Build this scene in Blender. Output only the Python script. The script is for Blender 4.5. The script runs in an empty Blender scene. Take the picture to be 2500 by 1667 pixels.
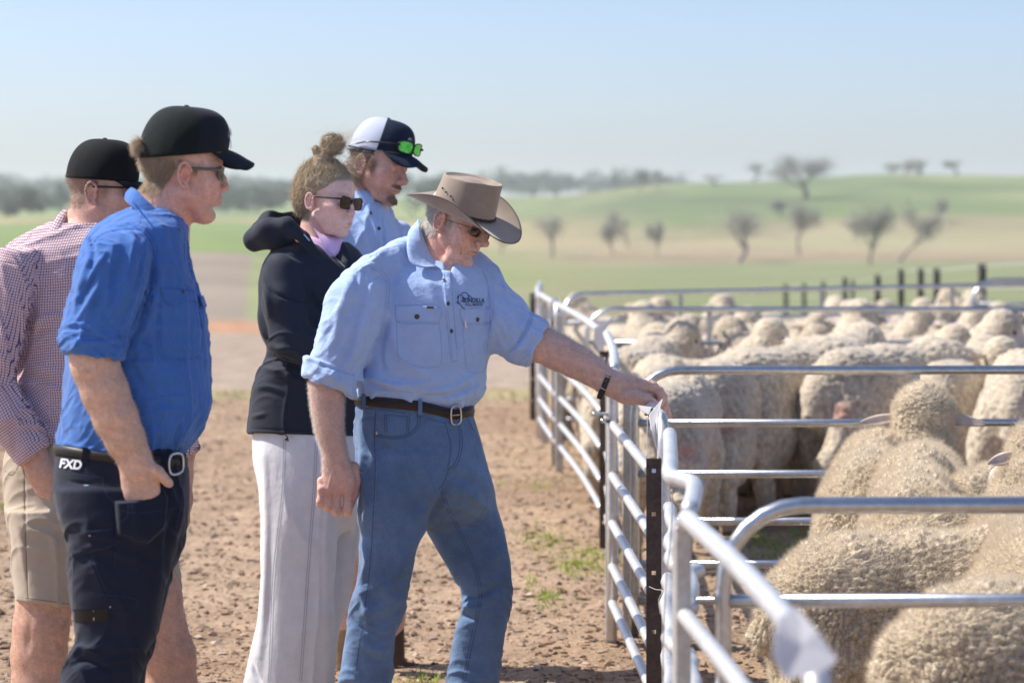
import bpy, bmesh, math, random, time
import numpy as np
from mathutils import Vector, Matrix
from mathutils.bvhtree import BVHTree
T0 = time.time()
R = math.radians
SC = bpy.context.scene
COL = SC.collection
rng = np.random.default_rng(7)
random.seed(7)

# ------------------------------------------------------------------ camera, sky, sun, exposure
F = 85.0 / 36.0 * 2500.0          # focal length in photograph pixels
CH, HY = 1.69, 500.0              # camera height, horizon row
cam = bpy.data.cameras.new('camera'); co = bpy.data.objects.new('camera', cam); COL.objects.link(co)
co.location = (0, 0, CH); co.rotation_euler = (R(90), 0, 0)
cam.lens = 85; cam.sensor_width = 36; cam.shift_y = -(833.5 - HY) / 2500.0
cam.clip_start = 0.1; cam.clip_end = 9000
cam.dof.use_dof = True; cam.dof.focus_distance = 7.3; cam.dof.aperture_fstop = 3.2
SC.camera = co
SUN_AZ, SUN_EL = -75.0, 49.0       # azimuth measured from +Y (view direction) towards +X
w = bpy.data.worlds.new('World'); SC.world = w; w.use_nodes = True
nt = w.node_tree; nt.nodes.clear()
sky = nt.nodes.new('ShaderNodeTexSky'); sky.sky_type = 'NISHITA'; sky.sun_disc = False
sky.sun_elevation = R(SUN_EL); sky.sun_rotation = R(SUN_AZ); sky.altitude = 300
sky.air_density = 0.75; sky.dust_density = 1.7; sky.ozone_density = 5.0
bg = nt.nodes.new('ShaderNodeBackground'); bg.inputs[1].default_value = 0.125
wo = nt.nodes.new('ShaderNodeOutputWorld')
tn = nt.nodes.new('ShaderNodeVectorMath'); tn.operation = 'MULTIPLY'; tn.inputs[1].default_value = (1.01, .95, .94)
nt.links.new(sky.outputs[0], tn.inputs[0]); nt.links.new(tn.outputs[0], bg.inputs[0]); nt.links.new(bg.outputs[0], wo.inputs[0])
sl = bpy.data.lights.new('sun', 'SUN'); sl.energy = 3.9; sl.angle = R(0.5); sl.color = (1.0, 0.93, 0.82)
so = bpy.data.objects.new('sun', sl); COL.objects.link(so)
sd = Vector((math.sin(R(SUN_AZ)) * math.cos(R(SUN_EL)), math.cos(R(SUN_AZ)) * math.cos(R(SUN_EL)), math.sin(R(SUN_EL))))
so.rotation_euler = sd.to_track_quat('Z', 'Y').to_euler(); so.location = (-10, 10, 20)
SC.view_settings.view_transform = 'Standard'; SC.view_settings.look = 'None'
SC.view_settings.exposure = 0.68; SC.view_settings.gamma = 1.0
SC.render.engine = 'CYCLES'
SC.cycles.use_denoising = True
SC.cycles.max_bounces = 6; SC.cycles.diffuse_bounces = 3; SC.cycles.glossy_bounces = 3
SC.cycles.transmission_bounces = 4; SC.cycles.volume_bounces = 1; SC.cycles.transparent_max_bounces = 6
SC.cycles.caustics_reflective = False; SC.cycles.caustics_refractive = False
SC.render.use_persistent_data = False

# ------------------------------------------------------------------ helpers
def at(x, y, d):
    return np.array(((x - 1250.0) / F * d, d, CH - (y - HY) / F * d))

def srgb(h):
    if isinstance(h, str):
        c = [int(h[i:i + 2], 16) / 255 for i in (0, 2, 4)]
        return tuple(v / 12.92 if v <= 0.04045 else ((v + 0.055) / 1.055) ** 2.4 for v in c)
    return tuple(h)

MATS = {}
def mat(name, col, rough=0.8, metal=0.0, noise=None, bump=None, spec=0.4, sheen=0.0, vcol=False, trans=0.0, sss=0.0, coat=0.0, weave=None):
    """noise=(scale, amount[,stretch xyz]); bump=(scale, strength, dist)"""
    if name in MATS: return MATS[name]
    m = bpy.data.materials.new(name); m.use_nodes = True
    N = m.node_tree.nodes; L = m.node_tree.links; b = N['Principled BSDF']
    c = srgb(col)
    b.inputs['Roughness'].default_value = rough; b.inputs['Metallic'].default_value = metal
    b.inputs['Specular IOR Level'].default_value = spec
    if sheen: b.inputs['Sheen Weight'].default_value = sheen; b.inputs['Sheen Roughness'].default_value = 0.5
    if sss:
        b.inputs['Subsurface Weight'].default_value = sss; b.inputs['Subsurface Radius'].default_value = (1.0, 0.35, 0.2)
        b.inputs['Subsurface Scale'].default_value = 0.012
    if coat: b.inputs['Coat Weight'].default_value = coat
    tc = N.new('ShaderNodeTexCoord')
    src = None
    if vcol:
        a = N.new('ShaderNodeAttribute'); a.attribute_name = 'Col'; src = a.outputs['Color']
    else:
        r = N.new('ShaderNodeRGB'); r.outputs[0].default_value = (*c, 1); src = r.outputs[0]
    if noise:
        ns = noise if isinstance(noise, list) else [noise]
        for n in ns:
            mp = N.new('ShaderNodeMapping'); mp.inputs['Scale'].default_value = n[2] if len(n) > 2 else (1, 1, 1)
            L.new(tc.outputs['Object'], mp.inputs['Vector'])
            t = N.new('ShaderNodeTexNoise'); t.inputs['Scale'].default_value = n[0]; t.inputs['Detail'].default_value = 5
            L.new(mp.outputs[0], t.inputs['Vector'])
            mr = N.new('ShaderNodeMapRange'); mr.inputs['From Min'].default_value = 0.25; mr.inputs['From Max'].default_value = 0.75
            mr.inputs['To Min'].default_value = 1 - n[1]; mr.inputs['To Max'].default_value = 1 + n[1]
            L.new(t.outputs[0], mr.inputs[0])
            mx = N.new('ShaderNodeVectorMath'); mx.operation = 'SCALE'
            L.new(src, mx.inputs[0]); L.new(mr.outputs[0], mx.inputs['Scale']); src = mx.outputs[0]
    L.new(src, b.inputs['Base Color'])
    if bump:
        bs = bump if isinstance(bump, list) else [bump]
        prev = None
        for q in bs:
            mp = N.new('ShaderNodeMapping'); mp.inputs['Scale'].default_value = q[3] if len(q) > 3 else (1, 1, 1)
            L.new(tc.outputs['Object'], mp.inputs['Vector'])
            t = N.new('ShaderNodeTexNoise'); t.inputs['Scale'].default_value = q[0]; t.inputs['Detail'].default_value = 4
            L.new(mp.outputs[0], t.inputs['Vector'])
            bn = N.new('ShaderNodeBump'); bn.inputs['Strength'].default_value = q[1]; bn.inputs['Distance'].default_value = q[2]
            L.new(t.outputs[0], bn.inputs['Height'])
            if prev: L.new(prev, bn.inputs['Normal'])
            prev = bn.outputs[0]
        L.new(prev, b.inputs['Normal'])
    if trans:
        tr = N.new('ShaderNodeBsdfTranslucent'); L.new(src, tr.inputs[0])
        ad = N.new('ShaderNodeMixShader'); ad.inputs[0].default_value = trans
        L.new(b.outputs[0], ad.inputs[1]); L.new(tr.outputs[0], ad.inputs[2])
        L.new(ad.outputs[0], N['Material Output'].inputs[0])
    MATS[name] = m
    return m

def mesh_obj(name, V, Fc, mats, parent=None, smooth=True, mi=None, vcol=None, loc=None):
    """V (n,3) array; Fc: (m,k) array or list of arrays of equal k, or list of tuples"""
    me = bpy.data.meshes.new(name)
    V = np.asarray(V, dtype=np.float32)
    groups = Fc if isinstance(Fc, list) and len(Fc) and isinstance(Fc[0], np.ndarray) else [np.asarray(Fc)]
    groups = [g for g in groups if len(g)]
    if isinstance(Fc, list) and len(Fc) and not isinstance(Fc[0], np.ndarray):
        me.from_pydata([tuple(map(float, v)) for v in V], [], [tuple(map(int, f)) for f in Fc])
    else:
        me.vertices.add(len(V)); me.vertices.foreach_set('co', V.ravel())
        tot = sum(g.size for g in groups); nf = sum(len(g) for g in groups)
        me.loops.add(tot); me.loops.foreach_set('vertex_index', np.concatenate([g.ravel() for g in groups]).astype(np.int32))
        me.polygons.add(nf)
        st = np.concatenate([np.full(len(g), g.shape[1]) for g in groups])
        me.polygons.foreach_set('loop_start', np.concatenate(([0], np.cumsum(st)[:-1])).astype(np.int32))
        me.update(calc_edges=True)
    if not isinstance(mats, (list, tuple)): mats = [mats]
    for m in mats: me.materials.append(m)
    if mi is not None: me.polygons.foreach_set('material_index', np.asarray(mi, dtype=np.int32))
    me.polygons.foreach_set('use_smooth', np.full(len(me.polygons), smooth, dtype=bool))
    if vcol is not None:
        ca = me.color_attributes.new('Col', 'FLOAT_COLOR', 'POINT')
        c4 = np.ones((len(V), 4), dtype=np.float32); c4[:, :3] = vcol
        ca.data.foreach_set('color', c4.ravel())
    me.validate()
    o = bpy.data.objects.new(name, me); COL.objects.link(o)
    if parent is not None:
        o.parent = parent
        o.matrix_parent_inverse = Matrix.Translation(-Vector(parent.location))
    if loc is not None: o.location = loc
    return o

def tag(o, label=None, cat=None, group=None, kind=None):
    if label: o['label'] = label
    if cat: o['category'] = cat
    if group: o['group'] = group
    if kind: o['kind'] = kind
    return o
def thing(name, label, cat, loc=(0, 0, 0), group=None):
    o = bpy.data.objects.new(name, None); COL.objects.link(o); o.location = loc; o.empty_display_size = 0.1
    return tag(o, label, cat, group)

class MB:
    """collects geometry"""
    def __init__(s): s.V = []; s.F = {}; s.n = 0; s.M = {}; s.C = []
    def add(s, V, Fc, mi=0, col=None):
        V = np.asarray(V, float); Fc = np.asarray(Fc, int)
        s.V.append(V); k = Fc.shape[1]
        s.F.setdefault(k, []).append(Fc + s.n); s.M.setdefault(k, []).append(np.full(len(Fc), mi)); s.n += len(V)
        if col is not None: s.C.append(np.broadcast_to(np.asarray(col, float), (len(V), 3)))
    def box(s, c, h, rot=None, mi=0):
        sg = np.array([(x, y, z) for x in (-1, 1) for y in (-1, 1) for z in (-1, 1)], float) * np.asarray(h)
        if rot is not None: sg = sg @ np.asarray(rot).T
        s.add(sg + np.asarray(c), [(0, 1, 3, 2), (4, 6, 7, 5), (0, 4, 5, 1), (2, 3, 7, 6), (0, 2, 6, 4), (1, 5, 7, 3)], mi)
    def tube(s, P, r, n=10, mi=0, cap=True, flat=None, closed=False):
        P = np.asarray(P, float); m = len(P); r = np.broadcast_to(np.asarray(r, float), (m,))
        if closed: T = np.roll(P, -1, 0) - np.roll(P, 1, 0)
        else: T = np.gradient(P, axis=0)
        T /= np.linalg.norm(T, axis=1)[:, None] + 1e-12
        up = np.array((0.0, 0, 1)) if abs(T[0][2]) < 0.9 else np.array((1.0, 0, 0))
        u = np.cross(up, T[0]); u /= np.linalg.norm(u); U = []
        for t in T:
            u = u - t * (u @ t); u /= np.linalg.norm(u) + 1e-12; U.append(u.copy())
        U = np.array(U); W = np.cross(T, U)
        a = np.linspace(0, 2 * math.pi, n, endpoint=False)
        fl = 1.0 if flat is None else flat
        V = P[:, None] + r[:, None, None] * (np.cos(a)[None, :, None] * U[:, None] + fl * np.sin(a)[None, :, None] * W[:, None])
        V = V.reshape(-1, 3); mm = m if closed else m - 1
        i = np.arange(mm)[:, None] * n; j = np.arange(n)[None]; jn = (j + 1) % n; i2 = ((np.arange(mm) + 1) % m)[:, None] * n
        Q = np.stack([i + j, i + jn, i2 + jn, i2 + j], -1).reshape(-1, 4)
        s.add(V, Q, mi)
        if cap and not closed:
            base = s.n - len(V)
            s.F.setdefault(n, []).append(np.array([np.arange(n)[::-1] + base, np.arange(n) + base + (m - 1) * n])); s.M.setdefault(n, []).append(np.full(2, mi))
    def build(s, name, mats, parent=None, smooth=True, vcol=None):
        V = np.concatenate(s.V); ks = sorted(s.F)
        G = [np.concatenate(s.F[k]) for k in ks]; M = np.concatenate([np.concatenate(s.M[k]) for k in ks])
        if s.C and vcol is None: vcol = np.concatenate(s.C)
        o = mesh_obj(name, V, G, mats, parent, smooth, M, vcol)
        return o

def catmull(P, n=8, closed=False):
    P = np.asarray(P, float); m = len(P); out = []
    rngi = range(m) if closed else range(m - 1)
    for i in rngi:
        p0 = P[(i - 1) % m] if closed or i > 0 else P[0]; p1 = P[i]; p2 = P[(i + 1) % m]
        p3 = P[(i + 2) % m] if closed or i + 2 < m else P[-1]
        for t in np.linspace(0, 1, n, endpoint=False):
            out.append(0.5 * (2 * p1 + (p2 - p0) * t + (2 * p0 - 5 * p1 + 4 * p2 - p3) * t * t + (3 * p1 - p0 - 3 * p2 + p3) * t ** 3))
    if not closed: out.append(P[-1])
    return np.array(out)

# ------------------------------------------------------------------ distance fields -> meshes
def surfnet(D, ax):
    S = D < 0
    nx, ny, nz = D.shape
    c = np.zeros((nx - 1, ny - 1, nz - 1), np.int8)
    for a in (0, 1):
        for b in (0, 1):
            for e in (0, 1):
                c += S[a:nx - 1 + a, b:ny - 1 + b, e:nz - 1 + e]
    mixed = (c > 0) & (c < 8)
    ijk = np.argwhere(mixed); n = len(ijk)
    idx = np.full(mixed.shape, -1, np.int32); idx[mixed] = np.arange(n)
    co_ = [(a, b, e) for a in (0, 1) for b in (0, 1) for e in (0, 1)]
    I = [ijk + np.array(q) for q in co_]
    d = [D[i[:, 0], i[:, 1], i[:, 2]] for i in I]
    P = np.zeros((n, 3)); cnt = np.zeros(n)
    for a in range(8):
        for b in range(a + 1, 8):
            df = np.abs(np.array(co_[a]) - np.array(co_[b])).sum()
            if df != 1: continue
            m = (d[a] < 0) != (d[b] < 0)
            t = d[a][m] / (d[a][m] - d[b][m])
            P[m] += I[a][m] + (I[b][m] - I[a][m]) * t[:, None]; cnt[m] += 1
    P /= cnt[:, None]
    V = np.stack([np.interp(P[:, k], np.arange(len(ax[k])), ax[k]) for k in range(3)], 1)
    Q = []
    for k in range(3):
        s0 = [slice(None)] * 3; s1 = [slice(None)] * 3
        s0[k] = slice(0, -1); s1[k] = slice(1, None)
        o1, o2 = [q for q in range(3) if q != k]
        for q in (o1, o2): s0[q] = slice(1, -1); s1[q] = slice(1, -1)
        a, b = S[tuple(s0)], S[tuple(s1)]
        E = np.argwhere(a != b)
        if not len(E): continue
        sg = a[E[:, 0], E[:, 1], E[:, 2]]
        E = E.copy(); E[:, o1] += 1; E[:, o2] += 1
        def cell(da, db):
            c_ = E.copy(); c_[:, o1] -= da; c_[:, o2] -= db
            return idx[c_[:, 0], c_[:, 1], c_[:, 2]]
        q = np.stack([cell(1, 1), cell(0, 1), cell(0, 0), cell(1, 0)], 1)
        fl = sg if k != 1 else ~sg
        q[~fl] = q[~fl][:, ::-1]
        Q.append(q)
    Q = np.concatenate(Q)
    return V, Q[(Q >= 0).all(1)]

def vnormals(V, Q):
    n = np.zeros_like(V)
    fn = np.cross(V[Q[:, 2]] - V[Q[:, 0]], V[Q[:, 3]] - V[Q[:, 1]])
    for k in range(4):
        for a in range(3): n[:, a] += np.bincount(Q[:, k], fn[:, a], len(V))
    return n / (np.linalg.norm(n, axis=1)[:, None] + 1e-12)

def smoothmesh(V, Q, it=1, lam=0.5):
    for _ in range(it):
        S = np.zeros_like(V); c = np.zeros(len(V))
        for k in range(4):
            a, b = Q[:, k], Q[:, (k + 1) % 4]
            for ax in range(3): S[:, ax] += np.bincount(a, V[b, ax], len(V))
            c += np.bincount(a, minlength=len(V))
        V = V + lam * (S / np.maximum(c, 1)[:, None] - V)
    return V

class Field:
    def __init__(s, lo, hi, st, fine=None):
        """axes in any unit; fine = list of (axis, lo, hi, step)"""
        s.ax = []
        for k in range(3):
            stp = st[k] if isinstance(st, (tuple, list)) else st
            cuts = [(lo[k], hi[k], stp)]
            for f in fine or []:
                if f[0] == k:
                    c2 = []
                    for a, b, q in cuts:
                        if f[1] > a: c2.append((a, min(b, f[1]), q))
                        if f[1] < b and f[2] > a: c2.append((max(a, f[1]), min(b, f[2]), f[3]))
                        if f[2] < b: c2.append((max(a, f[2]), b, q))
                    cuts = c2
            pts = []
            for a, b, q in cuts: pts += list(np.linspace(a, b, max(2, int(round((b - a) / q))), endpoint=False))
            pts.append(hi[k]); s.ax.append(np.array(pts, np.float32))
        s.D = np.full([len(a) for a in s.ax], 1e3, np.float32)
    def win(s, lo, hi):
        sl = []
        for k in range(3):
            i = int(np.searchsorted(s.ax[k], lo[k])); j = int(np.searchsorted(s.ax[k], hi[k]))
            sl.append(slice(max(0, i - 1), min(len(s.ax[k]), j + 1)))
        return tuple(sl)
    def grid(s, sl):
        return (s.ax[0][sl[0]][:, None, None], s.ax[1][sl[1]][None, :, None], s.ax[2][sl[2]][None, None, :])
    def op(s, pr, mode='add', k=0.0, pad=None):
        lo, hi, f = pr; m = (k * 1.2 + 4.0 * (s.ax[0][1] - s.ax[0][0])) if pad is None else pad
        sl = s.win([q - m for q in lo], [q + m for q in hi])
        if any(q.stop <= q.start for q in sl): return
        d = f(*s.grid(sl)).astype(np.float32); D = s.D[sl]
        d = np.broadcast_to(d, D.shape)
        if mode == 'add':
            if k > 0:
                h = np.maximum(k - np.abs(D - d), 0) / k
                s.D[sl] = np.minimum(D, d) - h * h * k * 0.25
            else: s.D[sl] = np.minimum(D, d)
        elif mode == 'sub':
            d = -d
            if k > 0:
                h = np.maximum(k - np.abs(D - d), 0) / k
                s.D[sl] = np.maximum(D, d) + h * h * k * 0.25
            else: s.D[sl] = np.maximum(D, d)
    def add(s, pr, k=0.0): s.op(pr, 'add', k)
    def sub(s, pr, k=0.0): s.op(pr, 'sub', k)
    def mesh(s, smooth=1):
        V, Q = surfnet(s.D, s.ax)
        if smooth: V = smoothmesh(V, Q, smooth)
        a, b, c, d = [V[Q[:, k]] for k in range(4)]
        if ((np.cross(b - a, c - a) * a).sum() + (np.cross(c - a, d - a) * a).sum()) < 0: Q = Q[:, ::-1].copy()
        return V, Q

def cone(a, b, ra, rb, zf=1.0):
    """tapered capsule; zf squashes the third axis"""
    a = np.array(a, float); b = np.array(b, float); ab = b - a; q = np.array((1, 1, 1 / zf)); abq = ab * q; L2 = float(abq @ abq) + 1e-9
    rm = max(ra, rb); lo = np.minimum(a, b) - rm; hi = np.maximum(a, b) + rm
    def f(X, Y, Z):
        x, y, z = X - a[0], Y - a[1], (Z - a[2]) / zf
        t = np.clip((x * abq[0] + y * abq[1] + z * abq[2]) / L2, 0, 1)
        return np.sqrt((x - t * abq[0]) ** 2 + (y - t * abq[1]) ** 2 + (z - t * abq[2]) ** 2) - (ra + (rb - ra) * t)
    return lo, hi, f
def ell(c, r, M=None):
    """ellipsoid, M rows = local axes expressed in field space"""
    c = np.array(c, float); r = np.array(r, float); M = np.eye(3) if M is None else np.array(M, float)
    e = np.sqrt(((M * r[:, None]) ** 2).sum(0))
    def f(X, Y, Z):
        x, y, z = X - c[0], Y - c[1], Z - c[2]
        u = [(M[k][0] * x + M[k][1] * y + M[k][2] * z) / r[k] for k in range(3)]
        k0 = np.sqrt(u[0] ** 2 + u[1] ** 2 + u[2] ** 2) + 1e-6
        k1 = np.sqrt((u[0] / r[0]) ** 2 + (u[1] / r[1]) ** 2 + (u[2] / r[2]) ** 2) + 1e-9
        return k0 * (k0 - 1) / k1
    return c - e, c + e, f
def chain(F_, P, k=0.0, mode='add', zf=1.0):
    for p, q in zip(P[:-1], P[1:]): F_.op(cone(p[:3], q[:3], p[3], q[3], zf), mode, k)

def cyl(a, b, ra, rb, zf=1.0, rnd=5.0, tilt=(0, 0)):
    """flat-ended tapered tube between a and b, rounded edges"""
    a = np.array(a, float); b = np.array(b, float); ab = b - a; L = np.linalg.norm(ab); t_ = ab / L
    rm = max(ra, rb); lo = np.minimum(a, b) - rm - 5; hi = np.maximum(a, b) + rm + 5
    def f(X, Y, Z):
        x, y, z = X - a[0], Y - a[1], Z - a[2]
        h = x * t_[0] + y * t_[1] + z * t_[2]; px_, py_, pz_ = x - h * t_[0], y - h * t_[1], (z - h * t_[2]) / zf
        q = np.clip(h / L, 0, 1); dr = np.sqrt(px_ ** 2 + py_ ** 2 + pz_ ** 2) - (ra + (rb - ra) * q); de = np.maximum(-h, h - L)
        m = np.maximum(rnd - np.abs(dr - de), 0) / rnd
        return np.maximum(dr, de) + m * m * rnd * .25
    return lo, hi, f

def pch(x, xs, ys):
    """monotone-ish cubic interpolation"""
    xs = np.asarray(xs, float); ys = np.asarray(ys, float); h = np.diff(xs); s_ = np.diff(ys) / h
    m = np.zeros(len(xs)); m[0] = s_[0]; m[-1] = s_[-1]
    for i in range(1, len(xs) - 1):
        m[i] = 0 if s_[i - 1] * s_[i] <= 0 else 2 * s_[i - 1] * s_[i] / (s_[i - 1] + s_[i])
    x = np.clip(x, xs[0], xs[-1]); i = np.clip(np.searchsorted(xs, x) - 1, 0, len(h) - 1)
    t = (x - xs[i]) / h[i]
    return ((1 + 2 * t) * (1 - t) ** 2 * ys[i] + t * (1 - t) ** 2 * h[i] * m[i] + t * t * (3 - 2 * t) * ys[i + 1] + t * t * (t - 1) * h[i] * m[i + 1])

def loft(rows, axis=1, n=2.3, tilt=(0, 0), cap=6.0):
    """rows (s, lo, hi, zlo, zhi): a stack of superellipses along axis 1 (y) or 0 (x); tilt = slope of the cut planes at both ends vs the cross axis"""
    Rw = np.array(rows, float); Rw = Rw[np.argsort(Rw[:, 0])]
    smin, smax = Rw[0, 0], Rw[-1, 0]
    cr = 1 - axis
    lo = np.zeros(3); hi = np.zeros(3); ext = (Rw[:, 2].max() - Rw[:, 1].min()) * 0.5 * max(abs(tilt[0]), abs(tilt[1]))
    lo[axis] = smin - ext; hi[axis] = smax + ext; lo[cr] = Rw[:, 1].min(); hi[cr] = Rw[:, 2].max(); lo[2] = Rw[:, 3].min(); hi[2] = Rw[:, 4].max()
    ts = np.linspace(smin, smax, 400); T = [pch(ts, Rw[:, 0], Rw[:, k]) for k in range(1, 5)]
    cmid = 0.5 * (Rw[:, 1] + Rw[:, 2])
    def f(X, Y, Z):
        s_ = Y if axis == 1 else X; c = X if axis == 1 else Y
        l, h, zl, zh = [np.interp(s_, ts, t) for t in T]
        u = (c - 0.5 * (l + h)) / np.maximum(0.5 * (h - l), 1); v = (Z - 0.5 * (zl + zh)) / np.maximum(0.5 * (zh - zl), 1)
        q = (np.abs(u) ** n + np.abs(v) ** n) ** (1.0 / n)
        a = np.maximum(0.5 * (h - l), 1); b = np.maximum(0.5 * (zh - zl), 1)
        den = np.sqrt((u / a) ** 2 + (v / b) ** 2) / np.maximum(np.sqrt(u * u + v * v), 1e-3)
        d = (q - 1) / np.maximum(den, 1e-4)
        c0 = smin + tilt[0] * (c - cmid[0]); c1 = smax + tilt[1] * (c - cmid[-1])
        e = np.maximum(c0 - s_, s_ - c1)
        if cap <= 0: return np.maximum(d, e)
        h_ = np.maximum(cap - np.abs(d - e), 0) / cap
        return np.maximum(d, e) + h_ * h_ * cap * 0.25
    return lo, hi, f
# ------------------------------------------------------------------ terrain
PZ = {
 500: [(28, 0), (45, -.2), (80, -.8), (150, -1.6), (300, -2.0), (500, -1.8), (800, -1), (1200, 2.5), (1600, 7.5), (2000, 9), (5000, 5)],
 1200: [(28, 0), (60, -1.0), (120, -3.0), (250, -5.5), (400, -7.5), (500, -6.5), (650, -2), (900, 4), (1100, 4), (1600, 7), (2000, 8), (5000, 5)],
 1750: [(28, 0), (60, -1.2), (120, -3.2), (250, -5.5), (400, -7.3), (500, -5.5), (620, 0), (780, 8), (900, 9.7), (1100, 7.5), (1600, 6), (2000, 6), (5000, 5)],
 2300: [(28, 0), (60, -1.2), (120, -3.2), (250, -5.5), (400, -7.0), (500, -5.0), (600, 1), (750, 8.5), (900, 13), (1100, 10), (1600, 6), (2000, 6), (5000, 5)]}
def vnoise(x, y, s, seed=0):
    """value noise on a lattice, numpy"""
    x = np.asarray(x, float) / s; y = np.asarray(y, float) / s
    xi = np.floor(x).astype(np.int64); yi = np.floor(y).astype(np.int64); fx = x - xi; fy = y - yi
    fx = fx * fx * (3 - 2 * fx); fy = fy * fy * (3 - 2 * fy)
    def h(a, b):
        n = (a * 374761393 + b * 668265263 + seed * 1442695041) & 0x7fffffff
        n = ((n ^ (n >> 13)) * 1274126177) & 0x7fffffff
        return ((n ^ (n >> 16)) & 0xffff) / 65535.0
    return (h(xi, yi) * (1 - fx) + h(xi + 1, yi) * fx) * (1 - fy) + (h(xi, yi + 1) * (1 - fx) + h(xi + 1, yi + 1) * fx) * fy
def n3(P, s, seed=0):
    a = vnoise(P[:, 0] + .37 * P[:, 2], P[:, 1] + .21 * P[:, 2], s, seed); b = vnoise(P[:, 1] - .3 * P[:, 0] + 5, P[:, 2] + .17 * P[:, 1], s, seed + 1); c = vnoise(P[:, 2] + 9, P[:, 0] * .9 - .2 * P[:, 1], s, seed + 2)
    return (a + b + c) / 3 - .5
def terr(X, Y):
    X = np.asarray(X, float); Y = np.asarray(Y, float)
    u = 1250 + F * X / np.maximum(Y, 28); ks = sorted(PZ); l = np.log(np.maximum(Y, 1))
    zs = [pch(l, [math.log(p[0]) for p in PZ[k]], [p[1] for p in PZ[k]]) for k in ks]
    z = np.zeros_like(u)
    uc = np.clip(u, ks[0], ks[-1])
    for i in range(len(ks) - 1):
        m = (uc >= ks[i]) & (uc <= ks[i + 1]); t = (uc - ks[i]) / (ks[i + 1] - ks[i]); t = t * t * (3 - 2 * t)
        z = np.where(m, zs[i] * (1 - t) + zs[i + 1] * t, z)
    return z
def build_ground():
    rows = [-35.0]
    while rows[-1] < 6: rows.append(rows[-1] + 1.0)
    while rows[-1] < 24: rows.append(rows[-1] + 0.06)
    while rows[-1] < 5000: rows.append(rows[-1] * 1.012)
    rows = np.array(rows)
    t = np.sign(np.linspace(-1, 1, 361)); s_ = np.abs(np.linspace(-1, 1, 361))
    t = t * (0.22 * s_ + 1.9 * np.maximum(s_ - 0.72, 0) / 0.28 * s_)
    Yg, Tg = np.meshgrid(rows, t, indexing='ij'); Xg = Tg * (Yg + 40)
    Z = terr(Xg, Yg)
    near = np.clip((30 - Yg) / 8, 0, 1) * np.clip((Yg + 2) / 3, 0, 1)
    Z += near * (0.02 * (vnoise(Xg, Yg, 0.5) - 0.5) + 0.03 * (vnoise(Xg, Yg, 0.16, 3) - 0.5) + 0.05 * (vnoise(Xg, Yg, 2.2, 5) - 0.5))
    far = np.clip((Yg - 120) / 400, 0, 1); Z += far * 1.6 * (vnoise(Xg, Yg, 60, 9) - 0.5)
    u = 1250 + F * Xg / np.maximum(Yg, 1)
    N1 = vnoise(Xg, Yg, 1.3, 11) * .6 + vnoise(Xg, Yg, .4, 12) * .4
    NF = vnoise(Xg, Yg * .5, 40, 13) * .6 + vnoise(Xg, Yg * .6, 14, 14) * .4
    C = np.zeros(Xg.shape + (3,)); 
    dirt = np.array((0.38, 0.275, 0.19)); dirt2 = np.array((0.29, 0.197, 0.13)); gravel = np.array((0.37, 0.295, 0.23))
    C[:] = dirt2 + (dirt - dirt2) * np.clip(N1 * 1.5 - .1, 0, 1)[..., None]
    lu = np.log(np.maximum(Yg, 1))
    def band(lo, hi, soft, col, umask=1.0):
        m = np.clip((Yg - lo) / soft, 0, 1) * np.clip((hi - Yg) / soft, 0, 1) * umask
        C[:] = C * (1 - m[..., None]) + np.asarray(col) * m[..., None]
    L = np.clip((1620 - u + 160 * (vnoise(Xg, Yg * .4, 30, 17) - .5)) / 560, 0, 1); Rr = 1 - L
    jit = 1.2 * (NF - .5) + .8 * (N1 - .5)
    olive = (0.24, 0.27, 0.11)
    band(20.8 + jit * .5, 22.2 + jit, .5, (0.35, 0.32, 0.16), .7)
    band(21.9 + jit, 34, .6, gravel, 1.0)
    band(32.5, 38, 1.5, (0.45, 0.26, 0.16), L)
    gL = np.clip((u - 596 - (Yg - 45) * 0.1) / 14, 0, 1)
    band(37, 175, 3, (0.29, 0.245, 0.195), L)
    band(37, 175, 3, (0.27, 0.30, 0.15), L * gL)
    band(38, 370, 8, (0.22, 0.245, 0.125), Rr)
    band(172, 480, 8, (0.205, 0.27, 0.10), L)
    band(470, 620, 25, (0.38, 0.33, 0.16), L)
    band(600, 5000, 40, (0.15, 0.22, 0.085), L)
    sel = np.clip((NF - .45) * 6, 0, 1)
    band(620, 5000, 40, (0.28, 0.33, 0.14), L * sel)
    band(350 + 20 * (NF - .5), 430, 30, (0.27, 0.225, 0.14), Rr)
    band(405, 545 + 90 * (NF - .5), 55, (0.32, 0.30, 0.165), Rr * (.55 + .45 * np.clip((NF - .3) * 3, 0, 1)))
    band(500 + 110 * (NF - .5), 5000, 80, (0.15, 0.20, 0.078), Rr)
    band(600, 5000, 60, (0.11, 0.15, 0.07), Rr * np.clip((NF - .52) * 7, 0, 1) * .8)
    band(600, 5000, 60, (0.27, 0.29, 0.13), Rr * np.clip((.42 - NF) * 7, 0, 1) * .7)
    C *= (0.88 + 0.24 * vnoise(Xg, Yg, 7, 21))[..., None]
    n1, n2 = Xg.shape; i = np.arange(n1 - 1)[:, None] * n2; j = np.arange(n2 - 1)[None]
    Q = np.stack([i + j, i + j + 1, i + j + 1 + n2, i + j + n2], -1).reshape(-1, 4)
    m = mat('ground_mat', 'ffffff', rough=.95, spec=.15, vcol=True, noise=[(3.5, .22), (26, .25), (90, .2)], bump=[(30, .5, .03), (110, .5, .01)])
    o = mesh_obj('ground', np.stack([Xg, Yg, Z], -1).reshape(-1, 3), Q, m, vcol=C.reshape(-1, 3)); tag(o, kind='structure')
build_ground()

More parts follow.
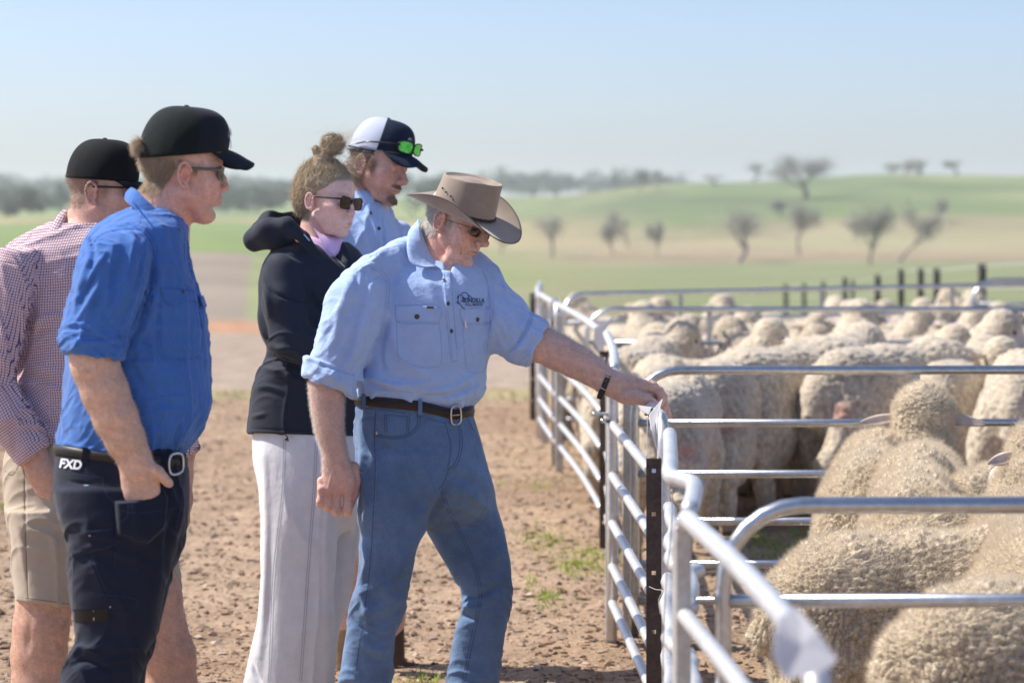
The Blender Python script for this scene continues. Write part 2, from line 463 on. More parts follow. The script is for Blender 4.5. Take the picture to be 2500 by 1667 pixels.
def gz(x, y):
    x = np.asarray(x, float); y = np.asarray(y, float)
    return terr(x, y) + np.clip((30 - y) / 8, 0, 1) * (0.02 * (vnoise(x, y, 0.5) - 0.5) + 0.03 * (vnoise(x, y, 0.16, 3) - 0.5) + 0.05 * (vnoise(x, y, 2.2, 5) - 0.5))

def rocks(n, yr, size, name, col, pos=None):
    """many small irregular stones as one object"""
    ico = np.array([(0, 0, 1), (.9, 0, .45), (.28, .85, .45), (-.72, .53, .45), (-.72, -.53, .45), (.28, -.85, .45), (.72, .53, -.45), (-.28, .85, -.45), (-.9, 0, -.45), (-.28, -.85, -.45), (.72, -.53, -.45), (0, 0, -1)])
    tri = np.array([(0, 1, 2), (0, 2, 3), (0, 3, 4), (0, 4, 5), (0, 5, 1), (1, 6, 2), (2, 7, 3), (3, 8, 4), (4, 9, 5), (5, 10, 1), (6, 7, 2), (7, 8, 3), (8, 9, 4), (9, 10, 5), (10, 6, 1), (11, 7, 6), (11, 8, 7), (11, 9, 8), (11, 10, 9), (11, 6, 10)])
    y = yr[0] * (yr[1] / yr[0]) ** rng.random(n); u = rng.uniform(-150, 2650, n); x = (u - 1250) / F * y
    sz = size[0] * (size[1] / size[0]) ** (rng.random(n) ** 2.2)
    V = ico[None] * (1 + .35 * rng.standard_normal((n, 12, 1)).clip(-1.5, 1.5)) * sz[:, None, None] * np.stack([rng.uniform(.8, 1.5, n), rng.uniform(.7, 1.3, n), rng.uniform(.4, .8, n)], 1)[:, None]
    a = rng.uniform(0, 6.28, n); c, s_ = np.cos(a)[:, None], np.sin(a)[:, None]
    V = np.stack([V[..., 0] * c - V[..., 1] * s_, V[..., 0] * s_ + V[..., 1] * c, V[..., 2]], -1)
    V += np.stack([x, y, gz(x, y) + sz * .12], 1)[:, None]
    T = (tri[None] + 12 * np.arange(n)[:, None, None]).reshape(-1, 3)
    base = np.array(col)[rng.integers(0, len(col), n)] * rng.uniform(.7, 1.25, (n, 1))
    o = mesh_obj(name, V.reshape(-1, 3), T, mat('stone_mat', 'ffffff', rough=.9, spec=.2, vcol=True), smooth=False, vcol=np.repeat(base, 12, 0))
    tag(o, 'loose reddish clods and pale pebbles strewn over the bare dirt', 'stones', kind='stuff')
SC_ = [(.35, .245, .17), (.30, .205, .14), (.37, .27, .195), (.31, .215, .15), (.27, .18, .125), (.42, .34, .265)]
rocks(30000, (7.8, 22), (.004, .021), 'stones', SC_)

rocks(3500, (7.8, 20), (.004, .009), 'droppings', [(.06, .045, .035), (.09, .065, .05)])
bpy.data.objects['droppings']['label'] = 'small dark sheep droppings scattered over the dirt'
def straw():
    n = 2600; y = 7.8 * (20 / 7.8) ** rng.random(n); u = rng.uniform(-100, 2600, n); x = (u - 1250) / F * y; a = rng.uniform(0, 6.28, n); L = rng.uniform(.012, .05, n); z = gz(x, y) + rng.uniform(.004, .014, n)
    dx, dy = np.cos(a) * L, np.sin(a) * L; w_ = .0011; nx, ny = -np.sin(a) * w_, np.cos(a) * w_; dz = rng.normal(0, .006, n)
    V = np.stack([np.stack([x - dx - nx, y - dy - ny, z - dz], 1), np.stack([x - dx + nx, y - dy + ny, z - dz], 1), np.stack([x + dx + nx, y + dy + ny, z + dz], 1), np.stack([x + dx - nx, y + dy - ny, z + dz], 1)], 1).reshape(-1, 3)
    o = mesh_obj('straw', V, np.arange(4 * n).reshape(n, 4), mat('straw_mat', (.55, .44, .27), rough=.8, noise=(3, .3)), smooth=False); tag(o, 'thin dry straws lying loose on the dirt', 'straw', kind='stuff')
straw()
def grass():
    mb_V = []; mb_C = []
    spots = [(1330, 1322, 75, 420), (1455, 1362, 90, 700), (1400, 1385, 60, 300), (1335, 1455, 50, 260), (1300, 1412, 30, 60), (1340, 1178, 60, 120), (1310, 1190, 40, 80),
             (1250, 1180, 60, 60), (1040, 1660, 60, 200), (1375, 1100, 50, 60), (1900, 1345, 120, 700), (1990, 1310, 80, 500), (1850, 1320, 60, 300), (15, 1240, 50, 160), (10, 1180, 40, 90), (1700, 1300, 60, 200), (1240, 1110, 60, 60),
             (1290, 955, 90, 120), (540, 967, 160, 200), (1000, 960, 200, 200)]
    for (px, py, wd, n) in spots:
        d = CH * F / (py - HY)
        cx = (px - 1250) / F * d; r = wd / F * d
        k = int(n * .45)
        x = cx + rng.normal(0, r * .5, k); y = d + rng.normal(0, r * 1.3, k)
        z = gz(x, y); a = rng.uniform(0, 6.28, k); h = rng.uniform(.012, .035, k); ww = .004
        dx, dy = np.cos(a) * ww, np.sin(a) * ww; lx, ly = rng.normal(0, .014, k), rng.normal(0, .014, k)
        mb_V.append(np.stack([np.stack([x - dx, y - dy, z], 1), np.stack([x + dx, y + dy, z], 1), np.stack([x + lx, y + ly, z + h], 1)], 1))
        mb_C.append(np.array((.24, .36, .06)) * rng.uniform(.7, 1.4, (k, 1)) + np.array((.12, .06, 0)) * rng.random((k, 1)))
    V = np.concatenate(mb_V); C = np.concatenate(mb_C); n = len(V)
    o = mesh_obj('grass', V.reshape(-1, 3), np.arange(3 * n).reshape(n, 3), mat('grass_mat', 'ffffff', rough=.7, vcol=True, trans=.35), smooth=False, vcol=np.repeat(C, 3, 0))
    tag(o, 'short bright green grass shoots in patches on the dirt', 'grass', kind='stuff')
grass()

# ------------------------------------------------------------------ trees
BARK = mat('bark', (0.30, 0.25, 0.21), rough=.9, noise=(3, .3), bump=(12, .5, .05))
LEAF = mat('gum_leaf', 'ffffff', rough=.6, vcol=True, trans=.25)
def tree_mesh(seed, h, cw, dens=1.0, dark=1.0, bare=0.35):
    r = np.random.default_rng(seed)
    mb = MB(); tips = []
    def limb(p, dirv, L, rad, lvl):
        n = 5; P = [p]; d = dirv.copy()
        for i in range(n):
            d = d + r.normal(0, .10, 3); d[2] += .03; d /= np.linalg.norm(d); P.append(P[-1] + d * L / n)
        P = np.array(P); mb.tube(P, np.linspace(rad, rad * .55, n + 1), 7, cap=False)
        if lvl >= 2: tips.append(P[-1]); tips.append(P[-3])
        if lvl >= 3: return
        k = int(r.integers(2, 4)) + (1 if lvl == 0 else 0)
        for q in range(k):
            a = r.uniform(0, 6.28); sp = r.uniform(.3, .72)
            nd = d + sp * np.array((math.cos(a), math.sin(a), r.uniform(-.1, .35))); nd /= np.linalg.norm(nd)
            limb(P[-1] if q else P[-2], nd, L * r.uniform(.62, .85), rad * .55, lvl + 1)
    limb(np.zeros(3), np.array((r.normal(0, .08), r.normal(0, .08), 1.0)), h * bare, h * .021, 0)
    tips = np.array(tips); top = tips[:, 2].max(); wd = np.ptp(tips[:, 0])
    s_ = np.array((cw / max(wd, .1) * .85, cw / max(wd, .1) * .85, h / top * .93))
    mb.V = [v * (s_ if True else 1) for v in mb.V]; tips = tips * s_
    n = int(52 * dens); K = len(tips)
    c = np.repeat(tips, n, 0) + r.normal(0, 1, (K * n, 3)) * np.array((cw * .11, cw * .11, h * .085))
    sz = r.uniform(.08, .22, K * n)[:, None] * (h / 8) ** .5
    a = r.normal(0, 1, (K * n, 3)); a /= np.linalg.norm(a, axis=1)[:, None]; b = np.cross(a, r.normal(0, 1, (K * n, 3))); b /= np.linalg.norm(b, axis=1)[:, None]
    V = np.stack([c - a * sz, c + b * sz * .6, c + a * sz, c - b * sz * .6], 1).reshape(-1, 3)
    base = np.array((.33, .325, .275)) * dark; cl = np.repeat(r.uniform(.6, 1.5, K), n)[:, None] * r.uniform(.8, 1.2, (K * n, 1))
    return mb, V, np.repeat(base * cl, 4, 0)
TREES = {}
def tree(px, by, ty, wpx, label, seed, d=None, dens=1.0, dark=1.0, group='gum trees on the far hillside', bare=.24):
    if d is None:
        ds = np.exp(np.linspace(math.log(150), math.log(1400), 900)); zz = terr((px - 1250) / F * ds, ds); yy = HY + (CH - zz) / ds * F
        ok = np.where(yy <= by)[0]; d = ds[ok[0]] if len(ok) else ds[np.argmin(yy + (ds > 1000) * 999)]
    x = (px - 1250) / F * d; z = float(terr(x, d)); h = (HY + (CH - z) / d * F - ty) / F * d; cw = wpx / F * d
    mb, V, C = tree_mesh(seed, h, cw, dens, dark, bare)
    t = thing('gum_tree', label, 'tree', (x, d, z - .3), group)
    loc = np.array((x, d, z - .3)); mb.V = [v + loc for v in mb.V]
    mb.build('trunk', BARK, t)
    mesh_obj('crown', V + loc, np.arange(len(V)).reshape(-1, 4), LEAF, t, smooth=False, vcol=C)
TL = [
 (1346, 635, 522, 75, 'pale gum tree at the paddock foot, leftmost of the row right of the hat'),
 (1222, 630, 560, 40, 'slight gum tree partly hidden by the tip of the hat brim'),
 (1493, 629, 541, 62, 'small round-crowned gum in the row below the hill, second from the left'),
 (1531, 600, 514, 60, 'faint thin gum standing behind the small round-crowned one'),
 (1606, 632, 538, 40, 'narrow slender gum alone in the middle of the tree row'),
 (1800, 642, 508, 125, 'broad dense gum with a dark shadow at its foot'),
 (1949, 627, 495, 80, 'tall upright gum between the two broad ones in the row'),
 (2123, 648, 500, 110, 'broad gum with a forked dark trunk, above the pen fence posts'),
 (2190, 642, 498, 105, 'wide airy gum, rightmost of the row at the hill foot'),
]
for i, a in enumerate(TL): tree(*a, seed=100 + i, dens=.4 if i in (0, 3, 1) else .7)
TL2 = [
 (1968, 487, 380, 140, 'largest dark spreading gum on the hill crest', 1.6, .75, None),
 (1905, 532, 488, 50, 'dark bushy gum halfway up the green slope', 1.3, .8, None),
 (1838, 440, 397, 85, 'low flat gum on the skyline left of the largest one', .9, .8, None),
 (2239, 424, 386, 62, 'rounded gum on the right-hand skyline', 1.2, .7, None),
 (2333, 423, 393, 46, 'compact dark tree alone at the right end of the skyline', 1.6, .6, None),
 (2175, 430, 396, 60, 'small gum on the skyline beside the rounded one', .7, .8, None),
 (2205, 430, 402, 50, 'low gum merging with the rounded one on the skyline', .8, .8, None),
 (1559, 466, 411, 44, 'tall thin gum on the low left part of the skyline', .7, .8, None),
 (1609, 462, 428, 30, 'stunted gum beside the tall thin one on the skyline', .8, .8, None),
 (1753, 450, 426, 60, 'scrubby gum on the skyline where the slope begins to rise', .6, .9, None),
 (2291, 545, 480, 30, 'lone spindly tree on the green slope at right', .5, 1.0, None)]
for i, (px, by, ty, wd, lab, de, dk, dd) in enumerate(TL2): tree(px, by, ty, wd, lab, 200 + i, d=dd, dens=de, dark=dk, bare=.14)

def wood():
    """the far belt of trees that reads as one mass"""
    Vs = []; Cs = []; r = np.random.default_rng(5)
    lst = []
    for k in range(260): lst.append((r.uniform(-500, 1680), r.uniform(1150, 1900), r.uniform(9, 15)))
    for k in range(60): lst.append((r.uniform(-300, 1080), r.uniform(640, 1000), r.uniform(6, 10)))
    lst += [(52, 560, 6.5), (75, 565, 5), (30, 575, 5)]
    lst += [(r.uniform(470, 640), r.uniform(620, 760), r.uniform(7, 9)) for _ in range(9)]
    for (u, d, h) in lst:
        x = (u - 1250) / F * d; z = float(terr(x, d)); n = 260; w_ = h * r.uniform(.4, .75)
        k = 7; cc = np.stack([r.normal(0, w_ * .45, k), r.normal(0, w_ * .45, k), r.uniform(.35, .92, k) * h], 1)
        c = cc[r.integers(0, k, n)] + r.normal(0, 1, (n, 3)) * np.array((w_ * .22, w_ * .22, h * .1)); c[:, 2] = np.clip(c[:, 2], .1 * h, h * 1.05)
        a = r.normal(0, 1, (n, 3)); a /= np.linalg.norm(a, axis=1)[:, None]; b = np.cross(a, r.normal(0, 1, (n, 3))); b /= np.linalg.norm(b, axis=1)[:, None]
        s_ = r.uniform(.35, .8, (n, 1)); c = c + np.array((x, d, z))
        Vs.append(np.stack([c - a * s_, c + b * s_, c + a * s_, c - b * s_], 1).reshape(-1, 3))
        Cs.append(np.repeat(np.array((.07, .10, .065)) * r.uniform(.7, 1.4) * r.uniform(.8, 1.25, (n, 1)), 4, 0))
    V = np.concatenate(Vs)
    o = mesh_obj('woodland', V, np.arange(len(V)).reshape(-1, 4), LEAF, smooth=False, vcol=np.concatenate(Cs))
    tag(o, 'far hazy belt of dark trees along the horizon', 'woodland', kind='stuff')
wood()

# haze
def haze():
    mb = MB(); mb.box((0, 2550, 15), (3400, 2700, 29))
    m = bpy.data.materials.new('haze_mat'); m.use_nodes = True; N = m.node_tree.nodes; N.clear()
    v = N.new('ShaderNodeVolumePrincipled'); v.inputs['Color'].default_value = (.90, .95, 1, 1); v.inputs['Density'].default_value = 0.00033; v.inputs['Anisotropy'].default_value = .1
    o = N.new('ShaderNodeOutputMaterial'); m.node_tree.links.new(v.outputs[0], o.inputs['Volume'])
    ob = mb.build('haze', m, smooth=False); tag(ob, kind='stuff')
HAZE = True
if HAZE: haze()
# ------------------------------------------------------------------ steel panels and pickets
GALV = mat('galvanised', (0.54, 0.56, 0.575), rough=.32, metal=1.0, noise=[(7, .16), (45, .14), (160, .1)], bump=(120, .15, .002))
GALVSUN = mat('galvanised_sunlit', (0.66, 0.67, 0.68), rough=.45, metal=.55, noise=[(7, .12), (45, .12), (160, .12)], bump=(120, .2, .002))  # lighter, rougher copy of galvanised; sunlit white of walkway rails put into its colour
GALVD = mat('galvanised_dull', (0.50, 0.49, 0.47), rough=.5, metal=.55, noise=[(14, .2), (70, .15)], bump=(150, .2, .002))
RUST = mat('picket_brown', (0.075, 0.052, 0.045), rough=.6, metal=.2, noise=[(25, .35), (110, .3)], bump=(160, .3, .002))
PAPER = mat('white_plastic', (0.82, 0.82, 0.84), rough=.35, trans=.35, bump=(60, .3, .004))
BLACKP = mat('black_plastic', (0.015, 0.016, 0.018), rough=.45)
WIRE = mat('wire', (0.72, 0.70, 0.66), rough=.4, metal=.6)
RZ = [.846, .649, .466, .30, .16]

def arc3(c, u, v, r, a0, a1, n=7):
    return [np.array(c) + r * (math.cos(a) * np.array(u) + math.sin(a) * np.array(v)) for a in np.linspace(a0, a1, n)]
def pen_panel(x0, y0, x1, y1, label, r=.018, top=1.05, leg=True, corner=.17, group='galvanised cross panels between the pens', stays=(0.35, 0.8), rails=RZ, legmat=None):
    """straight panel with rounded top corners"""
    a = np.array((x0, y0, 0.0)); b = np.array((x1, y1, 0.0)); L = np.linalg.norm(b - a); t = (b - a) / L; z = np.array((0, 0, 1.0))
    g0 = float(terr(x0, y0)); base = np.array((0, 0, g0))
    th = thing('stock_panel', label, 'panel', tuple(a + base), group)
    P = [a + z * .02] + [a + z * q for q in np.linspace(.2, top - corner, 6)] + arc3(a + t * corner + z * (top - corner), -t, z, corner, 0, math.pi / 2)[1:]
    P += [a + t * q + z * top for q in np.linspace(corner, L - corner, 8)[1:]] + arc3(b - t * corner + z * (top - corner), z, t, corner, 0, math.pi / 2)[1:]
    P += [b + z * q for q in np.linspace(top - corner, .02, 6)[1:]]
    mb = MB(); mb.tube(np.array(P) + base, r, 14); mb.build('frame', GALV, th)
    for q in rails:
        mb = MB(); mb.tube([a + t * .01 + z * q + base, a + t * L * .33 + z * q + base, a + t * L * .66 + z * q + base, b - t * .01 + z * q + base], r * .86, 12); mb.build('rail', GALV, th)
    for s_ in stays:
        mb = MB(); mb.box(a + t * L * s_ + z * (top * .5 + .05) + base + np.array((0, -.004, 0)), (.016, .005, top * .5 - .06)); mb.build('stay', GALVD, th, smooth=False)
    return th
# pens run to the right of the drafting race; distances measured from the photograph
pen_panel(.45, 5.15, 3.4, 5.2, 'nearest galvanised panel with thick rounded top rail in front of the closest sheep')
pen_panel(.475, 9.35, 3.5, 9.4, 'galvanised panel behind the sheep with raised head, leg foot on dirt', stays=(.36, .9))
pen_panel(.46, 14.8, 4.2, 14.8, 'galvanised panel crossing behind the broadside woolly backs', stays=(.2, .7))
pen_panel(.36, 17.2, 4.35, 19.6, 'long slanting galvanised panel at the back of the flock', stays=(.22, .5, .78))
pen_panel(3.9, 20.5, 7.2, 21.5, 'galvanised panel with rounded corner at the far right edge', corner=.22)

def line_panel(pts, label, zt=1.05, r=.0195, rails=RZ, ends=(True, True), wob=0.0, postmat=None, seed=0):
    """panel along the walkway: pts = [(X,Y)...] polyline at rail height"""
    P = np.array([(p[0], p[1], 0.0) for p in pts]); C = catmull(P, 6) if len(P) > 2 else np.linspace(P[0], P[-1], 6)
    g0 = 0.0
    th = thing('stock_panel', label, 'panel', (P[0][0], P[0][1], 0), 'galvanised panels along the walkway')
    z = np.array((0, 0, 1.0)); top = C + z * zt
    e0 = C[0]; e1 = C[-1]; c = .10; t0 = C[1] - C[0]; t0 /= np.linalg.norm(t0); t1 = C[-2] - C[-1]; t1 /= np.linalg.norm(t1)
    L = []
    if ends[0]: L += [e0 + z * .02, e0 + z * .5, e0 + z * (zt - c)] + arc3(e0 + t0 * c + z * (zt - c), -t0, z, c, 0, math.pi / 2)[1:]
    keep = [q for q in top if (not ends[0] or (q - top[0]) @ t0 > c * 1.2) and (not ends[1] or (q - top[-1]) @ t1 > c * 1.2)]
    L += keep
    if ends[1]: L += arc3(e1 + t1 * c + z * (zt - c), z, -t1, c, 0, math.pi / 2) + [e1 + z * .5, e1 + z * .02]
    mb = MB(); mb.tube(L, r, 14); mb.build('frame', GALVSUN, th)
    rr = np.random.default_rng(seed)
    for q in rails:
        w_ = np.zeros_like(C)
        if wob: 
            k = rr.normal(0, wob, len(C)); w_[:, 0] = np.convolve(k, [.25, .5, .25], 'same')
        mb = MB(); mb.tube(C + w_ + z * q, r * .88, 12); mb.build('rail', GALVSUN, th)
    return th
def post(x, y, h, label, w_=.032, cat='post'):
    mb = MB(); mb.box((x, y, h / 2), (w_ / 2, w_ / 2, h / 2)); o = mb.build('steel_post', GALVD, smooth=False)
    b = o.modifiers.new('b', 'BEVEL'); b.width = .003
    tag(o, label, cat, 'galvanised posts along the walkway')
def picket(x, y, h, label, w_=.044, rot=0.0):
    """Y-shaped star picket with punched holes"""
    ox, oy = x, y; th = .0035; V = []
    mb = MB(); c, s_ = math.cos(rot), math.sin(rot); M = np.array(((c, -s_, 0), (s_, c, 0), (0, 0, 1)))
    # front flange plates between hole rows: two strips plus bridges so the holes are open
    zs = [.0]; hs = [h - .035] + [h - .16 - k * .17 for k in range(int(h / .17))]
    hs = sorted([q for q in hs if q > .05]); hr = .006; prev = 0.0
    for q in hs:
        mb.box(M @ np.array((0, -.012, (prev + q - hr) / 2)) + (x, y, 0), (w_ / 2, th / 2, (q - hr - prev) / 2), M)
        for sg in (-1, 1): mb.box(M @ np.array((sg * (w_ / 4 + hr / 2), -.012, q)) + (x, y, 0), (w_ / 4 - hr / 2, th / 2, hr), M)
        prev = q + hr
    mb.box(M @ np.array((0, -.012, (prev + h) / 2)) + (x, y, 0), (w_ / 2, th / 2, (h - prev) / 2), M)
    mb.box(M @ np.array((w_ * .42, .012, h / 2)) + (x, y, 0), (th / 2, .022, h / 2), M)
    o = mb.build('star_picket', RUST, smooth=False)
    tag(o, label, 'picket', 'brown steel pickets along the walkway')

line_panel([(.432, 3.40), (.425, 3.7), (.40, 4.3), (.352, 5.02)], 'nearest out-of-focus panel, bright top rail slanting towards the bottom edge')
line_panel([(.372, 5.06), (.415, 5.5), (.40, 5.62), (.375, 5.72), (.40, 6.1), (.44, 6.75)], 'short kinked panel right beside the brown picket', ends=(False, False), wob=.012, seed=3)
line_panel([(.452, 7.22), (.425, 8.1), (.385, 9.3)], 'panel whose rounded blue-grey corner the old man reaches, slanting bright rails behind', ends=(True, True))
line_panel([(.40, 9.45), (.445, 10.6), (.47, 12.0)], 'panel with bright vertical-looking top rail above the watch strap', ends=(False, False))
line_panel([(.45, 12.2), (.40, 13.6), (.30, 15.4)], 'panel with a thick pale top rail leading to the white flag corner', ends=(False, False))
line_panel([(.29, 15.5), (.24, 16.4), (.20, 17.3)], 'short far panel between two shining rail corners', ends=(True, True))
line_panel([(.19, 17.4), (.20, 18.6), (.24, 19.8)], 'farthest walkway panel at the left end of the flock', ends=(True, True))
post(.352, 4.98, 1.03, 'dull steel post under the end of the nearest bright rail')
post(.382, 9.35, 1.04, 'dull steel post standing on the dirt left of its twin', w_=.04)
post(.452, 9.5, 1.0, 'thinner steel post, right-hand one of the close pair', w_=.036)
post(.30, 15.3, 1.0, 'blurred pale post beside the far dark pickets', w_=.05)
post(.23, 17.1, 1.0, 'farthest blurred pale post of the walkway', w_=.05)
picket(.41, 7.0, .957, 'sharp brown picket with punched holes in the foreground of the walkway')
picket(.452, 11.9, .97, 'brown picket below the white flag, seen under the old man\'s forearm')
picket(.285, 15.7, 1.0, 'dark picket nearer of the two blurred ones at the far corner', w_=.05)
picket(.205, 17.6, 1.0, 'dark picket farther of the two blurred ones at the far corner', w_=.05)
picket(.165, 18.9, 1.0, 'dark picket at the very end of the walkway', w_=.05)

def sheet(name, pts, label, cat, m, group=None, th=.0012, parent=None):
    """thin solid sheet through a polygon of 3-D points (fan)"""
    P = np.array(pts, float); c = P.mean(0); n = np.cross(P[1] - P[0], P[2] - P[0]); n /= np.linalg.norm(n)
    k = len(P); V = np.concatenate([P + n * th, P - n * th, [c + n * th], [c - n * th]])
    Fc = []
    for i in range(k):
        j = (i + 1) % k
        Fc += [(i, j, 2 * k), (j + k, i + k, 2 * k + 1), (i, i + k, j), (j, i + k, j + k)]
    o = mesh_obj(name, V, np.array(Fc), m, parent, smooth=False)
    if label: tag(o, label, cat, group)
    return o
# white plastic pen tags folded over the rails
def tagthing(c, pts1, pts2, label):
    """pts in photograph pixels with a distance"""
    A = [at(*p) for p in pts1]; o = thing('pen_tag', label, 'tag', tuple(A[0]), 'white tags on the rails')
    sheet('leaf', A, None, None, PAPER, parent=o)
    if pts2: sheet('leaf', [at(*p) for p in pts2], None, None, PAPER, parent=o)
    return o
t1 = tagthing(0, [(1617, 974, 7.36), (1608, 1003, 7.14), (1604, 1100, 7.12), (1590, 1050, 7.12), (1585, 1012, 7.2)], [(1550, 988, 7.44), (1592, 994, 7.42), (1583, 1012, 7.40), (1581, 1013, 7.40)], 'white folded tag pinched between the old man\'s fingers and the rail')
mb = MB(); mb.tube([at(1574, 1010, 7.39), at(1583, 1014, 7.385), at(1589, 1008, 7.385), at(1592, 998, 7.40)], .004, 8); mb.build('clip', BLACKP, t1)
tagthing(0, [(1944, 1482, 3.36), (1995, 1542, 3.33), (2040, 1605, 3.31), (2036, 1620, 3.30), (2003, 1640, 3.29), (1918, 1656, 3.28), (1888, 1600, 3.29), (1892, 1540, 3.31), (1902, 1506, 3.34)], None, 'big blurred white tag hanging on the nearest rail at the bottom edge')
tagthing(0, [(1500, 772, 12.1), (1478, 800, 12.1), (1474, 855, 12.1), (1463, 858, 12.1), (1449, 830, 12.1), (1452, 800, 12.1), (1470, 790, 12.1)], None, 'white flag-shaped tag on the panel corner above the forearm')
tagthing(0, [(1362, 722, 15.6), (1360, 750, 15.6), (1346, 782, 15.6), (1335, 778, 15.6), (1345, 735, 15.6)], None, 'small blurred white tag on the far rail corner, nearer of two')
tagthing(0, [(1327, 712, 17.3), (1324, 738, 17.3), (1312, 752, 17.3), (1305, 745, 17.3), (1312, 714, 17.3)], None, 'tiny blurred white tag on the farthest rail corner')
tagthing(0, [(1870, 697, 19.0), (1868, 712, 19.0), (1832, 718, 19.0), (1838, 710, 19.0)], None, 'glinting white tag on the slanting back panel')
# tie wire hanging by the picket, gate pin
def wirething(pts, r, label, name='tie_wire', cat='wire', m=None):
    mb = MB(); mb.tube(catmull([at(*p) for p in pts], 6), r, 6); o = mb.build(name, m or WIRE); tag(o, label, cat)
wirething([(1581, 1014, 7.0), (1580, 1060, 6.98), (1580, 1118, 6.95)], .0013, 'straight pale wire hanging from the tag clip to the picket top')
wirething([(1640, 1195, 5.6), (1641, 1250, 5.6), (1636, 1330, 5.6), (1628, 1400, 5.6), (1622, 1500, 5.6), (1619, 1600, 5.6), (1620, 1690, 5.6)], .0016, 'long dark wire threaded down beside the kinked panel', m=GALVD)
wirething([(1585, 1431, 6.97), (1600, 1438, 6.9), (1617, 1442, 6.85), (1608, 1465, 6.85), (1612, 1498, 6.85)], .0012, 'thin twisted wire tied through a picket hole')
wirething([(1449, 1010, 9.2), (1465, 1010, 9.25), (1482, 1010, 9.3)], .007, 'short pin sticking out of the steel post under the watch', 'gate_pin', 'pin', GALV)
wirething([(1471, 1028, 9.2), (1476, 1027, 9.25), (1482, 1027, 9.3)], .009, 'stub bolt on the steel post below the pin', 'bolt', 'bolt', GALV)

# distant wire fence with dark posts
DARK = mat('creosote', (0.03, 0.028, 0.028), rough=.8, noise=(8, .3))
fp = [(1919, 694, 60, 13), (1963, 692, 55, 12), (2010, 688, 50, 13), (2063, 677, 46, 15), (2082, 682, 44, 10), (2143, 671, 40, 18), (2200, 657, 37, 18), (2248, 655, 35, 18), (2287, 655, 33, 20), (2398, 644, 29, 24), (2560, 632, 26, 26)]
tops = []
for k, (px, py, d, wd) in enumerate(fp):
    p = at(px, py, d); g = float(terr(p[0], d)); tops.append(p)
    mb = MB(); a = np.linspace(g - .3, p[2], 5); mb.tube([(p[0], d, q) for q in a], wd / F * d * .42, 10); o = mb.build('fence_post', DARK)
    tag(o, ['smallest faint post at the left end of the far wire fence', 'second faint post from the left in the far wire fence', 'third small post from the left in the far wire fence', 'taller post of the close pair in the far wire fence', 'thinner post of the close pair in the far wire fence', 'dark post just right of the close pair, where the wire rises',
            'post left of the evenly spaced trio in the far wire fence', 'middle post of the evenly spaced trio in the far wire fence', 'long dark post reaching down between the sheep heads', 'thickest black post near the right edge above the panels', 'post of the far wire fence beyond the right edge'][k], 'post', 'dark posts of the far wire fence')
mb = MB()
for dz in (.03, .3, .55): mb.tube(catmull([t + np.array((0, -.02, -dz)) for t in tops], 4), .006, 5)
tag(mb.build('fence_wire', WIRE), 'sagging strands of thin wire strung along the far dark posts', 'wire')
# ------------------------------------------------------------------ sheep
def worley(P, s, seed=0):
    Q = P / s; I = np.floor(Q).astype(np.int64); fr = Q - I
    f1 = np.full(len(P), 9.0); f2 = f1.copy(); cid = np.zeros(len(P))
    for a in (-1, 0, 1):
        for b in (-1, 0, 1):
            for c in (-1, 0, 1):
                J = I + np.array((a, b, c))
                n = (J[:, 0] * 73856093) ^ (J[:, 1] * 19349663) ^ (J[:, 2] * 83492791) ^ (seed * 2654435)
                o = []
                for k in range(3):
                    n = (n * 1103515245 + 12345 + k * 7919) & 0x7fffffff; n = n ^ (n >> 11); o.append((n & 0xffff) / 65535.0)
                d = np.sqrt((a + o[0] - fr[:, 0]) ** 2 + (b + o[1] - fr[:, 1]) ** 2 + (c + o[2] - fr[:, 2]) ** 2)
                m = d < f1
                f2 = np.where(m, f1, np.minimum(f2, d)); cid = np.where(m, o[0], cid); f1 = np.where(m, d, f1)
    return f1, f2, cid
WOOL = mat('wool', 'ffffff', rough=.95, spec=.1, sheen=.35, vcol=True, noise=[(55, .12), (260, .18)], bump=[(170, .6, .004), (420, .5, .002)])
FUZZ = mat('wool_fibre', (0.78, 0.69, 0.55), rough=.8, spec=.1, trans=.45)
EARM = mat('sheep_ear', (0.68, 0.58, 0.52), rough=.7, trans=.25, noise=(30, .2), sheen=.3)
EYEM = mat('sheep_eye', (0.02, 0.015, 0.01), rough=.15, spec=.6)
ETAG = mat('ear_tag_green', (0.05, 0.35, 0.22), rough=.4)
ETAGW = mat('ear_tag_white', (0.8, 0.82, 0.8), rough=.4)
PINK = mat('raddle', (0.6, 0.2, 0.17), rough=.9)
def rotz(a): c, s = math.cos(a), math.sin(a); return np.array(((c, -s, 0), (s, c, 0), (0, 0, 1.0)))
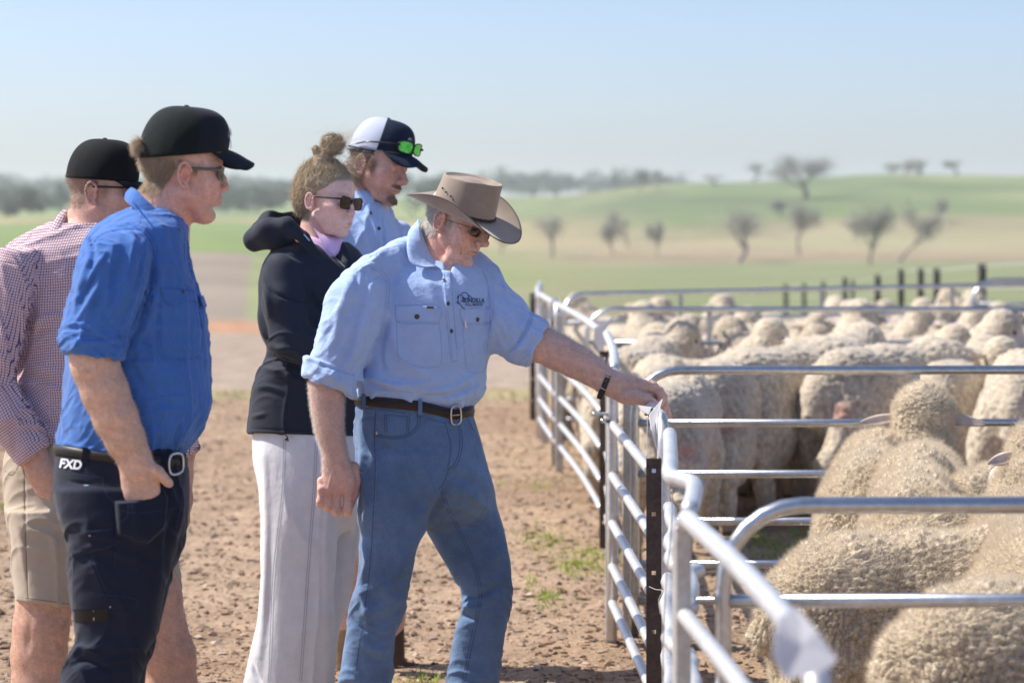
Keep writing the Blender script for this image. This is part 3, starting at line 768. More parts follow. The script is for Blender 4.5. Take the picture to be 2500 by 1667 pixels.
def sheep_build(name, hp, hyaw=0.0, hpitch=0.35, vox=.008, lump=.023, seed=1, fuzz=0, stance=0.0, fat=1.0, amp=1.0, nk=(.185, .135, .105), ball=1.0, nbx=(.40, .64), mark=None):
    """returns dict of meshes in local metres, x forward, z up, feet on 0"""
    hp = np.array(hp, float)
    lo = np.array((-.68, -.36, -.02)); hi = np.array((max(hp[0] + .34, .6), max(.36, abs(hp[1]) + .3), max(.92, hp[2] + .2)))
    lo[1] = min(lo[1], hp[1] - .3)
    Fd = Field(lo, hi, vox); S = seed
    A = lambda p, k=.05: Fd.add(p, k)
    A(ell((-.02, 0, .555), (.47, .245 * fat, .255)), .0)
    A(ell((-.33, 0, .57), (.235, .215 * fat, .235)), .08); A(ell((.30, 0, .57), (.23, .21 * fat, .25)), .08)
    A(cone((-.52, 0, .62), (-.565, 0, .50), .06, .05), .05)
    nb = np.array((nbx[0], 0, nbx[1])); A(cone(nb, nb * .45 + hp * .55, nk[0], nk[1]), .09)
    A(cone(nb * .45 + hp * .55, hp - (0, 0, .02), nk[1], nk[2]), .05)
    hd = rotz(hyaw) @ np.array((math.cos(hpitch), 0, -math.sin(hpitch))); hu = rotz(hyaw) @ np.array((math.sin(hpitch), 0, math.cos(hpitch))); hs = np.cross(hu, hd)
    A(ell(hp + hu * .01 - hd * .01, (.115 * ball, .108 * ball, .112 * ball), (hd, hs, hu)), .03)
    # face
    FA = [cone(hp + hd * .04 - hu * .01, hp + hd * .185 - hu * .045, .068, .044)]
    for f in FA: A(f, .03)
    A(cone(hp + hd * .185 - hu * .04, hp + hd * .205 - hu * .06, .043, .036), .02)
    A(cone(hp + hd * .03 - hu * .055, hp + hd * .15 - hu * .08, .05, .032), .03)
    for s_ in (-1, 1):
        Fd.sub(ell(hp + hd * .075 + hs * s_ * .072 + hu * .02, (.02, .014, .016), (hd, hs, hu)), .012)
        Fd.sub(cone(hp + hd * .238 + hs * s_ * .018 - hu * .048, hp + hd * .215 + hs * s_ * .026 - hu * .04, .006, .006), .006)
        q = stance * s_
        # hind leg: thigh, hock, shank
        A(ell((-.36 + q * .03, s_ * .125, .42), (.17, .10, .20)), .06)
        A(cone((-.36 + q * .05, s_ * .13, .40), (-.49 + q * .12, s_ * .13, .285), .10, .062), .05)
        A(cone((-.49 + q * .12, s_ * .13, .285), (-.455 + q * .14, s_ * .13, .10), .056, .045), .03)
        A(cone((-.455 + q * .14, s_ * .13, .10), (-.43 + q * .14, s_ * .13, .03), .036, .036), .02)
        A(cone((.32, s_ * .12, .44), (.33 - q * .05, s_ * .12, .24), .095, .06), .05)
        A(cone((.33 - q * .05, s_ * .12, .24), (.33 - q * .09, s_ * .12, .08), .05, .038), .03)
        A(cone((.33 - q * .09, s_ * .12, .08), (.35 - q * .09, s_ * .12, .03), .034, .036), .02)
    V, Q = Fd.mesh(1)
    Nn = vnormals(V, Q)
    rel = V - hp; f = rel @ hd; u = rel @ hu
    face = np.clip((f - .055 - .25 * np.maximum(u - .02, 0)) / .03, 0, 1) * (np.linalg.norm(rel - hd * .12, axis=1) < .2)
    face = face * np.clip((.075 - u) / .02, 0, 1)
    leg = np.clip((.16 - V[:, 2]) / .06, 0, 1)
    wl = 1 - np.maximum(face, leg)
    side = np.clip(1 - Nn[:, 2] * 1.2, 0, 1)[:, None]
    Pw = V.copy(); Pw += .012 * np.stack([n3(V, .06, S), n3(V, .06, S + 5), n3(V, .06, S + 9)], 1)
    Pw[:, 2] *= (1 - .38 * side[:, 0])
    f1, f2, cid = worley(Pw, lump, S); g1, g2, _ = worley(Pw + 3.3, lump * 2.6, S + 3)
    big = n3(V, .16, S + 20); mid = n3(V, .07, S + 23)
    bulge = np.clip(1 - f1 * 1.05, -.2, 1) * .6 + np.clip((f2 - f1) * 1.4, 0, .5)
    vr = (1 + 2.2 * n3(V, .09, S + 41))
    disp = lump * .42 * vr * (bulge - .35) * wl + lump * .55 * (np.clip((g2 - g1) * 2, 0, 1) - .6) * wl + (.045 * big + .03 * mid) * wl
    disp += wl * .004 * (cid - .5)
    disp *= amp; V = V + Nn * disp[:, None]
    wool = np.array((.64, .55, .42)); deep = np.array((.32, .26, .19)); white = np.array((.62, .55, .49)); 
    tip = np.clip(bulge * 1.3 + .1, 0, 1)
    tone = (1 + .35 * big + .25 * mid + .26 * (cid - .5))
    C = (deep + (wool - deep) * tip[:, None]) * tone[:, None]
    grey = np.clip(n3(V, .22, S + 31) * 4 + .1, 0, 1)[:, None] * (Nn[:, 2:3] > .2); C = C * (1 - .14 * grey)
    legc = np.array((.42, .33, .26)); C = C * (1 - leg[:, None]) + legc * leg[:, None]
    C = C * (1 - face[:, None]) + white * face[:, None]
    nose = np.clip((f - .195) / .02, 0, 1) * face; C = C * (1 - nose[:, None] * .8) + np.array((.5, .3, .27)) * nose[:, None] * .8
    if mark: mk = np.exp(-(np.linalg.norm(V - np.array(mark), axis=1) / .05) ** 2)[:, None] * .75; C = C * (1 - mk) + np.array((.55, .20, .17)) * mk
    hoof = (V[:, 2] < .035)[:, None]; C = np.where(hoof, np.array((.07, .06, .05)), C)
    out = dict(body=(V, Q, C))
    rr = np.random.default_rng(S)
    if fuzz:
        k = rr.integers(0, len(V), fuzz); k = k[wl[k] > .5]; p = V[k]; nn = Nn[k] + rr.normal(0, .38, (len(k), 3)); nn[:, 2] += .05; L = rr.uniform(.006, .020, len(k))[:, None]
        a = rr.normal(0, 1, (len(k), 3)); a /= np.linalg.norm(a, axis=1)[:, None]
        W = a * .0008
        q = np.stack([p - W - nn * .003, p + W - nn * .003, p + nn * L], 1).reshape(-1, 3)
        out['fuzz'] = q
    ears = []
    for s_ in (-1, 1):
        base = hp + hs * s_ * .082 * ball + hu * .004 - hd * .0; n = 9; Vv = []
        for i in range(n):
            t = i / (n - 1); wd = .030 * (math.sin(math.pi * min(t * .82 + .12, 1)) ** .8); th = .0035
            c = base + hs * s_ * .15 * t + hu * (-.022 * t) + hd * .01 * t - hd * .02 * t * t
            for (dw, dt) in ((-1, 0), (-.6, .6), (0, -.9), (.6, .6), (1, 0), (.6, -.4), (0, -1.9), (-.6, -.4)):
                Vv.append(c + (hu * .93 + hd * .36) * wd * dw * .8 + (hu * .36 - hd * .93) * (th * dt + .004 * abs(dw)))
        Qq = [(i * 8 + j, i * 8 + (j + 1) % 8, (i + 1) * 8 + (j + 1) % 8, (i + 1) * 8 + j) for i in range(n - 1) for j in range(8)]
        ears.append((np.array(Vv), np.array(Qq)))
    out['ears'] = ears
    out['eyes'] = [hp + hd * .07 + hs * s_ * .060 + hu * .02 for s_ in (-1, 1)]
    out['frame'] = (hp, hd, hu, hs)
    return out
def sheep_proto(data, eartag=True):
    """mesh datablocks shared by all copies of one build"""
    t = thing('sheep', 'x', 'sheep'); V, Q, C = data['body']
    if 'fuzz' in data:
        q = data['fuzz']; n = len(q) // 3
        T = np.arange(3 * n).reshape(n, 3) + len(V)
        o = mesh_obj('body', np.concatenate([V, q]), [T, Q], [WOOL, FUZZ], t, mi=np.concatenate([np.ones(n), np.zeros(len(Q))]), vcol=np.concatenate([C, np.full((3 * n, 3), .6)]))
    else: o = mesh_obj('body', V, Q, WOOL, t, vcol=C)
    for (v, q) in data['ears']: mesh_obj('ear', v, q, EARM, t)
    hp, hd, hu, hs = data['frame']
    for e in data['eyes']:
        u_, v_ = np.meshgrid(np.linspace(0, math.pi, 7), np.linspace(0, 2 * math.pi, 11)[:-1], indexing='ij')
        P = np.stack([np.sin(u_) * np.cos(v_), np.sin(u_) * np.sin(v_), np.cos(u_)], -1).reshape(-1, 3) * .0125 + e
        Qq = [(i * 10 + j, i * 10 + (j + 1) % 10, (i + 1) * 10 + (j + 1) % 10, (i + 1) * 10 + j) for i in range(6) for j in range(10)]
        mesh_obj('eye', P, np.array(Qq), EYEM, t)
    if not eartag: return t
    c = hp + hs * .125 + hu * .024; mb = MB(); mb.box(c, (.010, .012, .003), np.stack([hd, hs, hu], 1)); mb.build('ear_tag', ETAG, t, smooth=False)
    return t
USED = set()
def put_sheep(proto, x, y, head, sc, label, group, dz=0.0, wy=1.0):
    """head: heading in degrees, 0 = +Y away from camera, 90 = +X"""
    if proto.name in USED:
        r = proto.copy(); COL.objects.link(r); kids = []
        for ch in proto.children:
            c = ch.copy(); COL.objects.link(c); c.parent = r; kids.append(c)
    else: r = proto; USED.add(proto.name)
    r.name = 'sheep'
    r.location = (x, y, float(terr(x, y)) + dz); r.rotation_euler = (0, 0, R(90 - head)); r.scale = (sc, sc * wy, sc)
    r['label'] = label; r['group'] = group; r['category'] = 'sheep'
    return r
def px(xp, d): return (xp - 1250) / F * d

NV = .0043
near_up = sheep_proto(sheep_build('a', (.60, .0, .885), 0.15, .05, vox=NV, lump=.0165, seed=11, fuzz=200000, fat=.84, nk=(.125, .105, .10), ball=1.08, nbx=(.50, .66)), False)
near_lv = sheep_proto(sheep_build('b', (.80, .05, .60), -.2, .75, vox=NV, lump=.0185, seed=23, fuzz=220000, stance=.6))
near_fz = sheep_proto(sheep_build('c', (.62, -.06, .93), .7, .3, vox=NV, lump=.014, seed=37, fuzz=260000, fat=.92), False)
GN = 'sheep in the nearest pen'
put_sheep(near_lv, px(2110, 5.85) + .58, 5.95, 80, .955, 'closest sheep, thick crimped fleece filling the bottom right corner behind the lower rail', GN)
put_sheep(near_lv, px(1885, 6.8) + .50, 7.0, 78, 0.92, 'sheep with long sloping back and rounded rump just right of the near panel post', GN)
put_sheep(near_up, px(2250, 8.6), 8.62, 10, .99, 'sheep seen from behind with raised woolly head and ears spread wide', GN)
put_sheep(near_lv, px(2238, 7.9), 7.95, 10, 1.02, 'sheep whose rounded rump stands just in front of the raised head', GN, wy=.76)
put_sheep(near_lv, px(2150, 8.5), 8.8, 12, .99, 'sheep whose left flank shows just left of and behind the rounded rump', GN, wy=.78)
put_sheep(near_lv, px(2090, 7.4) + .55, 7.55, 86, .96, 'sheep whose back shows only as a strip along the thick near rail', GN)
put_sheep(near_fz, px(2500, 7.1), 6.95, 8, 0.98, 'fluffy sheep at the right edge with fleece standing up in the sun', GN)
put_sheep(near_fz, px(2475, 8.5) + .02, 8.35, 40, 1.0, 'sheep at the right edge with one pale ear poking out to the left', GN)

MV = .0085
m_side = sheep_proto(sheep_build('d', (.82, 0, .62), .0, .9, vox=MV, lump=.026, amp=.5, seed=41, stance=.9, fat=.77, mark=(-.50, -.13, .52)))
m_up = sheep_proto(sheep_build('e', (.60, .04, .93), .35, .45, vox=MV, lump=.026, amp=.5, seed=43))
m_left = sheep_proto(sheep_build('f', (.58, .12, .92), 1.25, .5, vox=MV, lump=.026, amp=.5, seed=47, stance=.4))
m_right = sheep_proto(sheep_build('g', (.58, -.12, .90), -1.2, .5, vox=MV, lump=.026, amp=.5, seed=53))
m_low = sheep_proto(sheep_build('h', (.78, .06, .76), .2, .55, vox=MV, lump=.026, amp=.5, seed=59, stance=-.5, fat=.78))
G2 = 'sheep in the middle pen'
for (p, xp, d, hd_, sc, lab) in [
    (m_side, 1640, 11.8, 12, 1.03, 'sheep rump-on right behind the old man\'s fingers, pink mark on its wool'),
    (m_side, 1775, 12.9, 18, 1.08, 'narrow sheep wedged between the rump-on one and the broadside pair'),
    (m_low, 1925, 13.3, 40, 1.14, 'sheep standing on the leg that steps back, left one of the broadside pair'),
    (m_side, 2010, 13.9, 30, 1.15, 'broadside sheep with dark gap under its belly, middle of the pen'),
    (m_side, 2170, 13.2, 48, 1.14, 'broadside sheep with arched back behind the raised head'),
    (m_up, 2400, 14.0, 184, .91, 'white-faced sheep looking straight at the camera between the rails'),
    (m_side, 2490, 12.8, 15, 1.08, 'sheep cut by the right edge beside the white-faced one'),
    (m_low, 2340, 13.4, 25, 1.05, 'sheep in shade below the white-faced one'),
    (m_low, 1560, 14.2, 15, 1.08, 'sheep against the fence, back showing behind the watch hand'),
    (m_side, 1452, 13.2, 8, 1.02, 'sheep pressed to the walkway panel under the forearm, seen through its rails'),
    (m_low, 1440, 14.3, 350, 1.0, 'sheep pressed to the walkway panel behind the one under the forearm')]:
    put_sheep(p, px(xp, d) + (.34 if xp < 1500 else 0), d, hd_, sc, lab, G2)
G3 = 'sheep crowding the back pens'
rows3 = []
hand = [
 (m_right, 1560, 15.6, 20, 1.04, 'sheep with curled pale ear above the curved rail beside the hand'),
 (m_up, 1655, 15.5, 80, 1.04, 'sheep with head turned right and an ear tag, above the hand'),
 (m_low, 1730, 16.4, 60, 0.94, 'low woolly back just left of the ear-flap sheep'),
 (m_left, 1850, 15.6, 0, 1.04, 'sheep hiding its face, ear flap hanging on its left'),
 (m_up, 1985, 16.2, 40, 1.11, 'tall domed woolly head left of the dozing sheep'),
 (m_right, 2130, 15.7, 60, 1.02, 'dozing sheep with a tag glint, facing right with narrow muzzle'),
 (m_right, 2300, 15.6, 35, 1.11, 'big round sheep with a small white ear in the centre of its wool'),
 (m_up, 2400, 16.3, 75, 1.08, 'sheep looking right behind the big round one'),
 (m_left, 2480, 15.8, 20, 1.07, 'sheep with a pale ear at the right edge of the back pen'),
 (m_low, 2090, 16.8, 70, 1.03, 'greyish sloping back between the domed head and the round sheep'),
 (m_up, 2235, 17.0, 30, 1.04, 'rounded head behind, left of the big round sheep'),
 (m_up, 1400, 16.8, 20, 1.08, 'sheep with its bright wool poll standing above the white rail, left end of the flock'),
 (m_low, 1445, 15.7, 0, 0.94, 'sheep behind the walkway panel near the white flag tag'),
 (m_low, 1392, 15.9, 350, 0.94, 'sheep squeezed in the corner near the far dark pickets')]
for (p, xp, d, h, sc, lab) in [(q[0], q[1], q[2] - 1.25 if q[2] < 16.5 and q[1] > 1500 else q[2], q[3], q[4] * (.93 if q[2] < 16.5 else .88), q[5]) for q in hand]: put_sheep(p, px(xp, d) + (.36 if xp < 1500 else 0), d, h, sc, lab, G3)
rr = np.random.default_rng(77); protos = [m_up, m_low, m_left, m_right, m_side]
lab3 = 'pale woolly back packed among others in the blurred rear of the flock'
for row, (d, x0, x1, n) in enumerate([(15.6, 1540, 2520, 9), (16.5, 1480, 2520, 12), (17.4, 1400, 2520, 14), (18.4, 1390, 2520, 15), (19.5, 1420, 2520, 15), (20.8, 1480, 2520, 14)]):
    for k in range(n):
        xp = x0 + (x1 - x0) * (k + .5 + rr.uniform(-.3, .3)) / n; dd = d + rr.uniform(-.3, .3)
        hh = rr.choice([20, 60, 90, 130, 340]) + rr.uniform(-15, 15)
        put_sheep(protos[[1, 1, 2, 3, 4, 0][int(rr.integers(0, 6))]], max(px(xp, dd), .42 + .6 * abs(math.sin(R(hh)))), dd, hh, rr.uniform(.84, .93), lab3, 'blurred sheep at the back of the flock')
# ------------------------------------------------------------------ people: tools (all authored in photograph pixels x, y and z towards the camera, at one distance per person)
class Person:
    def __init__(s, d, label, loc_px):
        s.d = d; s.s = d / F; p = s.W(np.array([loc_px]))[0]
        s.root = thing('person', label, 'person', (p[0], p[1], float(gz(p[0], p[1]))))
    def W(s, V):
        V = np.asarray(V, float); dd = s.d - V[:, 2] * s.s
        return np.stack([(V[:, 0] - 1250) / F * dd, dd, CH - (V[:, 1] - HY) / F * dd], 1)
    def obj(s, name, V, Q, m, parent=None, vcol=None, mi=None, smooth=True, flip=True):
        Q = [q[:, ::-1] for q in Q] if isinstance(Q, list) else (Q[:, ::-1] if flip else Q)
        o = mesh_obj(name, s.W(V), Q, m, parent or s.root, smooth=smooth, vcol=vcol, mi=mi)
        return o
    def mb(s, mb, name, m, parent=None, smooth=True):
        V = np.concatenate(mb.V); ks = sorted(mb.F); G = [np.concatenate(mb.F[k])[:, ::-1] for k in ks]; M = np.concatenate([np.concatenate(mb.M[k]) for k in ks])
        o = mesh_obj(name, s.W(V), G, m, parent or s.root, smooth=smooth, mi=M)
        return o

class Head:
    def __init__(s, ear, k, yaw, pitch, side=78.0, roll=0.0):
        th, ph = R(yaw), R(pitch); s.k = k
        f = np.array((math.cos(th) * math.cos(ph), math.cos(th) * math.sin(ph), math.sin(th)))
        u = np.array((math.sin(ph), -math.cos(ph), 0.0)); sd_ = np.array((-math.sin(th) * math.cos(ph), -math.sin(th) * math.sin(ph), math.cos(th)))
        if roll:
            c, q = math.cos(R(roll)), math.sin(R(roll)); u, sd_ = u * c + sd_ * q, sd_ * c - u * q
        s.M = np.array((f, u, sd_)); s.o = np.array(ear, float) - k * side * sd_
    def P(s, x, y, z): return s.o + s.k * (x * s.M[0] + y * s.M[1] + z * s.M[2])
    def A(s, pts): pts = np.asarray(pts, float); return s.o + s.k * (pts @ s.M)
    def inv(s, V): return ((V - s.o) / s.k) @ s.M.T

def head_sdf(Fd, H, nose=1.0, jaw=1.0, chin=0.0, fat=0.0, cdx=0.0, eyes=True, neck=None, browk=1.0, earr=1.0, soft=1.0):
    k = H.k; A = lambda c, r, kk=12: Fd.add(ell(H.P(*c), np.array(r) * k, H.M), kk * k)
    Sb = lambda c, r, kk=8: Fd.sub(ell(H.P(*c), np.array(r) * k, H.M), kk * k)
    C = lambda a, b, ra, rb, kk=10: Fd.add(cone(H.P(*a), H.P(*b), ra * k, rb * k), kk * k)
    A((-6, 52, 0), (96, 82, 75), 0)
    A((34, 8, 0), (60, 78, 62), 25); A((50, -38, 0), (40, 50, 50 + fat), 22)
    for z in (-1, 1):
        C((6, -42, z * (50 + fat)), (48, -82 + chin * .4, z * (33 + fat * .6)), 17 * jaw, 15 * jaw, 22)
        C((48, -82 + chin * .4, z * (33 + fat * .6)), (80 + chin * .3 + cdx, -92 + chin, z * 8), 15 * jaw, 14, 16)
        A((56, -12, z * 40), (28, 22, 24), 16); A((56, -40, z * 34), (26 + fat * .3, 26, 22 + fat * .4), 16)
        C((84, 33, z * 10), (70, 34, z * 44), 8 * browk, 7 * browk, 10)
    A((88 + cdx, -90 + chin, 0), (13, 14, 17 + 3 * (1 - soft)), 12)
    for z in (-1, 1): Sb((97, 13, z * 31), (17, 13, 18), 12)
    n = nose
    C((88, 24, 0), (104 * n ** .5, -2, 0), 7, 8.5, 8); C((104 * n ** .5, -2, 0), (114 * n, -20, 0), 8.5, 10.5, 6); A((114 * n, -21, 0), (11, 10, 11), 6)
    for z in (-1, 1): A((103 * n ** .5, -27, z * 12), (10, 8.5, 7), 5); Sb((108 * n ** .6, -34, z * 7), (6, 4.5, 4), 3)
    # mouth
    A((89, -52, 0), (14, 16, 26), 12); A((97, -51, 0), (6.5, 4.5, 19), 4); A((95.5, -62, 0), (6.5, 5.5, 17), 4)
    C2 = [H.P(101, -56.5, 0), H.P(97, -57, 14), H.P(88, -58.5, 25)]; C3 = [H.P(101, -56.5, 0), H.P(97, -57, -14), H.P(88, -58.5, -25)]
    for P_ in (C2, C3):
        for a, b in zip(P_[:-1], P_[1:]): Fd.sub(cone(a, b, 2.0 * k, 1.6 * k), 2.5 * k)
    Sb((98 + cdx * .5 + 3 * (1 - soft), -73, 0), (7, 5, 18), 8)
    # nasolabial folds
    for z in (-1, 1): Fd.sub(cone(H.P(98, -30, z * 19), H.P(84, -60, z * 33), 2.2 * k, 1.4 * k), 6 * k)
    if eyes:
        for z in (-1, 1):
            A((79, 14, z * 31), (14, 12.5, 14), 3)
            P_ = [H.P(88.5, 11, z * 20), H.P(93, 9.5, z * 30), H.P(87, 11, z * 41)]
            for a, b in zip(P_[:-1], P_[1:]): Fd.sub(cone(a, b, 1.3 * k, 1.3 * k), 2 * k)
            C((90, 21, z * 20), (84, 22, z * 43), 3, 3, 5)
    # ears
    for z in (-1, 1):
        e = earr; ex, ey = -6, 0
        def E(p, q, w): return H.P(ex + (p * .98 - q * .17) * e, ey + (q * .98 + p * .17) * e, z * w)
        Fd.add(ell(E(0, 0, 76.5), np.array((13.5 * e, 27 * e, 6)) * k, H.M), 5 * k)
        al = np.linspace(R(15), R(262), 11); hx = [E(16 * math.cos(a), 30 * math.sin(a), 80.5 + 4.0 * (1 - math.cos(a)) * .5 + 2) for a in al]
        chain(Fd, [(*p, 3.7 * k) for p in hx], 1.5 * k)
        hx = [E(8.5 * math.cos(a) - 1, 17 * math.sin(a) - 1, 82) for a in np.linspace(R(80), R(250), 7)]
        chain(Fd, [(*p, 2.9 * k) for p in hx], 2 * k)
        Fd.add(ell(E(1, -27, 79), np.array((8, 8.5, 5)) * k, H.M), 4 * k)
        Fd.sub(ell(E(2.0, -3, 86), np.array((7.5, 12, 11)) * k, H.M), 2 * k)
        Fd.sub(cone(E(9, 16, 85), E(-11, 8, 87), 3.4 * k, 3.2 * k), 2 * k)
        Fd.add(ell(E(9, -5, 79), np.array((4, 5.5, 5)) * k, H.M), 3 * k)
    if neck: 
        for a, b in zip(neck[:-1], neck[1:]): Fd.add(cone(a[:3], b[:3], a[3], b[3], .92), 18 * k)

def skin_col(V, N, H, base, red=.5, lips=1.0, stubble=None, hairf=None, haircol=None, brow=None, seed=0, freck=.3):
    L = H.inv(V); x, y, z = L.T
    C = np.tile(np.array(base, float), (len(V), 1))
    def g(c, r): return np.exp(-(((x - c[0]) / r[0]) ** 2 + ((y - c[1]) / r[1]) ** 2 + ((np.abs(z) - c[2]) / r[2]) ** 2))
    rr = red * (.8 * g((70, -15, 38), (25, 24, 22)) + .9 * g((113, -20, 0), (14, 13, 12)) + .7 * g((-6, 0, 84), (22, 34, 12)) + .35 * g((40, -60, 50), (50, 40, 30)) + .4 * g((-20, -90, 40), (60, 50, 60)))
    C = C * (1 - rr[:, None]) + C * np.array((1.06, .66, .60)) * rr[:, None]
    m = freck * np.clip(n3(V, 7.0, seed) + n3(V, 3.2, seed + 4), -.3, .3)
    C *= (1 + m)[:, None] * np.stack([np.ones_like(m), 1 + .5 * m, 1 + .6 * m], 1)
    lp = np.clip(g((99, -57, 0), (9, 7.5, 19)) * 1.8 - .6, 0, 1) * lips
    C = C * (1 - lp[:, None]) + np.array((.42, .17, .15)) * lp[:, None]
    if stubble:
        col, reg = stubble
        w_ = reg(x, y, z)[:, None] * (1 + .9 * np.clip(n3(V, 2.4, seed + 8), -.5, .5))[:, None]
        C = C * (1 - np.clip(w_, 0, 1)) + np.array(col) * np.clip(w_, 0, 1)
    if brow is not None:
        bw = np.clip(1.6 * g((82, 33, 28), (14, 4.5, 19)) - .5, 0, 1)[:, None]; C = C * (1 - bw) + np.array(brow) * bw
    if hairf is not None:
        w_ = np.clip(hairf(x, y, z), 0, 1)[:, None]; C = C * (1 - w_) + np.array(haircol) * w_
    return np.clip(C, .01, .95)

def strands(roots, dirs, L, w, seg=4, curl=0.0, grav=0.0, jit=.25, seed=0, clump=None):
    """thin tapered three-sided strands; all arrays in pixels"""
    r = np.random.default_rng(seed); n = len(roots); P = [roots]; d = dirs + r.normal(0, jit, dirs.shape); d /= np.linalg.norm(d, axis=1)[:, None] + 1e-9
    L = np.broadcast_to(np.asarray(L, float), (n,)) * r.uniform(.6, 1.15, n); ph = r.uniform(0, 6.28, n); ax = r.normal(0, 1, (n, 3))
    for i in range(seg):
        d = d + np.array((0, 1.0, 0)) * grav / seg + curl * np.stack([np.sin(ph + i * 1.9), np.cos(ph + i * 1.7), np.sin(ph * 2 + i * 2.1)], 1)
        d /= np.linalg.norm(d, axis=1)[:, None]; P.append(P[-1] + d * (L / seg)[:, None])
    P = np.stack(P, 1); u = np.cross(d, ax); u /= np.linalg.norm(u, axis=1)[:, None] + 1e-9; v = np.cross(d, u)
    wt = w * np.linspace(1, .25, seg + 1)[None, :, None, None]
    a = np.array([0, 2.09, 4.19]); off = (np.cos(a)[None, None, :, None] * u[:, None, None] + np.sin(a)[None, None, :, None] * v[:, None, None]) * wt
    V = (P[:, :, None] + off).reshape(-1, 3); k = (seg + 1) * 3
    q = np.array([(i * 3 + j, i * 3 + (j + 1) % 3, (i + 1) * 3 + (j + 1) % 3, (i + 1) * 3 + j) for i in range(seg) for j in range(3)])
    Q = (q[None] + (np.arange(n) * k)[:, None, None]).reshape(-1, 4)
    return V, Q

def segdist(x, y, P):
    """distance to polyline and arc parameter 0..1"""
    P = np.asarray(P, float); sg = np.linalg.norm(np.diff(P, axis=0), axis=1); tot = sg.sum(); best = np.full(len(x), 1e9); par = np.zeros(len(x)); side = np.zeros(len(x)); acc = 0
    for a, b, l in zip(P[:-1], P[1:], sg):
        dx, dy = b - a; t = np.clip(((x - a[0]) * dx + (y - a[1]) * dy) / (l * l), 0, 1)
        ex, ey = x - a[0] - t * dx, y - a[1] - t * dy; d = np.sqrt(ex * ex + ey * ey); m = d < best
        best = np.where(m, d, best); par = np.where(m, (acc + t * l) / tot, par); side = np.where(m, np.sign(ex * dy - ey * dx), side); acc += l
    return best, par, side
def stroke(V, N, P, wd, amp, taper=True, front=True):
    P = catmull(P, 5) if len(P) > 2 else np.asarray(P, float)
    lo = P.min(0) - 3 * wd; hi = P.max(0) + 3 * wd
    m = (V[:, 0] > lo[0]) & (V[:, 0] < hi[0]) & (V[:, 1] > lo[1]) & (V[:, 1] < hi[1]) & ((N[:, 2] > .0) if front else True)
    i = np.where(m)[0]
    if not len(i): return
    d, t, sd_ = segdist(V[i, 0], V[i, 1], P)
    g = np.exp(-(d / wd) ** 2) * (np.sin(math.pi * np.clip(t, .02, .98)) ** .6 if taper else 1.0)
    V[i] += N[i] * (amp * g * np.clip(N[i, 2] * 2.5, 0, 1))[:, None]
def groove(V, N, P, wd=2.2, amp=-1.6): stroke(V, N, P, wd, amp, taper=False)
def inpoly(x, y, P):
    P = np.asarray(P, float); c = np.zeros(len(x), bool); j = len(P) - 1
    for i in range(len(P)):
        m = ((P[i, 1] > y) != (P[j, 1] > y)) & (x < (P[j, 0] - P[i, 0]) * (y - P[i, 1]) / (P[j, 1] - P[i, 1] + 1e-9) + P[i, 0]); c ^= m; j = i
    return c
def raise_poly(V, N, P, amt, soft=2.5):
    P = np.asarray(P, float); lo = P.min(0) - 10; hi = P.max(0) + 10
    i = np.where((V[:, 0] > lo[0]) & (V[:, 0] < hi[0]) & (V[:, 1] > lo[1]) & (V[:, 1] < hi[1]) & (N[:, 2] > .1))[0]
    if not len(i): return
    d, _, _ = segdist(V[i, 0], V[i, 1], np.vstack([P, P[:1]])); ins = inpoly(V[i, 0], V[i, 1], P)
    w_ = np.where(ins, np.clip(d / soft, 0, 1), 0); V[i] += N[i] * (amt * w_)[:, None]
def wrinkle(V, N, ang, L=110, S=20, amp=3.0, mask=None, seed=0, sharp=2.5):
    """cloth creases running along image angle ang (degrees, 0 = right, 90 = down)"""
    c, s_ = math.cos(R(ang)), math.sin(R(ang)); a = V[:, 0] * c + V[:, 1] * s_; b = -V[:, 0] * s_ + V[:, 1] * c
    wp = 26 * n3(V, 95, seed + 2); b = b + wp + 8 * n3(V, 34, seed + 5)
    q = vnoise(a / L + V[:, 2] * .004, (b + V[:, 2] * .8) / S, 1.0, seed); rdg = 1 - np.abs(2 * q - 1)
    dsp = amp * (rdg ** sharp - .3)
    if mask is not None: dsp = dsp * mask
    V += N * dsp[:, None]
def recompute(V, Q): return vnormals(V, Q)

def strip(P, A, B, m, name, parent=None, thick=3.0, nu=None, bul=0.0, nv=6, vcol=None, sm=5):
    """closed thin slab between two 3-D curves (px space)"""
    A = catmull(A, sm) if sm else np.asarray(A, float); B = catmull(B, sm) if sm else np.asarray(B, float); n = len(A); t = np.linspace(0, 1, nv)[None, :, None]
    G = A[:, None] * (1 - t) + B[:, None] * t
    du = np.gradient(G, axis=0); dv = np.gradient(G, axis=1); Nn = np.cross(du, dv); Nn /= np.linalg.norm(Nn, axis=2)[..., None] + 1e-9
    if Nn[..., 2].mean() < 0: Nn = -Nn
    G = G + Nn * (bul * np.sin(math.pi * t))
    T = G + Nn * thick / 2; Bt = G - Nn * thick / 2; V = np.concatenate([T.reshape(-1, 3), Bt.reshape(-1, 3)]); K = n * nv
    i = np.arange(n - 1)[:, None] * nv; j = np.arange(nv - 1)[None]; q = np.stack([i + j, i + j + 1, i + j + 1 + nv, i + j + nv], -1).reshape(-1, 4)
    e = []
    for a in range(n - 1):
        e.append((a * nv, (a + 1) * nv, (a + 1) * nv + K, a * nv + K)); b = a * nv + nv - 1; e.append((b + nv, b, b + K, b + nv + K))
    for a in range(nv - 1):
        e.append((a + 1, a, a + K, a + 1 + K)); b = (n - 1) * nv + a; e.append((b, b + 1, b + 1 + K, b + K))
    Q = np.concatenate([q, q[:, ::-1] + K, np.array(e)])
    return P.obj(name, V, Q, m, parent, vcol=vcol)
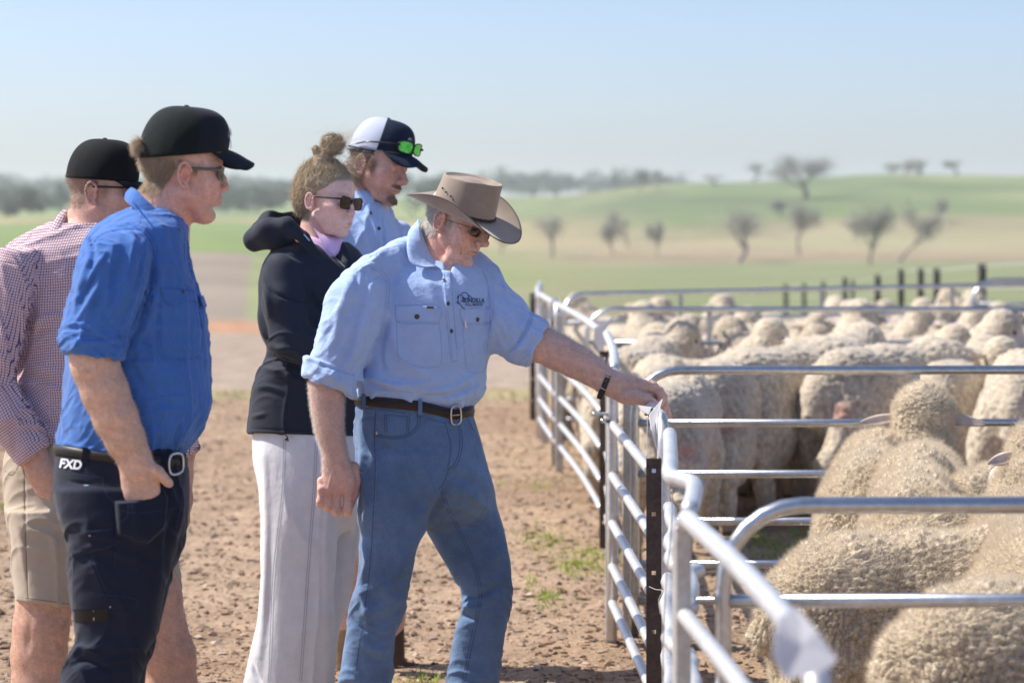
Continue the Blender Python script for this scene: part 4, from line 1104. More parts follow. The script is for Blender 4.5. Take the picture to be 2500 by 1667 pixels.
def band(P, xc, a, b, zc, yf, h, th, m, name, parent=None, n=96, ex=2.4):
    """belt-like closed band: ellipse in x/z, height from yf(x)"""
    al = np.linspace(0, 2 * math.pi, n, endpoint=False); V = []
    for (r, y_) in ((0, -h), (th, -h * .93), (th, h * .93), (0, h)):
        ca = np.sign(np.cos(al)) * np.abs(np.cos(al)) ** (2 / ex); sa = np.sign(np.sin(al)) * np.abs(np.sin(al)) ** (2 / ex)
        x = xc + (a + r) * ca; z = zc + (b + r) * sa; V.append(np.stack([x, yf(xc + a * ca) + y_, z], 1))
    V = np.stack(V, 1).reshape(-1, 3); Q = []
    for i in range(n):
        for j in range(4): Q.append((i * 4 + j, i * 4 + (j + 1) % 4, ((i + 1) % n) * 4 + (j + 1) % 4, ((i + 1) % n) * 4 + j))
    Q = np.array(Q); c = np.array((xc, V[:, 1].mean(), zc)); 
    k = 2 * 0; q = Q[1]; nn = np.cross(V[q[2]] - V[q[0]], V[q[3]] - V[q[1]])
    if nn @ (V[q[0]] - c) < 0: Q = Q[:, ::-1]
    return P.obj(name, V, Q, m, parent)
def bvh(V, Q): return BVHTree.FromPolygons([tuple(v) for v in V.tolist()], Q.tolist())
def sback(x, xc, a, b, ex=2.4):
    return b * max(0, 1 - abs((x - xc) / a) ** ex) ** (1 / ex)
def zat(bv, x, y):
    h = bv.ray_cast(Vector((x, y, 800)), Vector((0, 0, -1)))
    return (h[0].z, h[1]) if h[0] is not None else (None, None)
def drape(P, pts_list, bv, m, name, parent, off=1.0, th=1.4):
    """flat polygons/ribbons in x,y pressed on the front of a surface. pts_list: list of (V2 (n,2), faces)"""
    mbV = []; F4 = []; n0 = 0
    for V2, Fc in pts_list:
        V2 = np.asarray(V2, float); z = []; last = 0
        for x, y in V2:
            h, nn = zat(bv, x, y); last = h if h is not None else last; z.append(last)
        z = np.array(z); k = len(V2)
        T = np.column_stack([V2, z + off]); B = np.column_stack([V2, z - th]); mbV += [T, B]; Fc = np.asarray(Fc)
        F4.append(Fc + n0)
        n0 += 2 * k
    return P.obj(name, np.concatenate(mbV), F4 if False else np.concatenate(F4), m, parent)
def ribbon(P_, w_, sm=6):
    C = catmull(P_, sm) if sm and len(P_) > 2 else np.asarray([np.array(P_[0]) * (1 - t) + np.array(P_[-1]) * t for t in np.linspace(0, 1, 12)]) if len(P_) == 2 else np.asarray(P_, float)
    T = np.gradient(C, axis=0); T /= np.linalg.norm(T, axis=1)[:, None] + 1e-9; Nn = np.stack([-T[:, 1], T[:, 0]], 1)
    n = len(C); V = np.concatenate([C - Nn * w_ / 2, C + Nn * w_ / 2]); Q = [(i, i + 1, i + 1 + n, i + n) for i in range(n - 1)]
    return V, np.array(Q)
def seams(P, lines, bv, m, name, parent, w_=1.3, off=.55): 
    o = drape(P, [ribbon(l, w_) for l in lines], bv, m, name, parent, off); me = parent.data; n0 = len(me.polygons)
    bm = bmesh.new(); bm.from_mesh(me); bm.from_mesh(o.data); bm.faces.ensure_lookup_table(); k = len(me.materials)
    for f in bm.faces[n0:]: f.material_index = k
    me.materials.append(m); bm.to_mesh(me); bm.free(); bpy.data.objects.remove(o)
def disc(P, bv, x, y, r, m, name, parent, h=1.6, holes=True, sx=1.0):
    z, nn = zat(bv, x, y)
    if z is None: return
    nn = np.array(nn); nn = nn if nn[2] > 0 else -nn; u = np.cross((0, 1.0, 0), nn); u /= np.linalg.norm(u); v = np.cross(nn, u); c = np.array((x, y, z))
    mb = MB(); a = np.linspace(0, 2 * math.pi, 20, endpoint=False); rings = [(r, -.6), (r, h * .7), (r * .85, h), (r * .62, h * .6), (0.01, h * .6)]
    V = np.concatenate([c + u * (q * np.cos(a))[:, None] * sx + v * (q * np.sin(a))[:, None] + nn * hh for q, hh in rings])
    Q = [(i * 20 + j, i * 20 + (j + 1) % 20, (i + 1) * 20 + (j + 1) % 20, (i + 1) * 20 + j) for i in range(4) for j in range(20)]
    Q = np.array(Q); q = Q[25]; w_ = np.cross(V[q[2]] - V[q[0]], V[q[3]] - V[q[1]])
    if w_ @ nn < 0: Q = Q[:, ::-1]
    return P.obj(name, V, Q, m, parent)
def text_poly(s_, size, font_shear=0.0, bold=0.0):
    cu = bpy.data.curves.new('t', 'FONT'); cu.body = s_; cu.size = size; cu.resolution_u = 3; cu.shear = font_shear; cu.offset = bold
    o = bpy.data.objects.new('t', cu); COL.objects.link(o); dg = bpy.context.evaluated_depsgraph_get(); me = o.evaluated_get(dg).to_mesh()
    V = np.array([v.co[:2] for v in me.vertices]); Fc = [tuple(p.vertices) for p in me.polygons]; o.to_mesh_clear() if hasattr(o, 'to_mesh_clear') else None
    bpy.data.objects.remove(o); bpy.data.curves.remove(cu)
    T = []
    for f in Fc:
        for i in range(1, len(f) - 1): T.append((f[0], f[i], f[i + 1]))
    return V, np.array(T)

def cap_mesh(P, H, parent, m_back, m_front, m_brim, hem=(46, 34), top=150, ax=104, az=85, cx=2, L=72, split=.62, brimdrop=16, side=26, panel=True, hi=1.0, brimw=74, tiltb=0.0):
    """baseball cap around a Head: crown (with seams), brim, button. mm in head space"""
    na, nt_ = 72, 26; al = np.linspace(0, 2 * math.pi, na, endpoint=False); V = []; MI = []
    for i in range(nt_):
        t = i / (nt_ - 1)
        for a in al:
            ca, sa = math.cos(a), math.sin(a); fr = .5 + .5 * ca
            hy = hem[1] + (hem[0] - hem[1]) * fr
            p = .50 + .18 * (1 - fr); sc = max(math.cos(t * math.pi / 2), 0) ** p if i < nt_ - 1 else 0
            if t < .3: sc *= 1 + .0 * t
            y = hy + (top - hy) * (math.sin(t * math.pi / 2) ** 1.0 if True else t)
            seam = min(abs(((a / (math.pi / 3)) + .5) % 1 - .5), 1) * math.pi / 3
            r = 1 - .010 * math.exp(-(seam / .035) ** 2) + .003 * math.sin(9 * a + 5 * t)
            x = cx + ax * ca * sc * r + (6 * fr * t * (1 - t) * 4 * hi); z = az * sa * sc * r
            V.append((x, y, z))
    V = np.array(V); Q = []; 
    for i in range(nt_ - 1):
        for j in range(na):
            Q.append((i * na + j, i * na + (j + 1) % na, (i + 1) * na + (j + 1) % na, (i + 1) * na + j))
            am = al[j] + math.pi / na; am = min(am, 2 * math.pi - am); MI.append(1 if am < split * math.pi / 2 * 1.25 else 0)
    # inner lining
    Vi = V.copy(); Vi[:, 0] = cx + (Vi[:, 0] - cx) * .97; Vi[:, 2] *= .97; Vi[:, 1] -= 1.5; K = len(V)
    Q2 = [tuple(q[::-1] + K) for q in np.array(Q)]; rim = [((j + 1) % na, j, j + K, (j + 1) % na + K) for j in range(na)]
    VV = np.concatenate([V, Vi]); QQ = np.array(Q + Q2 + rim); MM = MI + MI + [0] * na
    f_ = H.A(VV)
    def orient(Vp, Qp, c):
        a, b, c2, d = [Vp[Qp[:, k]] for k in range(4)]; s_ = (np.cross(c2 - a, d - b) * (a - c)).sum(); return Qp if s_ > 0 else Qp[:, ::-1]
    n1 = len(Q); Qo = orient(f_, QQ[:n1], H.P(0, 60, 0)); flip = (Qo is not QQ[:n1]) and not np.array_equal(Qo, QQ[:n1])
    if flip: QQ = QQ[:, ::-1]
    crown = P.obj('cap', f_, QQ, [m_back, m_front], parent, mi=np.array(MM))
    # brim
    nu, nv = 33, 12; G = []
    for i in range(nu):
        v = -1 + 2 * i / (nu - 1); a = v * R(58)
        bx, bz = cx + ax * .985 * math.cos(a), az * .985 * math.sin(a); hy = hem[1] + (hem[0] - hem[1]) * (.5 + .5 * math.cos(a)) + 2
        for j in range(nv):
            w_ = j / (nv - 1); q = abs(v)
            ox = cx + ax * .985 * math.cos(R(58)) + (ax * (1 - math.cos(R(58))) + L) * (1 - q ** 2.6) ** .5 if q < 1 else bx
            oz = brimw * (np.sign(v) * min(1, q ** .9) * 1.03); 
            x = bx + (ox - bx) * w_; z = bz + (oz - bz) * w_ * (1 if q < 1 else 0)
            fw = min(max((x - cx - ax * .985 * math.cos(R(58))) / (L + 30), 0), 1) ** .8
            y = hy - brimdrop * w_ * (1 + .2 * w_) * fw - side * (abs(z) / brimw) ** 2 * fw + tiltb * w_
            G.append((x, y, z))
    G = np.array(G).reshape(nu, nv, 3); Bt = G.copy(); Bt[..., 1] -= 3.2
    V = np.concatenate([G.reshape(-1, 3), Bt.reshape(-1, 3)]); K = nu * nv; Q = []
    for i in range(nu - 1):
        for j in range(nv - 1): q = (i * nv + j, (i + 1) * nv + j, (i + 1) * nv + j + 1, i * nv + j + 1); Q += [q, tuple(x + K for x in q[::-1])]
        b = i * nv + nv - 1; Q.append((b, b + nv, b + nv + K, b + K))
    f_ = H.A(V); Q = np.array(Q); q = Q[2 * (nv - 1) * 16]; nn = np.cross(f_[q[2]] - f_[q[0]], f_[q[3]] - f_[q[1]])
    if nn @ H.M[1] < 0: Q = Q[:, ::-1]
    P.obj('brim', f_, Q, m_brim, crown)
    mbb = MB(); u_, v_ = np.meshgrid(np.linspace(0, math.pi / 2, 5), np.linspace(0, 2 * math.pi, 13)[:-1], indexing='ij')
    Pp = np.stack([np.sin(u_) * np.cos(v_) * 7, np.cos(u_) * 4 + top - .5, np.sin(u_) * np.sin(v_) * 7], -1).reshape(-1, 3) + (cx + 6 * 0, 0, 0)
    Qq = np.array([(i * 12 + j, i * 12 + (j + 1) % 12, (i + 1) * 12 + (j + 1) % 12, (i + 1) * 12 + j) for i in range(4) for j in range(12)])
    P.obj('button', H.A(Pp), Qq, m_front, crown)
    return crown

def glasses(P, H, parent, m_frame, m_lens, w=26, h=17, fwd=97, y=13, armlen=98, armr=(3.2, 2.0), wrap=.35, dx=0, tilt=0.0, cat_=0.0, zc=33, arm_y=None, zside=73, lensm2=None):
    """sunglasses in head space (mm)"""
    root = None
    for z in (-1, 1):
        pts = []
        for a in np.linspace(0, 2 * math.pi, 28, endpoint=False):
            p = math.copysign(abs(math.cos(a)) ** .62, math.cos(a)) * w; q = math.copysign(abs(math.sin(a)) ** .62, math.sin(a)) * h
            q += cat_ * max(p / w, 0) * (q > 0)
            pts.append((p, q))
        pts = np.array(pts); X = fwd - wrap * np.maximum(pts[:, 0] + 10, 0) * .9 - (pts[:, 1] * -tilt)
        ring = np.stack([X, y + pts[:, 1], z * (zc + pts[:, 0])], 1)
        mb = MB(); mb.tube(H.A(ring), 2.0 * H.k, 8, closed=True)
        if root is None: root = P.mb(mb, 'sunglasses', m_frame, parent)
        else: P.mb(mb, 'rim', m_frame, root)
        c = ring.mean(0) + (3, 0, 0); V = np.concatenate([ring, [c]]); n = len(ring)
        inner = V - np.array((2.0, 0, 0)); VV = np.concatenate([V, inner]); T = [(i, (i + 1) % n, n) for i in range(n)] + [((i + 1) % n + n + 1, i + n + 1, 2 * n + 1) for i in range(n)]
        T = np.array(T); f_ = H.A(VV); q = T[0]; nn = np.cross(f_[q[1]] - f_[q[0]], f_[q[2]] - f_[q[0]])
        if nn @ H.M[0] < 0: T = T[:, ::-1]
        P.obj('lens', f_, T, m_lens, root)
        ay = y + h * .45 if arm_y is None else arm_y
        xo = fwd - wrap * (w + 10) * .9
        arm = [(xo, ay, z * (zc + w + 1)), (xo - 12, ay - .5, z * (zside - 2)), (30, ay - 2, z * (zside + 3)), (0, ay - 4, z * (zside + 4)), (-armlen + 75, ay - 14 if armlen > 90 else ay - 5, z * (zside + 2))]
        mb = MB(); mb.tube(catmull(H.A(arm), 6), np.linspace(armr[0], armr[1], 25) * H.k, 8, flat=None); P.mb(mb, 'temple', m_frame, root)
    mb = MB(); mb.tube(catmull(H.A([(fwd, y + 5, -9), (fwd + 3, y + 7, 0), (fwd, y + 5, 9)]), 4), 2 * H.k, 8); P.mb(mb, 'bridge', m_frame, root)
    return root

SKIN = mat('skin', 'ffffff', rough=.55, spec=.35, vcol=True, sss=.07, noise=[(38, .09), (130, .10), (420, .08)], bump=[(90, .35, .003), (320, .4, .0014)])
HAIRW = mat('hair_white', (0.92, 0.90, 0.87), rough=.5, spec=.4, trans=.35)
HAIRB = mat('hair_blond', (0.66, 0.54, 0.37), rough=.5, spec=.4, trans=.25)
HAIRD = mat('hair_darkblond', (0.34, 0.265, 0.18), rough=.5, spec=.4, trans=.2)
HAIRG = mat('hair_sandy', (0.64, 0.52, 0.38), rough=.5, spec=.4, trans=.25)
HAIRX = mat('hair_dark', (0.06, 0.045, 0.035), rough=.5, spec=.4)
LBLUE = mat('shirt_light_blue', (0.42, 0.57, 0.88), rough=.85, spec=.15, sheen=.25, noise=[(4, .07), (30, .05), (320, .06)], bump=[(16, .45, .012, (1, 2.2, .8)), (48, .5, .005), (900, .25, .0006)])
RBLUE = mat('shirt_royal_blue', (0.058, 0.17, 0.50), rough=.85, spec=.15, sheen=.25, noise=[(4, .10), (30, .06), (320, .06)], bump=[(14, .45, .012, (1, 2.2, .8)), (44, .5, .005), (900, .25, .0006)])
STITCHL = mat('stitch_light_blue', (0.32, 0.45, 0.76), rough=.9)
STITCHR = mat('stitch_royal', (0.035, 0.12, 0.42), rough=.9)
DENIM = mat('denim', (0.125, 0.205, 0.355), rough=.85, spec=.15, sheen=.2, noise=[(5, .24), (26, .12), (260, .2, (3, 3, .4))], bump=[(14, .45, .012, (1, 1, 2)), (50, .45, .005), (700, .3, .0008)])
DENIMS = mat('denim_stitch', (0.07, 0.115, 0.22), rough=.9)
NAVY = mat('navy_cotton', (0.009, 0.015, 0.034), rough=.8, spec=.2, sheen=.15, noise=[(5, .15)], bump=[(26, .4, .007), (800, .25, .0008)])
NAVYS = mat('navy_stitch', (0.03, 0.045, 0.09), rough=.9)
JACKET = mat('softshell', (0.012, 0.018, 0.034), rough=.75, spec=.25, sheen=.1, noise=[(5, .15)], bump=[(18, .3, .008), (600, .2, .0006)])
IVORY = mat('pale_denim', (0.66, 0.67, 0.70), rough=.85, sheen=.2, noise=[(3, .06), (24, .05), (300, .06)], bump=[(10, .4, .012, (2, 2, .5)), (50, .3, .004), (800, .25, .0008)])
IVORYS = mat('pale_denim_stitch', (0.30, 0.32, 0.40), rough=.9)
KHAKI = mat('khaki', (0.46, 0.38, 0.285), rough=.85, sheen=.2, noise=[(4, .07), (30, .05)], bump=[(24, .35, .007), (800, .25, .0008)])
KHAKIS = mat('khaki_stitch', (0.22, 0.18, 0.13), rough=.9)
LEATH = mat('belt_black', (0.02, 0.018, 0.017), rough=.45, noise=[(30, .2)])
LEATHB = mat('belt_brown', (0.055, 0.027, 0.020), rough=.5, noise=[(30, .2)])
BRASS = mat('buckle', (0.62, 0.55, 0.46), rough=.3, metal=.9)
STEEL = mat('buckle_steel', (0.7, 0.7, 0.7), rough=.3, metal=.9)
BTN = mat('button_grey', (0.07, 0.06, 0.055), rough=.35)
FELT = mat('felt', (0.33, 0.265, 0.21), rough=.9, spec=.1, sheen=.4, noise=[(9, .10), (40, .06)], bump=[(500, .35, .001)])
FELTD = mat('felt_dark', (0.135, 0.115, 0.105), rough=.85, spec=.15, sheen=.2, noise=[(9, .10)])
CAPB = mat('cap_black', (0.006, 0.008, 0.010), rough=.8, spec=.15, sheen=.05, bump=[(420, .6, .002)])
CAPG = mat('cap_navy', (0.008, 0.013, 0.022), rough=.75, spec=.2, sheen=.08, bump=[(700, .3, .001)])
CAPM = mat('cap_mesh_dark', (0.006, 0.013, 0.014), rough=.8, spec=.15, sheen=.08, bump=[(330, .9, .003)])
CAPW = mat('cap_mesh_white', (0.48, 0.53, 0.66), rough=.85, bump=[(380, .6, .002)])
CAPN = mat('cap_front_navy', (0.010, 0.020, 0.045), rough=.75, spec=.2)
LENS = mat('lens_dark', (0.006, 0.005, 0.005), rough=.12, spec=.45)
FRAMEK = mat('frame_black', (0.012, 0.012, 0.014), rough=.25)
FRAMEG = mat('frame_grey', (0.13, 0.13, 0.12), rough=.35)
LENSG = mat('lens_green', (0.10, 0.75, 0.18), rough=.12, metal=.85, noise=[(30, .5, (1, 1, 3))])
PINKSH = mat('shirt_pink', (0.78, 0.52, 0.80), rough=.85, sheen=.2, bump=[(900, .25, .0006)])
BOOT = mat('boot_brown', (0.09, 0.055, 0.035), rough=.7, noise=[(20, .25)])
def blob(P, name, m, prs, lo, hi, st=3.0, parent=None, post=None, vcolf=None, smooth=1):
    Fd = Field(lo, hi, st)
    for q in prs: Fd.op(q[0], q[2] if len(q) > 2 else 'add', q[1])
    V, Q = Fd.mesh(smooth); 
    if post: post(V, Q)
    o = P.obj(name, V, Q, m, parent, vcol=vcolf(V, vnormals(V, Q)) if vcolf else None)
    return o, V, Q
def armhair(P, V, Q, sel, dirf, n, L, m, name, parent, seed=0, w_=.28):
    N = vnormals(V, Q); i = np.where(sel)[0]; r = np.random.default_rng(seed); i = r.choice(i, n)
    d = N[i] * .55 + np.array(dirf)[None]; v, q = strands(V[i] - N[i] * .5, d, L, w_, seg=3, curl=.12, jit=.2, seed=seed)
    P.obj(name, v, q, m, parent)
# ------------------------------------------------------------------ old man with the hat
def old_man():
    P = Person(7.7, 'person in felt hat, light blue shirt and jeans, holding the white tag on the rail', (1030, 1000, 0)); rt = P.root
    H = Head((1079, 541, 56), .80, 33, 19)
    # --- skin: head, neck, trunk core, both arms and hands, legs
    Fd = Field((735, 420, -150), (1650, 1300, 175), 2.3, fine=[(1, 505, 670, 1.7), (0, 1030, 1200, 1.9)])
    head_sdf(Fd, H, nose=1.10, jaw=.95, chin=-3, fat=3, earr=1.12, neck=[(1084, 575, -22, 52), (1070, 625, -22, 56), (1060, 690, -25, 64)])
    k = H.k
    # jowl and neck cords, cheek creases
    Fd.add(cone(H.P(60, -70, 30), H.P(38, -98, 28), 15 * k, 12 * k), 14); Fd.add(cone(H.P(64, -88, 0), H.P(20, -125, 8), 20 * k, 20 * k), 16)
    for a, b, r in [((78, -58, 40), (66, -92, 30), 2.0), ((52, -8, 66), (40, -60, 62), 1.8), ((30, -60, 60), (26, -105, 50), 2.6), ((6, -70, 58), (4, -130, 56), 2.4), ((70, -4, 52), (58, 2, 60), 1.2)]:
        Fd.sub(cone(H.P(*a), H.P(*b), r * k, r * .8 * k), 7 * k)
    chain(Fd, [(1060, 690, -25, 80), (1020, 850, -10, 95), (1015, 960, -5, 90)], 20)
    # right arm hanging
    Fd.add(loft([(860, 772, 880, 60, 150), (930, 754, 850, 62, 146), (978, 757, 841, 66, 144), (1033, 766, 839, 70, 142), (1063, 772, 842, 72, 140), (1114, 787, 852, 78, 134), (1143, 787, 860, 80, 130), (1173, 783, 868, 82, 128), (1196, 778, 867, 86, 127), (1208, 786, 858, 92, 122)], n=2.2, cap=10), 12)
    for (x, y0, xt, tip, r) in [(848, 1196, 848, 1262, 12.5), (822, 1200, 822, 1263, 12.2), (801, 1202, 801, 1251, 11.6), (785, 1196, 782, 1240, 10.2)]:
        z0 = 106
        chain(Fd, [(x, y0 - 22, z0, r + 1), (x, y0 + 6, z0 + 8, r - .4), (xt, y0 + 22, z0 + 10, r - 1.6), (xt, tip - r - 6, z0 + 10, r - .2), (xt, tip - r, z0 - 2, r * .93), (xt, tip - r - 10, z0 - 26, r * .85), (xt, tip - r - 22, z0 - 30, r * .75)], 3.0)
    for x in (835, 811.5, 793): Fd.sub(cone((x, 1212, 136), (x, 1262, 130), 2.0, 3.4), 4)
    for x, y in [(848, 1190), (822, 1194), (801, 1196), (785, 1194)]: Fd.add(ell((x, y, 119), (10, 8, 7)), 7)
    chain(Fd, [(862, 1140, 92, 15), (868, 1175, 84, 13), (864, 1208, 78, 11), (856, 1234, 76, 9)], 5)
    # left arm reaching
    chain(Fd, [(1150, 720, -10, 52), (1262, 818, 12, 34), (1300, 836, 16, 41)], 14)
    chain(Fd, [(1300, 832, 16, 41), (1325, 842, 16, 42), (1365, 862, 17, 41.5), (1405, 882, 18, 39), (1445, 905, 19, 34.5), (1480, 930, 20, 30), (1505, 941, 20, 30)], 14, zf=.86)
    chain(Fd, [(1500, 939, 18, 29.5), (1530, 950, 14, 34), (1562, 957, 8, 31), (1584, 957, 2, 26)], 12, zf=.62)
    # thumb, first finger, the rest folding down over the tag
    chain(Fd, [(1520, 962, 22, 19), (1550, 968, 36, 16), (1578, 975, 40, 12.5), (1592, 982, 37, 10.5), (1602, 988, 34, 8.5)], 6)
    chain(Fd, [(1572, 944, 16, 17), (1593, 944, 16, 13.5), (1609, 955, 17, 12), (1616, 968, 18, 11), (1611, 984, 22, 9.5), (1604, 996, 26, 8)], 4)
    chain(Fd, [(1575, 948, -2, 16), (1600, 952, -6, 13), (1618, 968, -8, 11.5), (1622, 990, -6, 9.5), (1616, 1008, -1, 8.5)], 3.5)
    chain(Fd, [(1572, 954, -20, 15), (1598, 960, -26, 12.5), (1618, 978, -29, 11), (1627, 1002, -27, 9.2), (1626, 1016, -24, 8)], 3.5)
    chain(Fd, [(1570, 962, -36, 13), (1594, 970, -43, 11), (1616, 988, -45, 9.6), (1630, 1008, -44, 8), (1634, 1016, -42, 7)], 3.5)
    Fd.sub(cone((1584, 930, 8), (1582, 962, 26), 2.2, 1.6), 4)
    for q in (1536, 1543, 1550): Fd.sub(cone((q - 4, 957, 50), (q + 4, 975, 56), 1.3, 1.3), 3)
    V, Q = Fd.mesh(1); N = vnormals(V, Q)
    # tendons and wrinkles on hands and forearm
    for x0, x1 in [(846, 842), (822, 826), (802, 812)]: stroke(V, N, [(x1, 1150), (x0, 1190)], 3.4, 2.0)
    for a in range(14):
        x = 1330 + a * 9; stroke(V, N, [(x, 850 + a * 4), (x + 12, 878 + a * 4), (x + 8, 905 + a * 3)], 2.4, -.8)
    stroke(V, N, [(1500, 925), (1540, 935), (1585, 940)], 4, 1.8); stroke(V, N, [(1420, 880), (1470, 905), (1500, 918)], 7, 2)
    L = H.inv(V)
    white = lambda x, y, z: np.clip((6 - x + (y - 20) * .45) / 10, 0, 1) * np.clip((y + 52) / 14, 0, 1) * (np.abs(z) < 79) * (x > -140) + .75 * np.exp(-(((x - 26) / 13) ** 2 + ((y - 12) / 24) ** 2 + ((np.abs(z) - 62) / 16) ** 2))
    C = skin_col(V, N, H, (.74, .475, .385), red=.7, lips=.55, hairf=white, haircol=(.80, .77, .73), seed=3, freck=.28)
    arm = (np.linalg.norm(L, axis=1) > 190) | (V[:, 0] > 1205)
    C[arm] = (np.array((.73, .46, .38)) * (1 + .3 * (n3(V, 6, 5) + .6 * n3(V, 2.6, 6)))[:, None] * (1 + .25 * n3(V, 30, 8))[:, None])[arm]
    kn = np.exp(-((V[:, 1] - 1200) / 30) ** 2) * (V[:, 0] < 880); C *= np.stack([1 + 0 * kn, 1 - .10 * kn, 1 - .12 * kn], 1)
    body = P.obj('body', V, Q, SKIN, vcol=np.clip(C, .02, .9))
    # forearm hair glowing at the rims
    selR = (V[:, 0] > 1325) & (V[:, 0] < 1590) & (V[:, 1] < 990) & ~((V[:, 0] > 1452) & (V[:, 0] < 1500) & False)
    armhair(P, V, Q, selR, (.5, -.3, .1), 9000, 9.5, HAIRW, 'arm_hair', rt, 1, .2)
    selL = (V[:, 0] < 880) & (V[:, 1] > 925) & (V[:, 1] < 1150) & (V[:, 0] > 740)
    armhair(P, V, Q, selL, (-.1, .6, .1), 8000, 9.5, HAIRW, 'arm_hair', rt, 2, .2)
    # --- hair: white at the nape and side
    i = np.where((white(*L.T) > .45) & (L[:, 1] < 62) & (L[:, 2] > -60) & (np.linalg.norm(L, axis=1) < 150) & ~((np.abs(L[:, 0] + 4) < 24) & (L[:, 1] < 34) & (L[:, 2] > 68)))[0]
    r = np.random.default_rng(4); i = r.choice(i, 3600)
    d = N[i] * .35 + H.M[0] * -.55 + H.M[1] * -.75 + np.array((-.1, .3, 0))
    v, q = strands(V[i] - N[i], d, 21, .42, seg=4, grav=.5, jit=.22, curl=.10, seed=5); P.obj('hair', v, q, HAIRW)
    # --- shirt
    Fs = Field((700, 570, -160), (1370, 1030, 190), 2.5)
    torso = loft([(590, 1000, 1130, -70, 0), (612, 950, 1165, -95, 22), (640, 902, 1190, -118, 48), (672, 892, 1196, -126, 78), (705, 886, 1200, -130, 100), (760, 884, 1202, -132, 112), (850, 876, 1198, -130, 112), (907, 870, 1186, -126, 110), (940, 860, 1184, -124, 108), (962, 862, 1180, -120, 104), (985, 872, 1160, -110, 96), (1004, 884, 1146, -98, 88)], n=2.35, cap=12)
    Fs.add(torso)
    Fs.add(cone((905, 668, 70), (985, 618, 5), 36, 40), 30); Fs.add(cone((1150, 680, -70), (1085, 630, -30), 38, 36), 30)
    Fs.add(loft([(640, 858, 925, 30, 125), (665, 838, 938, 28, 140), (706, 808, 948, 28, 156), (760, 789, 946, 30, 160), (804, 777, 932, 34, 162), (850, 765, 912, 36, 162), (905, 752, 886, 38, 160)], n=2.2, tilt=(-.4, .42), cap=6), 22)
    Fs.add(loft([(893, 741, 888, 33, 166), (915, 737, 881, 31, 168), (945, 738, 866, 32, 166)], n=2.25, tilt=(.36, .44), cap=7), 1.5)
    Fs.sub(loft([(930, 750, 860, 42, 156), (1000, 750, 845, 50, 150)], n=2.2, tilt=(.44, .3)), 2)
    Fs.add(cone((1152, 708, -20), (1222, 790, 0), 78, 68), 26); Fs.add(cone((1222, 790, 0), (1270, 826, 10), 66, 60), 16)
    Fs.add(cyl((1262, 818, 10), (1316, 843, 14), 64, 59, .95, 7), 2); Fs.sub(cyl((1295, 833, 13), (1350, 858, 16), 52, 48, .95, 4), 2)
    Fs.sub(cone((1092, 560, -22), (1082, 640, -10), 52, 52), 8); Fs.sub(cone((1098, 640, 10), (1092, 668, 50), 30, 14), 10)
    V, Q = Fs.mesh(1); N = vnormals(V, Q)
    K = 1.25
    sl = np.clip((930 - V[:, 0]) / 40, 0, 1) * np.clip((V[:, 2] - 20) / 30, 0, 1) * (V[:, 1] < 925)
    sr = np.clip((V[:, 0] - 1190) / 25, 0, 1); low = np.clip((V[:, 1] - 890) / 50, 0, 1) * (1 - sr) * (1 - sl)
    wrinkle(V, N, 112, 150, 34, 6, sl, 1); wrinkle(V, N, 60, 60, 22, 3.0, sl, 2)
    wrinkle(V, N, 38, 100, 30, 5.5, sr, 3); wrinkle(V, N, 80, 60, 26, 3, sr, 4)
    wrinkle(V, N, 20, 90, 20, 6.0, low, 5); wrinkle(V, N, 100, 220, 48, 4.0, 1 - sl, 6)
    wrinkle(V, N, 35, 70, 24, 1.8, 1 - low, 7)
    wrinkle(V, N, 118, 110, 17, 2.2, sl, 8, 3); wrinkle(V, N, 45, 90, 16, 2.2, sr, 9, 3); wrinkle(V, N, 12, 70, 15, 2.6, low, 10, 3); V = smoothmesh(V, Q, 2); N = vnormals(V, Q)
    S = lambda p, w_, a: stroke(V, N, p, w_, a * K)
    # draped folds read off the photograph
    S([(945, 770), (935, 815), (905, 870)], 9, -9); S([(950, 760), (960, 820), (985, 880), (1050, 920)], 12, 6); S([(940, 800), (930, 870), (940, 920)], 7, -5)
    S([(870, 655), (840, 740), (815, 830), (790, 890)], 12, 6); S([(905, 660), (880, 760), (850, 860)], 9, -6); S([(915, 720), (890, 800), (870, 880)], 10, 5)
    S([(860, 940), (900, 925), (960, 945), (1010, 955)], 7, 7); S([(880, 905), (940, 930), (1010, 940), (1080, 930)], 8, 7); S([(885, 925), (950, 955), (1000, 960)], 4, -6)
    S([(1010, 950), (1070, 955), (1130, 935), (1175, 900)], 9, 7); S([(1040, 965), (1100, 965), (1160, 935)], 5, -6); S([(1180, 930), (1140, 965), (1100, 978)], 6, 5)
    S([(1195, 700), (1190, 790), (1185, 870)], 7, -8); S([(1200, 690), (1215, 760), (1240, 830)], 8, 5); S([(1180, 655), (1230, 705), (1290, 770)], 10, 5)
    S([(1297, 755), (1286, 800), (1262, 840), (1238, 862)], 5, -10); S([(1200, 845), (1240, 835), (1275, 800)], 8, -4); S([(1310, 790), (1290, 850), (1262, 890)], 8, -5); S([(1325, 810), (1315, 860)], 6, 4)
    S([(1255, 860), (1280, 850), (1300, 822)], 5, 4); S([(880, 640), (905, 625), (950, 610)], 7, 5); S([(870, 665), (905, 645), (925, 660)], 4, 4); S([(900, 690), (925, 672), (940, 690)], 4, -4)
    S([(760, 895), (800, 915), (850, 945)], 7, 4); S([(745, 920), (790, 945), (840, 962)], 5, -4); S([(760, 880), (790, 893), (868, 912)], 3.5, -6)
    N = vnormals(V, Q)
    wrinkle(V, N, 118, 110, 17, 2.2, sl, 8, 3); wrinkle(V, N, 45, 90, 16, 2.2, sr, 9, 3); wrinkle(V, N, 12, 70, 15, 2.6, low, 10, 3); V = smoothmesh(V, Q, 2); N = vnormals(V, Q)
